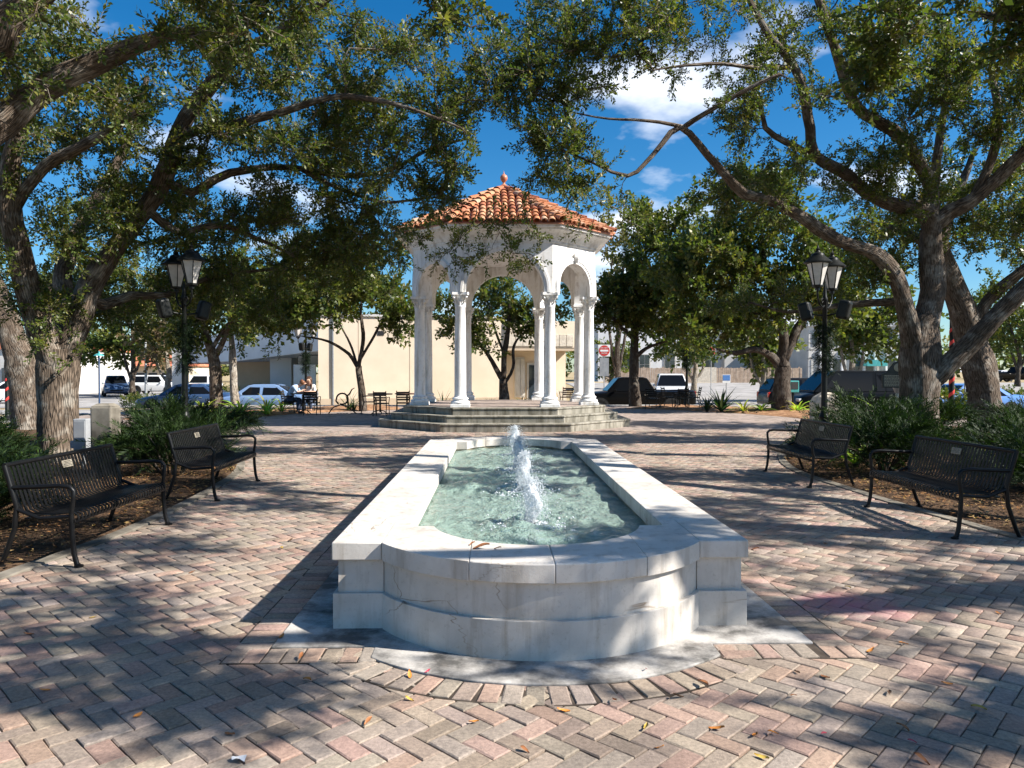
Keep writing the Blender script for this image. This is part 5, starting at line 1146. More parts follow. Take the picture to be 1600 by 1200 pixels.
# ------------------------------------------------------------------ benches
def make_bench():
    t = thing('park_bench', 'x', 'bench', (0, 0, 0), 0, 'black metal benches facing the fountain'); L = 1.62
    prof = [(-0.262, 0.345), (-0.285, 0.375), (-0.278, 0.408), (-0.245, 0.424), (-0.12, 0.412), (0.02, 0.405), (0.11, 0.410), (0.155, 0.435), (0.18, 0.50), (0.215, 0.62), (0.255, 0.76), (0.268, 0.80)]
    b = MB(); w_, th = 0.030, 0.006; loops = []
    for i, (y, z) in enumerate(prof):
        a = prof[max(i - 1, 0)]; c = prof[min(i + 1, len(prof) - 1)]; d = Vector((c[0] - a[0], c[1] - a[1])).normalized(); n = Vector((-d.y, d.x)) * th / 2
        loops.append([(-w_ / 2, y - n.x, z - n.y), (w_ / 2, y - n.x, z - n.y), (w_ / 2, y + n.x, z + n.y), (-w_ / 2, y + n.x, z + n.y)])
    b.loft(loops); sm = b.mesh('slat', 'black', 40)
    n = 31
    for i in range(n):
        o = link_mesh('slat', sm, t); o.location = ((i - (n - 1) / 2) * (L - 0.08) / (n - 1), 0, 0)
    b = MB(); b.tube([(-L / 2, 0.272, 0.805), (L / 2, 0.272, 0.805)], 0.019, 10); b.build('top_rail', 'black', t, 50)
    b = MB(); b.tube([(-L / 2, -0.26, 0.36), (L / 2, -0.26, 0.36)], 0.016, 8); b.build('front_rail', 'black', t, 50)
    b = MB(); b.bar((-L / 2, 0.10, 0.385), (L / 2, 0.10, 0.385), 0.04, 0.012); b.build('seat_bar', 'black', t)
    for s in (-1, 1):
        x = s * (L / 2 - 0.005)
        b = MB(); b.tube([(x, -0.245, 0.42), (x, -0.25, 0.25), (x, -0.265, 0.10), (x, -0.285, 0.02), (x, -0.30, 0.012)], 0.020, 8); b.lathe([(0.035, 0), (0.035, 0.012), (0.02, 0.018)], 10, (x, -0.30, 0)); b.build('leg', 'black', t, 50)
        b = MB(); b.tube([(x, 0.272, 0.805), (x, 0.225, 0.64), (x, 0.18, 0.48), (x, 0.20, 0.30), (x, 0.27, 0.10), (x, 0.31, 0.012)], 0.020, 8); b.lathe([(0.035, 0), (0.035, 0.012), (0.02, 0.018)], 10, (x, 0.31, 0)); b.build('leg', 'black', t, 50)
        b = MB(); b.tube([(x, 0.225, 0.63), (x, 0.05, 0.635), (x, -0.16, 0.645), (x, -0.235, 0.635), (x, -0.265, 0.60), (x, -0.262, 0.54), (x, -0.245, 0.42)], 0.018, 8); b.build('armrest', 'black', t, 50)
        b = MB(); b.tube([(x, -0.245, 0.40), (x, 0.0, 0.385), (x, 0.185, 0.46)], 0.017, 8); b.build('seat_frame', 'black', t, 50)
    b = MB(); b.box((0, 0, 0), (0.15, 0.007, 0.065)); pl = b.build('plaque', 'plaque', t, bevel=0.002); pl.location = (-0.02, 0.232, 0.725); pl.rotation_euler = (R(-16), 0, 0)
    pl['label'] = 'small bronze plate with lines of writing'
    b = MB()
    for k in range(4):
        x0 = -0.055 + 0.012 * (k % 2)
        while x0 < 0.05:
            l = rng.uniform(0.008, 0.018); b.box((x0 + l / 2, -0.0042, 0.021 - k * 0.013), (l, 0.001, 0.005)); x0 += l + 0.004
    tx = b.build('lettering', 'dark_trim', pl); tx['kind'] = 'stuff'
    return t
b0 = make_bench()
for i, (x, y, rz, lab) in enumerate(((-3.60, 6.70, 90, 'nearest black slatted bench on the left, cut close to the picture edge'), (-3.64, 9.68, 91, 'farther black slatted bench on the left, before tall juniper'), (4.56, 7.50, -90, 'nearest black slatted bench on the right, at the picture edge'), (4.50, 10.52, -90, 'farther black slatted bench on the right, before juniper shrubs'))):
    o = b0 if i == 0 else copy_tree(b0); o.location = (x, y, 0.004); o.rotation_euler = (0, 0, R(rz)); o['label'] = lab

# ------------------------------------------------------------------ lamp posts
def make_lamp(rz=0.0):
    t = thing('lamp_post', 'x', 'lamp post', (0, 0, 0), 0, 'black twin-lantern lamp posts')
    b = MB(); b.lathe([(0.19, 0), (0.19, 0.10), (0.165, 0.12), (0.165, 0.16), (0.145, 0.20), (0.135, 0.60), (0.15, 0.66), (0.12, 0.72), (0.10, 0.86), (0.115, 0.90), (0.085, 0.96), (0.068, 1.02)], 16); b.build('base', 'post', t, 35)
    b = MB(); n = 20; prof = [(0.066, 1.0), (0.058, 2.2), (0.050, 3.35), (0.062, 3.37), (0.062, 3.42), (0.045, 3.46), (0.03, 3.62), (0.012, 3.75)]
    vs = [((r_ * (1 - 0.06 * (j % 2))) * math.cos(6.2832 * j / n), (r_ * (1 - 0.06 * (j % 2))) * math.sin(6.2832 * j / n), z) for r_, z in prof for j in range(n)]
    b.add(vs, [(i * n + j, i * n + (j + 1) % n, (i + 1) * n + (j + 1) % n, (i + 1) * n + j) for i in range(len(prof) - 1) for j in range(n)]); b.build('shaft', 'post', t, 60)
    for s in (-1, 1):
        y = s * 0.42
        b = MB(); b.tube([(0, 0, 3.28), (0, s * 0.14, 3.22), (0, s * 0.30, 3.28), (0, y, 3.42), (0, y, 3.56)], 0.02, 8); b.tube([(0, s * 0.05, 3.40), (0, s * 0.16, 3.42), (0, s * 0.22, 3.36), (0, s * 0.17, 3.31), (0, s * 0.12, 3.35)], 0.009, 6); b.build('arm', 'post', t, 60)
        la = bpy.data.objects.new('lantern', None); COL.objects.link(la); la.parent = t; la.location = (0, y, 3.56); la.empty_display_size = 0.1
        b = MB(); b.lathe([(0.05, 0), (0.05, 0.05), (0.115, 0.07), (0.12, 0.10), (0.112, 0.11)], 6, ph=0.3); b.build('lantern_base', 'post', la)
        b = MB(); b.lathe([(0.100, 0.11), (0.215, 0.56)], 6, ph=0.3); b.build('glass', 'frost', la)
        b = MB()
        for k in range(6):
            a = 0.3 + k * math.pi / 3; b.bar((0.106 * math.cos(a), 0.106 * math.sin(a), 0.105), (0.222 * math.cos(a), 0.222 * math.sin(a), 0.565), 0.016, 0.016)
        b.build('cage', 'post', la)
        b = MB(); b.lathe([(0.235, 0.555), (0.285, 0.57), (0.285, 0.585), (0.20, 0.66), (0.135, 0.72), (0.125, 0.76), (0.06, 0.79), (0.035, 0.83), (0.05, 0.86), (0.02, 0.89), (0.004, 0.96)], 12, ph=0.3); b.build('lantern_roof', 'post', la, 30)
        b = MB(); b.tube([(0, 0, 3.05), (s * 0.2, 0, 3.08), (s * 0.33, 0, 3.13)], 0.018, 8); b.build('arm', 'post', t, 60)
        b = MB(); b.box((s * 0.40, 0, 3.16), (0.24, 0.24, 0.40), rot=Matrix.Rotation(s * R(14), 3, 'Y')); o = b.build('speaker', 'post', t, bevel=0.06, seg=3)
    rs = np.random.RandomState(9); pos, dr, sc = [], [], []
    for i in range(420):
        a = rs.uniform(0, 6.283); z = rs.uniform(1.9, 2.95); rr = 0.06 + 0.03 * rs.uniform(); pos.append((rr * math.cos(a), rr * math.sin(a), z)); dr.append((math.cos(a) * 0.7, math.sin(a) * 0.7, rs.normal(-0.3, 0.6))); sc.append(rs.uniform(0.35, 0.8))
    o = link_mesh('garland', place_twigs(rs, pos, dr, sc, SPR, [((0.010, 0.022, 0.008), 1.0)], ['juniper', 'bark_far'], 'garland'), t); o['kind'] = 'stuff'; o['label'] = 'dark evergreen garland wound round the post'
    return t
l0 = make_lamp()
for i, (x, y, z, rz, lab) in enumerate(((-5.42, 13.0, 0.0, 43, 'black twin-lantern lamp post rising from the left junipers'), (5.88, 13.0, 0.0, -44, 'black twin-lantern lamp post rising from the right junipers'),
        (*at(478, 600, 35).xy, None, 75, 'smaller-looking lamp post before the drive-through canopy'), (*at(1073, 600, 34.8).xy, None, 70, 'far lamp post behind the black pickup, among dark leaves'))):
    o = l0 if i == 0 else copy_tree(l0); o.location = (x, y, gz(x, y) if z is None else z); o.rotation_euler = (0, 0, R(rz)); o['label'] = lab; k = 0.835 if i < 2 else 0.95; o.scale = (k, k, k)

# ------------------------------------------------------------------ pillar, boxes, signs
p = (-5.85, 11.2)
t = thing('concrete_pillar', 'weathered square concrete pillar between oak trunk and juniper', 'pillar', (p[0], p[1], 0))
b = MB(); b.box((0, 0, 0.5), (0.31, 0.30, 1.06)); b.build('shaft', 'pillar', t, bevel=0.025, seg=3)
b = MB(); b.lathe([(0.20, 1.03), (0.20, 1.035), (0.12, 1.075)], 4, ph=R(45)); b.build('cap', 'pillar', t)
t = thing('utility_box', 'grey electric box on a short post between oak and concrete pillar', 'utility box', (-6.42, 11.6, 0))
b = MB(); b.box((0, 0, 0.56), (0.20, 0.16, 0.52)); b.build('cabinet', 'grey_box', t, bevel=0.012); b = MB(); b.box((0.0, -0.084, 0.56), (0.17, 0.012, 0.46)); b.build('door', 'grey_box', t, bevel=0.004)
b = MB(); b.box((-0.12, 0, 0.42), (0.09, 0.10, 0.12)); b.build('junction_box', 'grey_box', t, bevel=0.01); b = MB(); b.tube([(0.02, 0, 0.0), (0.02, 0, 0.32)], 0.03, 8); b.build('post', 'steel', t)

def text_mesh(body, size, mat, parent, loc, rot, depth=0.004, name='lettering'):
    cu = bpy.data.curves.new('txt', 'FONT'); cu.body = body; cu.size = size; cu.extrude = depth; cu.align_x = 'CENTER'; cu.align_y = 'CENTER'; cu.resolution_u = 3
    tmp = bpy.data.objects.new('txt', cu); COL.objects.link(tmp); dg = bpy.context.evaluated_depsgraph_get(); me = bpy.data.meshes.new_from_object(tmp.evaluated_get(dg)); bpy.data.objects.remove(tmp)
    me.materials.clear(); me.materials.append(MT[mat]); o = link_mesh(name, me, parent); o.location = loc; o.rotation_euler = rot; return o
# DO NOT ENTER sign
q = at(944, 600, 44); z0 = gz(q.x, q.y); t = thing('road_sign', 'round red no-entry sign on a white square plate right of the gazebo', 'road sign', (q.x, q.y, z0)); h = 1.55 + (581 - 548) / 1150 * 44 - z0
b = MB(); b.tube([(0, 0.02, 0), (0, 0.02, h + 0.3)], 0.03, 8); b.build('post', 'steel', t); b = MB(); b.box((0, -0.02, h), (0.70, 0.012, 0.70)); b.build('plate', 'white', t, bevel=0.003)
b = MB(); b.lathe([(0.32, 0.0), (0.32, 0.006)], 32); o = b.build('disc', 'red', t); o.location = (0, -0.028, h); o.rotation_euler = (R(90), 0, 0); b = MB(); b.box((0, -0.038, h), (0.48, 0.006, 0.11)); b.build('bar', 'white', t)
text_mesh('DO NOT', 0.115, 'white', t, (0, -0.037, h + 0.155), (R(90), 0, 0)); text_mesh('ENTER', 0.115, 'white', t, (0, -0.037, h - 0.155), (R(90), 0, 0))
b = MB(); b.box((0, 0.0, h - 0.98), (0.55, 0.012, 1.1)); b.build('lower_plate', 'grey_box', t, bevel=0.003)
q = at(1111, 600, 62); z0 = gz(q.x, q.y); h = 1.55 + (581 - 549) / 1150 * 62 - z0; t = thing('stop_sign', 'far red stop sign half hidden under the low-forking tree', 'road sign', (q.x, q.y, z0))
b = MB(); b.tube([(0, 0.03, 0), (0, 0.03, h + 0.3)], 0.035, 8); b.build('post', 'steel', t); b = MB(); b.lathe([(0.41, 0), (0.41, 0.01)], 8, ph=R(22.5)); o = b.build('plate', 'white', t); o.location = (0, -0.01, h); o.rotation_euler = (R(90), 0, 0); b = MB(); b.lathe([(0.385, 0), (0.385, 0.01)], 8, ph=R(22.5)); o = b.build('face', 'red', t); o.location = (0, -0.014, h); o.rotation_euler = (R(90), 0, 0); text_mesh('STOP', 0.27, 'white', t, (0, -0.028, h), (R(90), 0, 0))
q = at(1135, 600, 34.9); z0 = gz(q.x, q.y); h = 1.55 + (581 - 592) / 1150 * 34.9 - z0; t = thing('parking_sign', 'small blue and white parking sign on a thin post right of the tables', 'sign', (q.x, q.y, z0))
b = MB(); b.tube([(0, 0.02, 0), (0, 0.02, h + 0.2)], 0.022, 8); b.build('post', 'steel', t); b = MB(); b.box((0, 0, h), (0.38, 0.012, 0.40)); b.build('plate', 'white', t, bevel=0.003); b = MB(); b.box((0, -0.009, h + 0.05), (0.34, 0.006, 0.26)); b.build('blue_panel', 'sign_blue', t)
q = at(1507, 600, 27); z0 = gz(q.x, q.y); h = 1.55 + (581 - 566) / 1150 * 27 - z0; t = thing('yield_sign', 'grey back of a triangular sign between the two right oak trunks', 'road sign', (q.x, q.y, z0))
b = MB(); b.tube([(0, -0.02, 0), (0, -0.02, h + 0.25)], 0.025, 8); b.build('post', 'steel', t); b = MB(); b.add([(-0.36, y, h + 0.24) for y in (0, 0.01)] + [(0.36, y, h + 0.24) for y in (0, 0.01)] + [(0, y, h - 0.38) for y in (0, 0.01)], [(0, 2, 4), (5, 3, 1), (0, 1, 3, 2), (2, 3, 5, 4), (4, 5, 1, 0)]); b.build('plate', 'steel', t, bevel=0.003)
# ribbon-wound posts
def ribbon_post(px, d, top_y, label, dx=0):
    q = at(px, 600, d); z0 = gz(q.x, q.y); H = 1.55 + (581 - top_y) / 1150 * d - z0; t = thing('ribbon_post', label, 'post', (q.x, q.y, z0), 0, 'street posts wound with red ribbon')
    b = MB(); b.lathe([(0.30, 0), (0.28, 0.10), (0.12, 0.18), (0.085, 0.25), (0.075, H), (0.11, H + 0.02), (0.11, H + 0.06), (0.02, H + 0.12)], 14); b.build('pole', 'post', t, 40)
    n = 120; b = MB(); lo = []
    for i in range(n + 1):
        z = 0.5 + (H - 0.6) * i / n; a = i / n * (H - 0.6) / 0.42 * 6.2832; lo.append([(0.084 * math.cos(a), 0.084 * math.sin(a), z), (0.088 * math.cos(a), 0.088 * math.sin(a), z + 0.06), (0.084 * math.cos(a), 0.084 * math.sin(a), z + 0.12)])
    b.loft(lo, cap=False, closed=False); b.build('ribbon', 'red', t, 60)
ribbon_post(11, 31, 535, 'dark post wound with red ribbon at the left picture edge'); ribbon_post(1487, 24, 500, 'dark post wound with red ribbon between the right oak trunks')
q = at(155, 600, 30); z0 = gz(q.x, q.y); H = 1.55 + (581 - 556) / 1150 * 30 - z0; t = thing('thin_post', 'thin dark post with a small teal hood above the concrete pillar', 'post', (q.x, q.y, z0))
b = MB(); b.tube([(0, 0, 0), (0, 0, H)], 0.035, 8); b.build('pole', 'paint_navy', t); b = MB(); b.lathe([(0.20, H), (0.16, H + 0.04), (0.04, H + 0.10), (0.01, H + 0.2)], 4, ph=0.4); b.build('hood', 'teal', t)
q = at(228, 600, 60); z0 = gz(q.x, q.y); t = thing('utility_pole', 'tall grey street light pole before the red-roofed building', 'pole', (q.x, q.y, z0)); b = MB(); b.tube([(0, 0, 0), (0, 0, 5.6), (-0.15, 0, 5.9), (-0.8, 0, 6.0)], [0.11, 0.08, 0.06, 0.05], 10); b.build('mast', 'steel', t, 60); b = MB(); b.box((-1.0, 0, 5.98), (0.5, 0.16, 0.10)); b.build('lamp_head', 'steel', t, bevel=0.03)
# cast plaque on a post
q = at(1402, 600, 20); t = thing('historical_marker', 'dark cast plaque with rows of pale lettering, half behind the oak trunk', 'plaque', (q.x, q.y, 0)); zt = 1.55 + (581 - 584) / 1150 * 20; zb = 1.55 - (606 - 581) / 1150 * 20
hw = 0.42
b = MB(); b.box((0, 0, (zt + zb) / 2), (2 * hw, 0.05, zt - zb)); mk = b.build('panel', 'marker', t, bevel=0.01)
b = MB(); pts = [(-hw, zt), (hw, zt), (0.30, zt + 0.04), (0.16, zt + 0.22), (0.10, zt + 0.30), (0, zt + 0.34), (-0.10, zt + 0.30), (-0.16, zt + 0.22), (-0.30, zt + 0.04)]; b.loft([[(x, y, z) for x, z in pts] for y in (-0.025, 0.025)]); b.build('crest', 'marker', t); b = MB(); b.lathe([(0.11, 0), (0.11, 0.008), (0.08, 0.016)], 20); o = b.build('seal', 'gold', t); o.location = (0, -0.025, zt + 0.17); o.rotation_euler = (R(90), 0, 0)
b = MB(); k = 0
for row in range(8):
    x0 = -hw + 0.05; z = zt - 0.05 - row * (zt - zb - 0.08) / 7.6
    while x0 < hw - 0.07:
        l = rng.uniform(0.02, 0.06); b.box((x0 + l / 2, -0.028, z), (l, 0.008, 0.026)); x0 += l + 0.014
o = b.build('lettering', 'gold', t); o['kind'] = 'stuff'
b = MB(); b.lathe([(0.05, 0), (0.045, zb - 0.15), (0.06, zb - 0.12), (0.10, zb - 0.02), (0.12, zb)], 10); b.build('post', 'steel', t)
# stone block with sloped top, stone slab, newspaper box
q = at(1291, 640, 22.5); t = thing('stone_block', 'low brown stone block with sloped top beside the right lamp post', 'stone block', (q.x, q.y, 0)); b = MB(); b.loft([[(x * s, y * s, z) for x, y in ((-0.42, -0.25), (0.42, -0.25), (0.42, 0.25), (-0.42, 0.25))] for s, z in ((1, 0), (1, 0.62), (0.8, 0.78), (0.35, 0.92))]); o = b.build('block', 'stone_veneer', t, bevel=0.02)
q = at(1594, 652, 17.5); t = thing('stone_slab', 'pale slanted stone slab at the right edge behind the bench', 'stone slab', (q.x, q.y, 0)); b = MB(); b.box((0, 0, 0.42), (0.55, 0.10, 0.50), rot=Matrix.Rotation(R(-25), 3, 'X')); b.build('panel', 'off_white', t, bevel=0.01); b = MB(); b.box((0, 0.1, 0.12), (0.4, 0.3, 0.26)); b.build('foot', 'stone_veneer', t, bevel=0.01)
q = at(1239, 620, 29); t = thing('newspaper_box', 'teal newspaper box on a leg behind the mound tree', 'newspaper box', (q.x, q.y, 0)); zc = 1.55 - (604 - 581) / 1150 * 29; b = MB(); b.box((0, 0, zc), (0.36, 0.32, 0.46)); b.build('case', 'teal', t, bevel=0.02); b = MB(); b.box((0, -0.165, zc + 0.04), (0.28, 0.01, 0.28)); b.build('window', 'glass', t); b = MB(); b.tube([(0, 0, 0), (0, 0, zc - 0.2)], 0.04, 8); b.build('leg', 'post', t)

# ------------------------------------------------------------------ cafe chairs and tables
def make_chair(mat, name='slatted_chair'):
    t = thing(name, 'x', 'chair', (0, 0, 0), 0, None); b = MB(); b.box((0, 0, 0), (0.46, 0.055, 0.018)); sm = b.mesh('slat', mat)
    for k in range(4):
        o = link_mesh('slat', sm, t); o.location = (0, 0.21 + 0.016 * k, 0.56 + 0.085 * k); o.rotation_euler = (R(80), 0, 0)
    for k in range(6): o = link_mesh('slat', sm, t); o.location = (0, -0.22 + 0.078 * k, 0.445)
    for s in (-1, 1):
        b = MB(); b.tube([(s * 0.22, -0.21, 0.43), (s * 0.23, -0.24, 0.0)], 0.016, 8); b.build('leg', 'black', t, 60); b = MB(); b.tube([(s * 0.22, 0.29, 0.88), (s * 0.22, 0.21, 0.5), (s * 0.22, 0.20, 0.40), (s * 0.23, 0.30, 0.0)], 0.016, 8); b.build('leg', 'black', t, 60)
        b = MB(); b.tube([(s * 0.23, 0.24, 0.64), (s * 0.25, 0.0, 0.66), (s * 0.25, -0.18, 0.65), (s * 0.23, -0.22, 0.56), (s * 0.22, -0.20, 0.44)], 0.014, 8); b.build('armrest', 'black', t, 60)
    b = MB(); b.box((0, 0, 0.425), (0.42, 0.44, 0.02)); b.build('seat_frame', 'black', t); return t
def make_table(mat):
    t = thing('cafe_table', 'x', 'table', (0, 0, 0)); b = MB(); b.lathe([(0.44, 0.72), (0.455, 0.73), (0.455, 0.75), (0.44, 0.76)], 28); b.build('tabletop', mat, t, 40); b = MB(); b.tube([(0, 0, 0.08), (0, 0, 0.72)], 0.035, 10); b.build('pedestal', 'black', t, 60)
    for k in range(3):
        a = R(90 + 120 * k); b = MB(); b.tube([(0, 0, 0.16), (0.2 * math.cos(a), 0.2 * math.sin(a), 0.12), (0.36 * math.cos(a), 0.36 * math.sin(a), 0.012)], 0.018, 8); b.build('leg', 'black', t, 60)
    return t
CW, CK, TW, TK = make_chair('chair_wood'), make_chair('black'), make_table('chair_wood'), make_table('black'); used = set()
def put(proto, px, d, rz, lab, group):
    o = proto if proto.name not in used else copy_tree(proto); used.add(proto.name); q = at(px, 640, d); o.location = (q.x, q.y, 0.03 if d > 31 else 0.0); o.rotation_euler = (0, 0, R(rz)); o['label'] = lab; o['group'] = group; return o
gA, gB, gC = 'brown cafe set left of the gazebo steps', 'black cafe set behind the gazebo on the right', 'black cafe set of the two seated people'
put(TW, 594, 26.8, 0, 'brown cafe table nearest the small bare-branched tree', gA); put(TW, 636, 27.2, 0, 'brown cafe table half hidden by the left gazebo column', gA)
put(CW, 577, 27.4, 100, 'brown slatted chair at the small tree, turned sideways', gA); put(CW, 596, 25.9, 176, 'brown slatted chair with its back to us, left of two', gA); put(CW, 630, 26.4, 185, 'brown slatted chair with its back to us, beside the gazebo steps', gA)
put(CW, 885, 31.5, 190, 'brown slatted chair seen between the right gazebo columns', gA)
put(TK, 1062, 31.5, 0, 'black cafe table beneath the far lamp post', gB); put(CK, 1045, 31.2, 95, 'black slatted chair left of the far black table', gB); put(CK, 1065, 30.6, 180, 'black slatted chair in front of the far black table', gB); put(CK, 1084, 31.3, -95, 'black slatted chair between black table and dark agave', gB); put(CK, 1020, 30.8, 150, 'black slatted chair alone before the black pickup', gB)
put(TK, 474, 27.4, 0, 'black cafe table where two people sit', gC); put(CK, 488, 26.5, 178, 'black slatted chair with its back to us before the seated people', gC); put(CK, 452, 27.4, 92, 'black slatted chair under the stooping person', gC); put(CK, 484, 28.3, 0, 'black slatted chair under the person in white', gC)
q = at(537, 645, 27.0); t = thing('bike_rack', 'curled black metal rack between the seated people and the small tree', 'bike rack', (q.x, q.y, 0))
b = MB(); pts = [(-0.55, 0, 0.02), (-0.38, 0, 0.25), (-0.12, 0, 0.34), (0.10, 0, 0.28), (0.34, 0, 0.12), (0.46, 0, 0.02)]; b.tube(pts, 0.022, 8); b.build('foot', 'black', t, 60)
b = MB(); pts = [(-0.05 + 0.21 * math.cos(R(a)), 0, 0.56 + 0.20 * math.sin(R(a))) for a in range(-110, 180, 18)] ; b.tube([(-0.10, 0, 0.33)] + pts + [(-0.28, 0, 0.48), (-0.18, 0, 0.36)], 0.03, 8); b.build('ring', 'black', t, 60); b = MB(); b.tube([(0.12, 0, 0.66), (0.22, 0, 0.74), (0.30, 0, 0.90), (0.40, 0, 0.96)], [0.03, 0.03, 0.022, 0.012], 8); b.build('horn', 'black', t, 60)

# ------------------------------------------------------------------ seated people
def skin_mesh(name, verts, edges, mat, parent, sub=2):
    bm = bmesh.new(); ly = bm.verts.layers.skin.verify(); vs = []
    for i, (co, r_) in enumerate(verts):
        v = bm.verts.new(co); v[ly].radius = (r_, r_) if not isinstance(r_, tuple) else r_; v[ly].use_root = (i == 0); vs.append(v)
    for a, c in edges: bm.edges.new((vs[a], vs[c]))
    me = bpy.data.meshes.new(name); bm.to_mesh(me); bm.free(); me.materials.append(MT[mat]); o = link_mesh(name, me, parent); m = o.modifiers.new('skin', 'SKIN'); m.use_smooth_shade = True; s = o.modifiers.new('sub', 'SUBSURF'); s.levels = sub; s.render_levels = sub; return o
def seated(label, px, d, rz, lean, shirt, hair, elbows, hands, head_drop=0.0, long_hair=False):
    q = at(px, 640, d); t = thing('person', label, 'person', (q.x, q.y, 0.0), R(rz)); L = lean
    pel, sp, ch, nk = (0, 0.05, 0.53), (0, 0.05 - 0.10 * L, 0.74), (0, 0.05 - 0.26 * L, 0.95), (0, 0.02 - 0.40 * L, 1.10 - 0.05 * L)
    hd = (0, -0.01 - 0.50 * L, 1.20 - 0.09 * L - head_drop); ht = (0, -0.02 - 0.54 * L, 1.33 - 0.12 * L - head_drop * 1.2)
    V = [(pel, 0.13), (sp, 0.115), (ch, (0.14, 0.11)), (nk, 0.062), (hd, (0.105, 0.12)), (ht, (0.10, 0.115))]; E = [(0, 1), (1, 2), (2, 3), (3, 4), (4, 5)]
    nose = (0, hd[1] - 0.118, hd[2] + 0.03); V.append((nose, 0.016)); E.append((4, 6))
    SV = [((0, 0.05, 0.50), 0.145), (sp, 0.13), (ch, (0.165, 0.125)), ((nk[0], nk[1] + 0.01, nk[2] - 0.05), 0.075)]; SE = [(0, 1), (1, 2), (2, 3)]
    for s, el, ha in ((-1, elbows[0], hands[0]), (1, elbows[1], hands[1])):
        k = len(V); sh = (s * 0.17, ch[1], ch[2] + 0.06); V += [(sh, 0.055), (el, 0.042), (ha, 0.028)]; E += [(2, k), (k, k + 1), (k + 1, k + 2)]
        dv = (Vector(ha) - Vector(el)).normalized(); pm = Vector(ha) + dv * 0.06; V.append((tuple(pm), 0.032)); E.append((k + 2, k + 3)); sd = dv.cross(Vector((0, 0, 1))).normalized()
        for j in range(4): m_ = len(V); a_ = pm + dv * 0.035 + sd * (0.024 * (j - 1.5)); V += [(tuple(a_), 0.010), (tuple(a_ + dv * (0.035 + 0.008 * (j in (1, 2))) + Vector((0, 0, -0.012))), 0.008)]; E += [(k + 3, m_), (m_, m_ + 1)]
        m_ = len(V); V += [(tuple(Vector(ha) + dv * 0.03 + sd * 0.045 * s), 0.011), (tuple(Vector(ha) + dv * 0.07 + sd * 0.06 * s), 0.009)]; E += [(k + 2, m_), (m_, m_ + 1)]
        j = len(SV); md = tuple((Vector(sh) * 0.35 + Vector(el) * 0.65)); SV += [(sh, 0.075), (md, 0.058), (el, 0.055)]; SE += [(2, j), (j, j + 1), (j + 1, j + 2)]
        k = len(V); V += [((s * 0.10, 0.03, 0.50), 0.095), ((s * 0.13, -0.40, 0.52), 0.065), ((s * 0.13, -0.38, 0.30), 0.055), ((s * 0.13, -0.36, 0.09), 0.038), ((s * 0.13, -0.44, 0.045), 0.036), ((s * 0.13, -0.56, 0.03), 0.026)]; E += [(0, k), (k, k + 1), (k + 1, k + 2), (k + 2, k + 3), (k + 3, k + 4), (k + 4, k + 5)]
    body = skin_mesh('body', V, E, 'skin', t); skin_mesh('shirt', SV, SE, shirt, t)
    TV = [((0, 0.05, 0.52), 0.15)]; TE = []
    for s in (-1, 1):
        k = len(TV); TV += [((s * 0.10, 0.02, 0.50), 0.11), ((s * 0.13, -0.38, 0.525), 0.082), ((s * 0.13, -0.38, 0.32), 0.070), ((s * 0.13, -0.36, 0.12), 0.060)]; TE += [(0, k), (k, k + 1), (k + 1, k + 2), (k + 2, k + 3)]
        skin_mesh('shoe', [((s * 0.13, -0.35, 0.06), 0.05), ((s * 0.13, -0.45, 0.05), 0.048), ((s * 0.13, -0.58, 0.035), 0.034)], [(0, 1), (1, 2)], 'shoe', t, 1)
    skin_mesh('trousers', TV, TE, 'denim', t)
    HV = [((0, hd[1] + 0.075, hd[2] - 0.01), (0.118, 0.105)), ((0, ht[1] + 0.045, ht[2] + 0.01), (0.122, 0.13)), ((0, ht[1] + 0.01, ht[2] + 0.05), (0.09, 0.10))]; HE = [(0, 1), (1, 2)]
    if long_hair:
        for s in (-1, 1): k = len(HV); HV += [((s * 0.085, hd[1] + 0.03, hd[2] - 0.02), 0.045), ((s * 0.10, hd[1] + 0.01, hd[2] - 0.16), 0.045), ((s * 0.10, hd[1] - 0.04, hd[2] - 0.30), 0.03)]; HE += [(0, k), (k, k + 1), (k + 1, k + 2)]
    skin_mesh('hair', HV, HE, hair, t)
    b = MB()
    for s in (-1, 1): b.lathe([(0.002, 0), (0.011, 0.004), (0.011, 0.012)], 8, (s * 0.032, hd[1] - 0.092, hd[2] + 0.045))
    b.build('eyes', 'dark_trim', t)
seated('person in a light blue shirt stooping over the black table', 452, 27.4, 90, 1.0, 'shirt_blue', 'hair', ((-0.22, -0.36, 0.80), (0.22, -0.34, 0.80)), ((-0.10, -0.52, 0.86), (0.12, -0.56, 0.80)), 0.03)
seated('person in white with long brown hair facing us at the black table', 484, 28.3, 0, 0.25, 'shirt_white', 'hair_dark', ((-0.24, -0.14, 0.78), (0.24, -0.14, 0.78)), ((-0.12, -0.38, 0.80), (0.10, -0.40, 0.80)), 0.0, True)

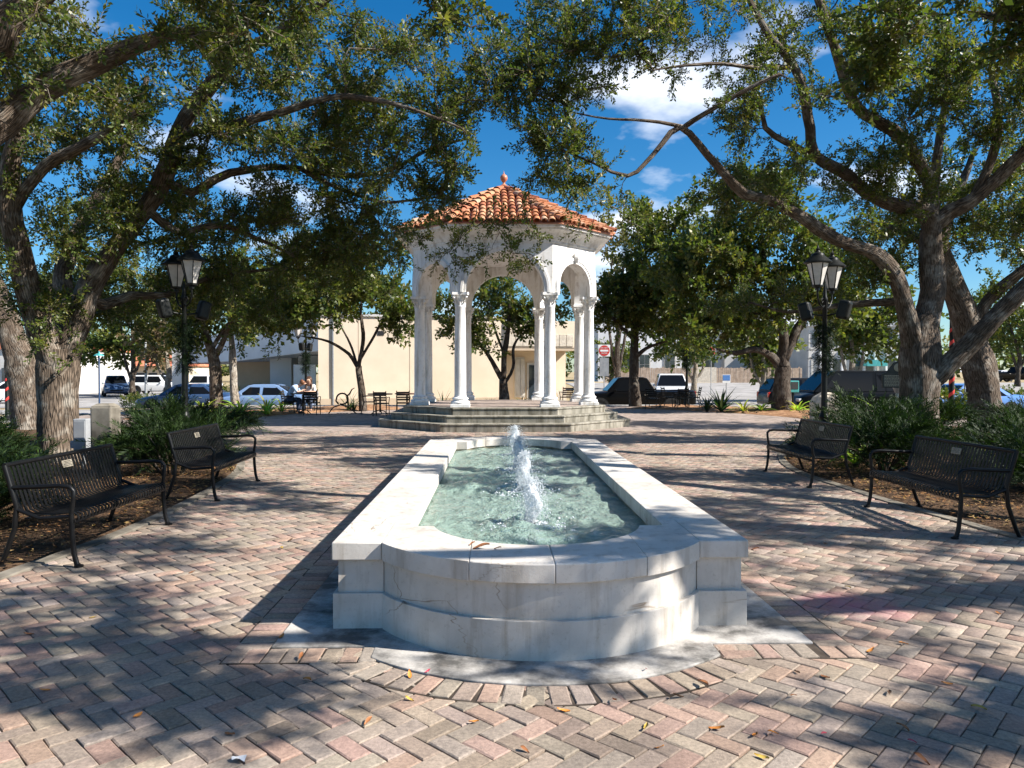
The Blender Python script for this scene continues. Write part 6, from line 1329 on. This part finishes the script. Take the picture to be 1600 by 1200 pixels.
# ------------------------------------------------------------------ fallen leaves on the paving and the rim
def dry_leaf(seed):
    r_ = random.Random(seed); b = MB(); n = 6; vs = []
    for i in range(n + 1):
        q = i / n; w_ = 0.5 * math.sin(math.pi * min(1, q ** 0.8 * 0.97 + 0.02)) * 0.36; z = 0.10 * math.sin(q * 3 + seed) + 0.05
        vs += [(q - 0.5, -w_, z + 0.10), (q - 0.5, 0, z), (q - 0.5, w_, z + 0.10 * r_.uniform(0.3, 1.3))]
    b.add(vs, [(3 * i + j, 3 * i + j + 1, 3 * i + j + 4, 3 * i + j + 3) for i in range(n) for j in range(2)]); return b.mesh('fallen_leaf', 'dry_one', 70)
LM = [dry_leaf(s) for s in range(5)]
LKIND = (('brown', (0.30, 0.12, 0.045)), ('orange', (0.52, 0.20, 0.04)), ('yellow', (0.50, 0.34, 0.07)), ('dark', (0.10, 0.055, 0.03)))
ORD = ['first', 'second', 'third', 'fourth', 'fifth', 'sixth', 'seventh', 'eighth', 'ninth', 'tenth', 'eleventh', 'twelfth', 'thirteenth', 'fourteenth', 'fifteenth', 'sixteenth', 'seventeenth', 'eighteenth', 'nineteenth', 'twentieth']
def drop(x, y, z, l, k, lab=None, col=None):
    o = link_mesh('fallen_leaf', rng.choice(LM)); c = col or LKIND[k][1]; f = rng.uniform(0.8, 1.2); o.color = (c[0] * f, c[1] * f, c[2] * f, 1); o.location = (x, y, z); o.scale = (l, l, l); o.rotation_euler = (rng.gauss(0, 0.15), rng.gauss(0, 0.15), rng.uniform(0, 6.28)); tag(o, lab, 'leaf', 'fallen leaves on the paving')
spots = [(878, 1040), (1180, 1150), (1208, 1148), (1412, 1008), (1360, 1018), (1245, 1052), (1290, 1060), (640, 1095), (480, 1065), (470, 1032), (1120, 1140), (880, 1112), (1060, 1090), (740, 1130), (575, 1130), (1440, 1190), (1190, 1185), (1010, 1138), (45, 992), (145, 966), (70, 1080), (310, 990), (440, 1000), (455, 845), (440, 858), (345, 762), (300, 895), (1325, 920), (1240, 1090), (1480, 1070), (1530, 1110), (1390, 1085), (1098, 1075), (960, 1100), (640, 1060), (215, 1120), (360, 1150), (1030, 1170), (820, 1175), (1560, 960), (1180, 860), (1290, 850), (1410, 1140)]
kinds = [0, 1, 2, 1, 0, 3, 1, 0, 2, 1, 3, 0, 1]; per = {0: 0, 1: 0, 2: 0, 3: 0}
for i, (px, py) in enumerate(sorted(spots)):
    g_ = gp(px, py)
    if in_poly(g_.x, g_.y, outer_outline(0.06)): continue
    k = kinds[i % len(kinds)]
    drop(g_.x, g_.y, 0.02 if in_poly(g_.x, g_.y, outer_outline(0.55)) else 0.006, rng.uniform(0.04, 0.075), k, '%s small %s leaf from the left lying on the brick paving' % (ORD[per[k]], LKIND[k][0])); per[k] += 1
for i, (px, py) in enumerate(((668, 1055), (1010, 1052), (1287, 1150), (1425, 1162))): g_ = gp(px, py); drop(g_.x, g_.y, 0.02 if i < 2 else 0.008, 0.035, 0, ('red petal on the concrete apron left of the middle', 'red petal on the concrete apron right of the middle', 'red petal on the bricks at the lower right', 'rightmost red petal on the bricks near the lower right corner')[i], (0.50, 0.05, 0.08))
for k, (px, py, l) in enumerate(((752, 857, 0.10), (738, 851, 0.05), (778, 858, 0.05))): g_ = gp(px, py, 0.535); drop(g_.x, g_.y, 0.537, l, 0, ('curled brown leaf on the bowed rim of the fountain', 'tiny brown leaf left on the fountain rim', 'small flat leaf right on the fountain rim')[k])
g_ = gp(373, 1188); b = MB(); vs = [(rng.gauss(0, 0.004) + 0.018 * (i % 4 - 1.5), rng.gauss(0, 0.004) + 0.012 * (i // 4 - 1.5), abs(rng.gauss(0.006, 0.006))) for i in range(16)]; b.add(vs, [(4 * j + i, 4 * j + i + 1, 4 * j + i + 5, 4 * j + i + 4) for j in range(3) for i in range(3)]); o = b.build('paper_scrap', 'white', None, 60); o.location = (g_.x, g_.y, 0.006); tag(o, 'crumpled white paper scrap at the bottom left on the bricks', 'paper scrap')
# ------------------------------------------------------------------ vehicles
CARS = dict(
    sedan=dict(L=4.7, W=1.80, H=1.45, zt=[(0, .58), (.03, .70), (.10, .80), (.27, .93), (.45, .95), (.80, .98), (.90, 1.0), (.97, .96), (1, .85)], gh=(.25, .40, .70, .86), wb=(.18, .80), rw=.33, belt=.94),
    suv=dict(L=4.7, W=1.88, H=1.74, zt=[(0, .66), (.03, .82), (.10, .96), (.24, 1.05), (.45, 1.08), (.80, 1.10), (.94, 1.10), (.98, 1.05), (1, .85)], gh=(.24, .36, .90, .985), wb=(.18, .79), rw=.37, belt=1.06),
    van=dict(L=5.3, W=2.0, H=2.02, zt=[(0, .70), (.02, .90), (.07, 1.05), (.16, 1.16), (.4, 1.20), (.80, 1.20), (.97, 1.20), (.99, 1.1), (1, .85)], gh=(.12, .27, .965, .995), wb=(.17, .77), rw=.37, belt=1.17),
    pickup=dict(L=5.8, W=1.98, H=1.90, zt=[(0, .85), (.02, 1.02), (.08, 1.10), (.24, 1.18), (.40, 1.20), (.64, 1.20), (.655, 1.22), (.97, 1.22), (1, 1.20)], gh=(.23, .335, .585, .65), wb=(.17, .79), rw=.40, belt=1.18))
def make_car(kind, paint, name, label, px, d, rz, group, z=None):
    K = CARS[kind]; L, W, H = K['L'], K['W'], K['H']; q = at(px, 600, d); t = thing(name, label, {'sedan': 'car', 'suv': 'car', 'van': 'van', 'pickup': 'pickup truck'}[kind], (q.x, q.y, gz(q.x, q.y) if z is None else z), R(rz), group); pm = 'paint_' + paint
    b = MB(); loops = []; zx = [a for a, _ in K['zt']]; zz = [c for _, c in K['zt']]; lo = 0.24 if kind in ('sedan',) else 0.32
    for f in [0, .008, .03, .06, .10, .16, .22, .30, .4, .5, .6, .64, .66, .7, .78, .86, .92, .96, .985, .995, 1]:
        zt = float(np.interp(f, zx, zz)); wf = 1 - 0.16 * max(0, 1 - f / .07) ** 2 - 0.10 * max(0, (f - .95) / .05) ** 2; h = W / 2 * wf; x = (f - .5) * L
        zl = lo + 0.10 * max(0, 1 - f / .03) + 0.10 * max(0, (f - .97) / .03)
        half = [(0, zt + 0.025), (h * .55, zt + 0.018), (h * .84, zt), (h * .955, zt - .055), (h * .995, zt - .16), (h, zt - .28), (h * .985, zl + .16), (h * .95, zl), (0, zl)]
        loops.append([(x, y, z_) for y, z_ in half] + [(x, -y, z_) for y, z_ in half[-2:0:-1]])
    b.loft(loops); b.build('body', pm, t, 38)
    x0, x1, x2, x3 = [(f - .5) * L for f in K['gh']]; zb = K['belt'] - .02; yb, yr = W / 2 * .90, W / 2 * (.70 if kind != 'van' else .80); zr = H - .05
    def sec(x, y, z_): return [(x, y, z_), (x, -y, z_)]
    b = MB(); prof = [(x0, yb, zb), (x1, yr, zr), (x1 + .25, yr * .98, H), (x2 - .2, yr * .98, H), (x2, yr, zr), (x3, yb, zb)]
    n = len(prof); vs = [(x, y, z_) for x, y, z_ in prof] + [(x, -y, z_) for x, y, z_ in prof]; cb = [(x1, yb, zb), (x2, yb, zb)]
    b.add(vs + [(x1, yb, zb), (x2, yb, zb), (x1, -yb, zb), (x2, -yb, zb)], [(i, i + 1, n + i + 1, n + i) for i in range(n - 1)] + [(0, 12, 1), (12, 13, 4, 3, 2, 1), (13, 5, 4), (6, 7, 14), (14, 7, 8, 9, 10, 15), (15, 10, 11)])
    cab = b.build('cabin', pm, t, 30, bevel=0.03)
    def panel(name, corners, ins, off=0.012, mat='car_glass'):
        P = [Vector(c) for c in corners]; c = sum(P, Vector()) / len(P); nn = (P[1] - P[0]).cross(P[2] - P[0]).normalized()
        if nn.dot(c - Vector((0, 0, 1.0))) < 0: nn = -nn
        Q = [p + (c - p).normalized() * ins + nn * off for p in P]; b = MB(); k = len(Q); b.add([tuple(p) for p in Q] + [tuple(p - nn * (off + .02)) for p in Q], [tuple(range(k))] + [(i, (i + 1) % k, k + (i + 1) % k, k + i) for i in range(k)]); return b.build(name, mat, t)
    panel('windscreen', [(x0, yb, zb + .03), (x1, yr, zr), (x1, -yr, zr), (x0, -yb, zb + .03)], .07); panel('rear_window', [(x3, yb, zb + .06), (x2, yr, zr), (x2, -yr, zr), (x3, -yb, zb + .06)], .09)
    xm = x1 + (x2 - x1) * (.46 if kind != 'pickup' else .55)
    for s in (1, -1):
        yb2, yr2 = yb * s, yr * s; fx = x0 + (x1 - x0) * .45; rx = x3 - (x3 - x2) * .45
        panel('side_window', [(fx, yb2, zb + .02), (x1 + .08, yr2, zr - .04), (xm - .04, yr2, zr - .04), (xm - .04, yb2, zb + .02)], .04); panel('side_window', [(xm + .04, yb2, zb + .02), (xm + .04, yr2, zr - .04), (x2 - .06, yr2, zr - .04), (rx, yb2, zb + .02)], .04)
        ym = s * (yb + .12); b = MB(); b.box((fx + .12, ym, zb + .08), (.10, .16, .12)); b.build('mirror', pm, t, bevel=.02)
        for xx in ((xm - .12), (x2 - .12)): b = MB(); b.box((xx, s * (W / 2 + .006), zb - .14), (.16, .02, .03)); b.build('door_handle', 'chrome' if kind != 'van' else pm, t)
        zf = float(np.interp(.03, zx, zz)); b = MB(); b.box((-L / 2 + .10, s * W * .36, zf - .10), (.14, .32, .12)); b.build('headlight', 'head', t, bevel=.03); zrr = float(np.interp(.98, zx, zz)); b = MB(); b.box((L / 2 - .05, s * W * .40, zrr - .16), (.12, .18, .26 if kind != 'sedan' else .14)); b.build('tail_light', 'tail', t, bevel=.02)
        for f in K['wb']:
            xx = (f - .5) * L; r_ = K['rw']; w = bpy.data.objects.new('wheel', None); COL.objects.link(w); w.parent = t; w.location = (xx, s * (W / 2 - .09), r_); w.rotation_euler = (R(90) * -s, 0, 0); w.empty_display_size = .1
            b = MB(); b.lathe([(r_ * .66, -.10), (r_ * .95, -.11), (r_, -.08), (r_, .08), (r_ * .95, .105), (r_ * .66, .10)], 28, cap=False); b.build('tyre', 'rubber', w, 40)
            b = MB(); b.lathe([(r_ * .67, .09), (r_ * .60, .075), (r_ * .56, .02), (.02, .02)], 24)
            for k in range(5): a = k * 1.2566; b.bar((0.05 * math.cos(a), 0.05 * math.sin(a), .06), (r_ * .62 * math.cos(a), r_ * .62 * math.sin(a), .08), .09, .03)
            b.lathe([(.06, .05), (.06, .10), (.01, .11)], 12); b.build('rim', 'rim', w, 40)
            b = MB(); b.lathe([(r_ * 1.16, 0), (r_ * 1.16, .012)], 28); o = b.build('wheel_arch', 'dark_trim', t); o.location = (xx, s * (W / 2 - .006), r_ + .02); o.rotation_euler = (R(90) * -s, 0, 0)
    zf = float(np.interp(.02, zx, zz)); b = MB(); b.box((-L / 2 + .02, 0, zf - .24), (.06, W * .52, .16)); b.build('grille', 'dark_trim', t, bevel=.02); b = MB(); b.box((-L / 2 + .05, 0, lo + .16), (.12, W * .84, .14)); b.build('bumper', pm if kind != 'pickup' else 'chrome', t, bevel=.03); b = MB(); b.box((L / 2 - .05, 0, lo + .18), (.12, W * .86, .16)); b.build('bumper', pm if kind != 'pickup' else 'chrome', t, bevel=.03)
    if kind == 'pickup': b = MB(); b.box((L * .315, 0, 1.245), (L * .30, W * .72, .012)); b.build('cargo_bed', 'dark_trim', t)
    b = MB(); b.box((0, 0, lo - .02), (L * .86, W * .8, .10)); b.build('underbody', 'dark_trim', t); return t
PK = 'cars parked round the square'; FC = 'cars on the far streets'
make_car('sedan', 'blue', 'parked_car', 'light blue sedan behind the bright strap plants', 410, 35.6, 0, PK, -0.50)
make_car('sedan', 'navy', 'parked_car', 'dark blue sedan parked behind the left lamp post', 296, 37.2, 4, PK, -0.50)
make_car('pickup', 'black', 'pickup_truck', 'black pickup truck right behind the gazebo columns', 992, 37.6, 0, PK, -0.62)
make_car('suv', 'white', 'parked_car', 'white car facing us behind the black pickup', 1048, 41.5, 80, PK, -0.30)
make_car('van', 'black', 'parked_van', 'long black van between the mound tree and the dark plaque', 1332, 30.5, 0, PK, -0.42)
make_car('suv', 'charcoal', 'parked_car', 'dark car showing a red tail light left of the mound tree', 1262, 38.0, 180, PK)
make_car('sedan', 'sky', 'parked_car', 'bright blue car between the two right oak trunks', 1506, 31.0, 6, PK, -0.40)
make_car('suv', 'white', 'far_car', 'white car far left before the red-roofed building', 244, 68, 180, FC); make_car('suv', 'navy', 'far_car', 'dark blue and white car beside the thin post at far left', 180, 62, 120, FC); make_car('sedan', 'white', 'far_car', 'pale car at the left edge beyond the ribbon post', 24, 48, 10, FC)
make_car('sedan', 'silver', 'far_car', 'silver car on the far street at the right edge', 1560, 96, 30, FC); make_car('pickup', 'black', 'far_car', 'black truck on the far street at the right edge', 1590, 92, 120, FC); make_car('suv', 'white', 'far_car', 'white car seen under the canopy of the left trees', 318, 66, 90, FC)

# ------------------------------------------------------------------ buildings
def bx(parent, name, mat, x0, x1, y0, y1, z0, z1, bevel=0.0):
    b = MB(); b.box(((x0 + x1) / 2, (y0 + y1) / 2, (z0 + z1) / 2), (x1 - x0, y1 - y0, z1 - z0)); return b.build(name, mat, parent, bevel=bevel, world=True)
G0 = -0.5
bk = thing('bank_building', 'long low beige bank building behind the gazebo', 'building', (0, 0, G0)); YF = 41.0
def X(px, d=YF): return at(px, 581, d).x
bk.location = (X(499), YF, G0)
bx(bk, 'wall', 'beige', X(499), X(797), YF, YF + 16, G0, 4.65)
bx(bk, 'wall', 'beige', X(797), X(912), YF + 1.6, YF + 16, G0, 4.64)
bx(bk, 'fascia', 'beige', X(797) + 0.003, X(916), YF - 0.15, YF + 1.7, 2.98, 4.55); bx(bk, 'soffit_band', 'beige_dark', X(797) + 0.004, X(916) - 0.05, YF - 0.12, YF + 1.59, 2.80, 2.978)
for k in range(9):
    xa = X(797) + 0.1 + k * (X(914) - X(797) - 0.2) / 9; bx(bk, 'fascia_panel', 'stone_veneer', xa, xa + (X(914) - X(797) - 0.2) / 9 - 0.03, YF - 0.19, YF - 0.152, 3.05, 3.75, 0.01)
bx(bk, 'coping', 'off_white', X(499) - 0.08, X(797) + 0.08, YF - 0.08, YF + 16, 4.651, 4.78)
w = bx(bk, 'window', 'off_white', X(821), X(838), YF + 1.50, YF + 1.60, 0.0, 2.45); bx(w, 'pane', 'shop_glass', 0, 0.01, 0, 0.01, 0, 0.01) if False else None
for k in range(2):
    a = X(821) + 0.06 + k * 0.30; bx(bk, 'pane', 'shop_glass', a, a + 0.26, YF + 1.46, YF + 1.50, 0.10, 2.35)
d_ = bx(bk, 'door', 'off_white', X(843), X(861), YF + 1.50, YF + 1.60, -0.35, 2.1); bx(bk, 'door_glass', 'glass', X(843) + 0.1, X(861) - 0.1, YF + 1.46, YF + 1.498, -0.1, 1.95)
# cash machine with its red surround
zt_ = 1.55 + 18 / 1150 * YF; bx(bk, 'machine_surround', 'red', X(864), X(881), YF + 1.40, YF + 1.598, -0.35, zt_, 0.06); bx(bk, 'cash_machine', 'white', X(864) - 0.0 + 0.10, X(881) - 0.12, YF + 1.34, YF + 1.398, -0.35, zt_ - 0.15); bx(bk, 'machine_screen', 'glass', X(868), X(874), YF + 1.31, YF + 1.338, 0.75, 1.25)
for r_ in range(4):
    xa = X(862); k = 0
    while xa < X(909):
        l = rng.uniform(0.35, 0.6); bx(bk, 'stone', 'stone_veneer', xa, min(xa + l - 0.02, X(911)), YF + 1.28, YF + 1.36, -0.48 + r_ * 0.22, -0.48 + r_ * 0.22 + 0.2, 0.012) if xa > X(881) else None; xa += l
for px_ in (560, 640, 735): bx(bk, 'wall_joint', 'beige_dark', X(px_), X(px_) + 0.03, YF - 0.012, YF - 0.002, G0, 4.64)
bx(bk, 'downpipe', 'steel', X(520), X(520) + 0.09, YF - 0.10, YF - 0.004, G0, 4.6, 0.02); bx(bk, 'wall_base', 'beige_dark', X(499) - 0.03, X(797), YF - 0.05, YF - 0.013, G0, 0.05)
for px_ in (590, 690): bx(bk, 'vent', 'dark_trim', X(px_), X(px_) + 0.35, YF - 0.03, YF - 0.002, 3.6, 3.85)
bk.rotation_euler = (0, 0, R(11))
# drive-through canopy
cn = thing('drive_canopy', 'white drive-through canopy and column left of the bank building', 'canopy', (-14.0, 46.0, G0))
A = [at(278, 581, 55), at(370, 581, 52), at(498, 581, 42.5)]; zb_ = [2.15, 2.3, 2.75]; zt2 = [4.2, 4.3, 4.75]
b = MB(); lo = []
for i in range(len(A)): a = A[i]; lo.append([(a.x, a.y, zb_[i]), (a.x + 2.5, a.y + 7.0, zb_[i]), (a.x + 2.5, a.y + 7.0, zt2[i]), (a.x, a.y, zt2[i])])
b.loft(lo); b.build('roof', 'pale_grey', cn, world=True, bevel=0.03)
c0 = at(282, 581, 54.6); bx(cn, 'column', 'off_white', c0.x - 0.42, c0.x + 0.42, c0.y - 0.5, c0.y + 0.5, G0, 4.9, 0.03)
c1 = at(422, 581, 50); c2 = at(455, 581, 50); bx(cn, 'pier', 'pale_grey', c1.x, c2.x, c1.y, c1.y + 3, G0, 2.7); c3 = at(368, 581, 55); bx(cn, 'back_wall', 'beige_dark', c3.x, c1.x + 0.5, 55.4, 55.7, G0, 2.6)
c4 = at(458, 581, 46); c5 = at(492, 581, 46); bx(cn, 'screen_wall', 'white', c4.x, c5.x, 46.4, 46.6, G0, 2.0); c6 = at(497, 581, 44); bx(cn, 'window_band', 'glass', c4.x, c6.x, 47.5, 47.7, 2.0, 2.8)
# pale grey building on the right, with windows
gb = thing('grey_building', 'large pale grey building behind the wooden fence', 'building', (22, 100, 0.3)); D = 96.0
def Xg(px): return at(px, 581, D).x
yg = D
bx(gb, 'wall', 'pale_grey', Xg(935), Xg(1265), yg, yg + 20, -0.3, 10.5); bx(gb, 'parapet', 'off_white', Xg(935) - 0.2, Xg(1265) + 0.2, yg - 0.2, yg + 20.2, 10.502, 10.9); bx(gb, 'wing', 'off_white', Xg(1130), Xg(1165), yg - 1.2, yg - 0.003, -0.3, 8.6)
for px0, px1, za, zc in ((1102, 1118, 1.6, 4.6), (1165, 1176, 1.6, 4.6), (960, 990, 0.9, 3.6), (1000, 1016, 1.2, 3.8), (1200, 1214, 1.6, 4.6), (1040, 1056, 1.6, 4.6), (1230, 1244, 1.6, 4.6)):
    f = bx(gb, 'window', 'off_white', Xg(px0) - 0.1, Xg(px1) + 0.1, yg - 0.08, yg - 0.002, za - 0.1, zc + 0.1); n = 2
    for k in range(n):
        for j in range(2): xa = Xg(px0) + k * (Xg(px1) - Xg(px0)) / n; zz_ = za + j * (zc - za) / 2; o = bx(gb, 'pane', 'glass', xa + 0.04, xa + (Xg(px1) - Xg(px0)) / n - 0.04, yg - 0.12, yg - 0.082, zz_ + 0.04, zz_ + (zc - za) / 2 - 0.04)
rbd = thing('row_building', 'pale row of shopfronts behind the black van', 'building', (46, 88, 0.3)); yr_ = 84.0
def Xr(px): return at(px, 581, yr_).x
bx(rbd, 'wall', 'off_white', Xr(1268), Xr(1420), yr_, yr_ + 14, -0.3, 6.8); bx(rbd, 'cornice', 'pale_grey', Xr(1268) - 0.2, Xr(1420) + 0.2, yr_ - 0.3, yr_ + 14, 6.802, 7.3)
for k in range(9):
    xa = Xr(1272) + k * 1.28; bx(rbd, 'shop_window', 'glass' if k % 3 else 'shop_glass', xa, xa + 0.8, yr_ - 0.06, yr_ - 0.002, 0.5, 3.0); bx(rbd, 'pilaster', 'white', xa + 0.9, xa + 1.1, yr_ - 0.25, yr_ - 0.003, -0.3, 4.2); bx(rbd, 'upper_window', 'glass', xa + 0.1, xa + 0.7, yr_ - 0.06, yr_ - 0.002, 4.6, 6.0)
bx(rbd, 'awning', 'teal', Xr(1352), Xr(1384), yr_ - 1.4, yr_ - 0.26, 2.2, 2.9)
rr_ = thing('red_roof_building', 'cream building with red tile roof far left behind parked cars', 'building', (-48, 90, G0)); yq = 88.0
def Xq(px): return at(px, 581, yq).x
bx(rr_, 'wall', 'cream', Xq(192), Xq(296), yq, yq + 10, G0, 1.55 + 9 / 1150 * yq)
b = MB(); zt3 = 1.55 + 9 / 1150 * yq; b.loft([[(Xq(187), yq - 0.6, zt3), (Xq(300), yq - 0.6, zt3), (Xq(300), yq + 10.6, zt3), (Xq(187), yq + 10.6, zt3)], [(Xq(204), yq + 4.5, zt3 + 1.5), (Xq(284), yq + 4.5, zt3 + 1.5), (Xq(284), yq + 5.5, zt3 + 1.5), (Xq(204), yq + 5.5, zt3 + 1.5)]]); rf = b.build('roof', 'red_roof', rr_, world=True)
for px in (206, 226, 245, 264, 283): bx(rr_, 'window', 'glass', Xq(px) - 0.5, Xq(px) + 0.5, yq - 0.06, yq - 0.002, 0.1, 1.4)
lf = thing('left_building', 'plain pale building at the far left edge behind the ribbon post', 'building', (-62, 70, G0)); xl_ = at(-30, 581, 68).x; xm_ = at(118, 581, 68).x
bx(lf, 'wall', 'off_white', xl_, xm_, 68, 80, G0, 3.6); bx(lf, 'parapet', 'red_roof', xl_, xm_ + 0.2, 67.8, 80, 3.602, 4.2)
for k in range(5): xa = xl_ + 1 + k * 1.7; bx(lf, 'window', 'glass', xa, xa + 1.0, 67.93, 67.998, 0.3, 1.9)
# wooden fence with single boards
fn = thing('wooden_fence', 'weathered wooden board fence in front of the grey building', 'fence', (at(1060, 581, 84).x, 84.0, 0.3)); xa, xb = at(945, 581, 84).x, at(1262, 581, 84).x; me_b = MB().box((0, 0, 0.85), (0.21, 0.03, 1.7)).mesh('board', 'fence_wood'); me_p = MB().box((0, 0.06, 0.9), (0.14, 0.14, 1.85)).mesh('post', 'fence_wood'); me_pl = MB().box((0, 0, 0.9), (2.2, 0.05, 1.75)).mesh('panel', 'stone_veneer')
n_ = int((xb - xa) / 0.225); skip = set(range(48, 58))
for i in range(n_):
    x = xa + i * 0.225
    if i in skip: continue
    o = link_mesh('board', me_b, fn); o.location = (x - fn.location.x, rng.gauss(0, 0.008), gz(x, 84) - fn.location.z + rng.gauss(0, 0.02)); o.rotation_euler = (0, rng.gauss(0, 0.008), 0)
    if i % 10 == 0: o = link_mesh('post', me_p, fn); o.location = (x - fn.location.x, 0.03, gz(x, 84) - fn.location.z)
o = link_mesh('panel', me_pl, fn); x = xa + 52.5 * 0.225; o.location = (x - fn.location.x, 0, gz(x, 84) - fn.location.z)
# hedges
HT = [(v * 1.0, f, s) for v, f, s in templates('far')]
def hedge(label, c, sx, sy, h, seed, n):
    rs = np.random.RandomState(seed); t = thing('hedge', label, 'hedge', c, 0, 'clipped hedges by the streets'); pos = []; dr = []
    for i in range(n):
        a = rs.uniform(0, 6.283); u = rs.uniform(0.2, 1) ** 0.5; z = rs.uniform(0.05, 1); pos.append((sx * u * math.cos(a), sy * u * math.sin(a), h * z * (1 - 0.25 * u * u))); dr.append((math.cos(a) * 0.5 + rs.normal(0, .4), math.sin(a) * 0.5 + rs.normal(0, .4), 0.7))
    o = link_mesh('foliage', place_twigs(rs, pos, dr, rs.uniform(0.4, 0.8, n), HT, SUNNY, ['leaf', 'bark_far'], 'foliage'), t); o['kind'] = 'stuff'; b = MB(); b.tube([(0, 0, 0), (0, 0, h * 0.6)], 0.03, 6); b.build('stem', 'bark_far', t)
q = at(1582, 620, 36); hedge('sunlit clipped hedge at the right edge beyond the trunks', (q.x, q.y, -0.45), 1.9, 0.8, 1.0, 71, 420)
q = at(1485, 625, 27); hedge('loose green hedge between the right oak trunks', (q.x, q.y, -0.1), 1.3, 0.8, 0.85, 72, 260)
q = at(330, 612, 44); hedge('dark green hedge beside the white canopy column', (q.x, q.y, -0.5), 1.6, 0.8, 1.2, 73, 260)
q = at(250, 618, 45); hedge('low pale hedge behind the left junipers', (q.x, q.y, -0.5), 2.2, 0.8, 0.5, 74, 200)

# distant belt of trees closing the horizon
rs = np.random.RandomState(99); pos, dr, sc = [], [], []
for i in range(3000):
    a = R(rs.uniform(-78, 78)); d = rs.uniform(150, 172); h = 6.0 + 2.6 * math.sin(a * 23) + 1.8 * math.sin(a * 57 + 1) + 1.2 * math.sin(a * 131); pos.append((d * math.sin(a), d * math.cos(a), 0.1 + h * rs.uniform(0, 1) ** 0.8)); dr.append((rs.normal(0, 1), rs.normal(0, 1), 0.5)); sc.append(rs.uniform(2.0, 3.6))
o = link_mesh('distant_wood', place_twigs(rs, pos, dr, sc, templates('vfar'), OAK, ['leaf', 'bark_far'], 'distant_wood')); tag(o, 'distant belt of green trees closing the horizon behind the streets', 'woodland', None, 'stuff')
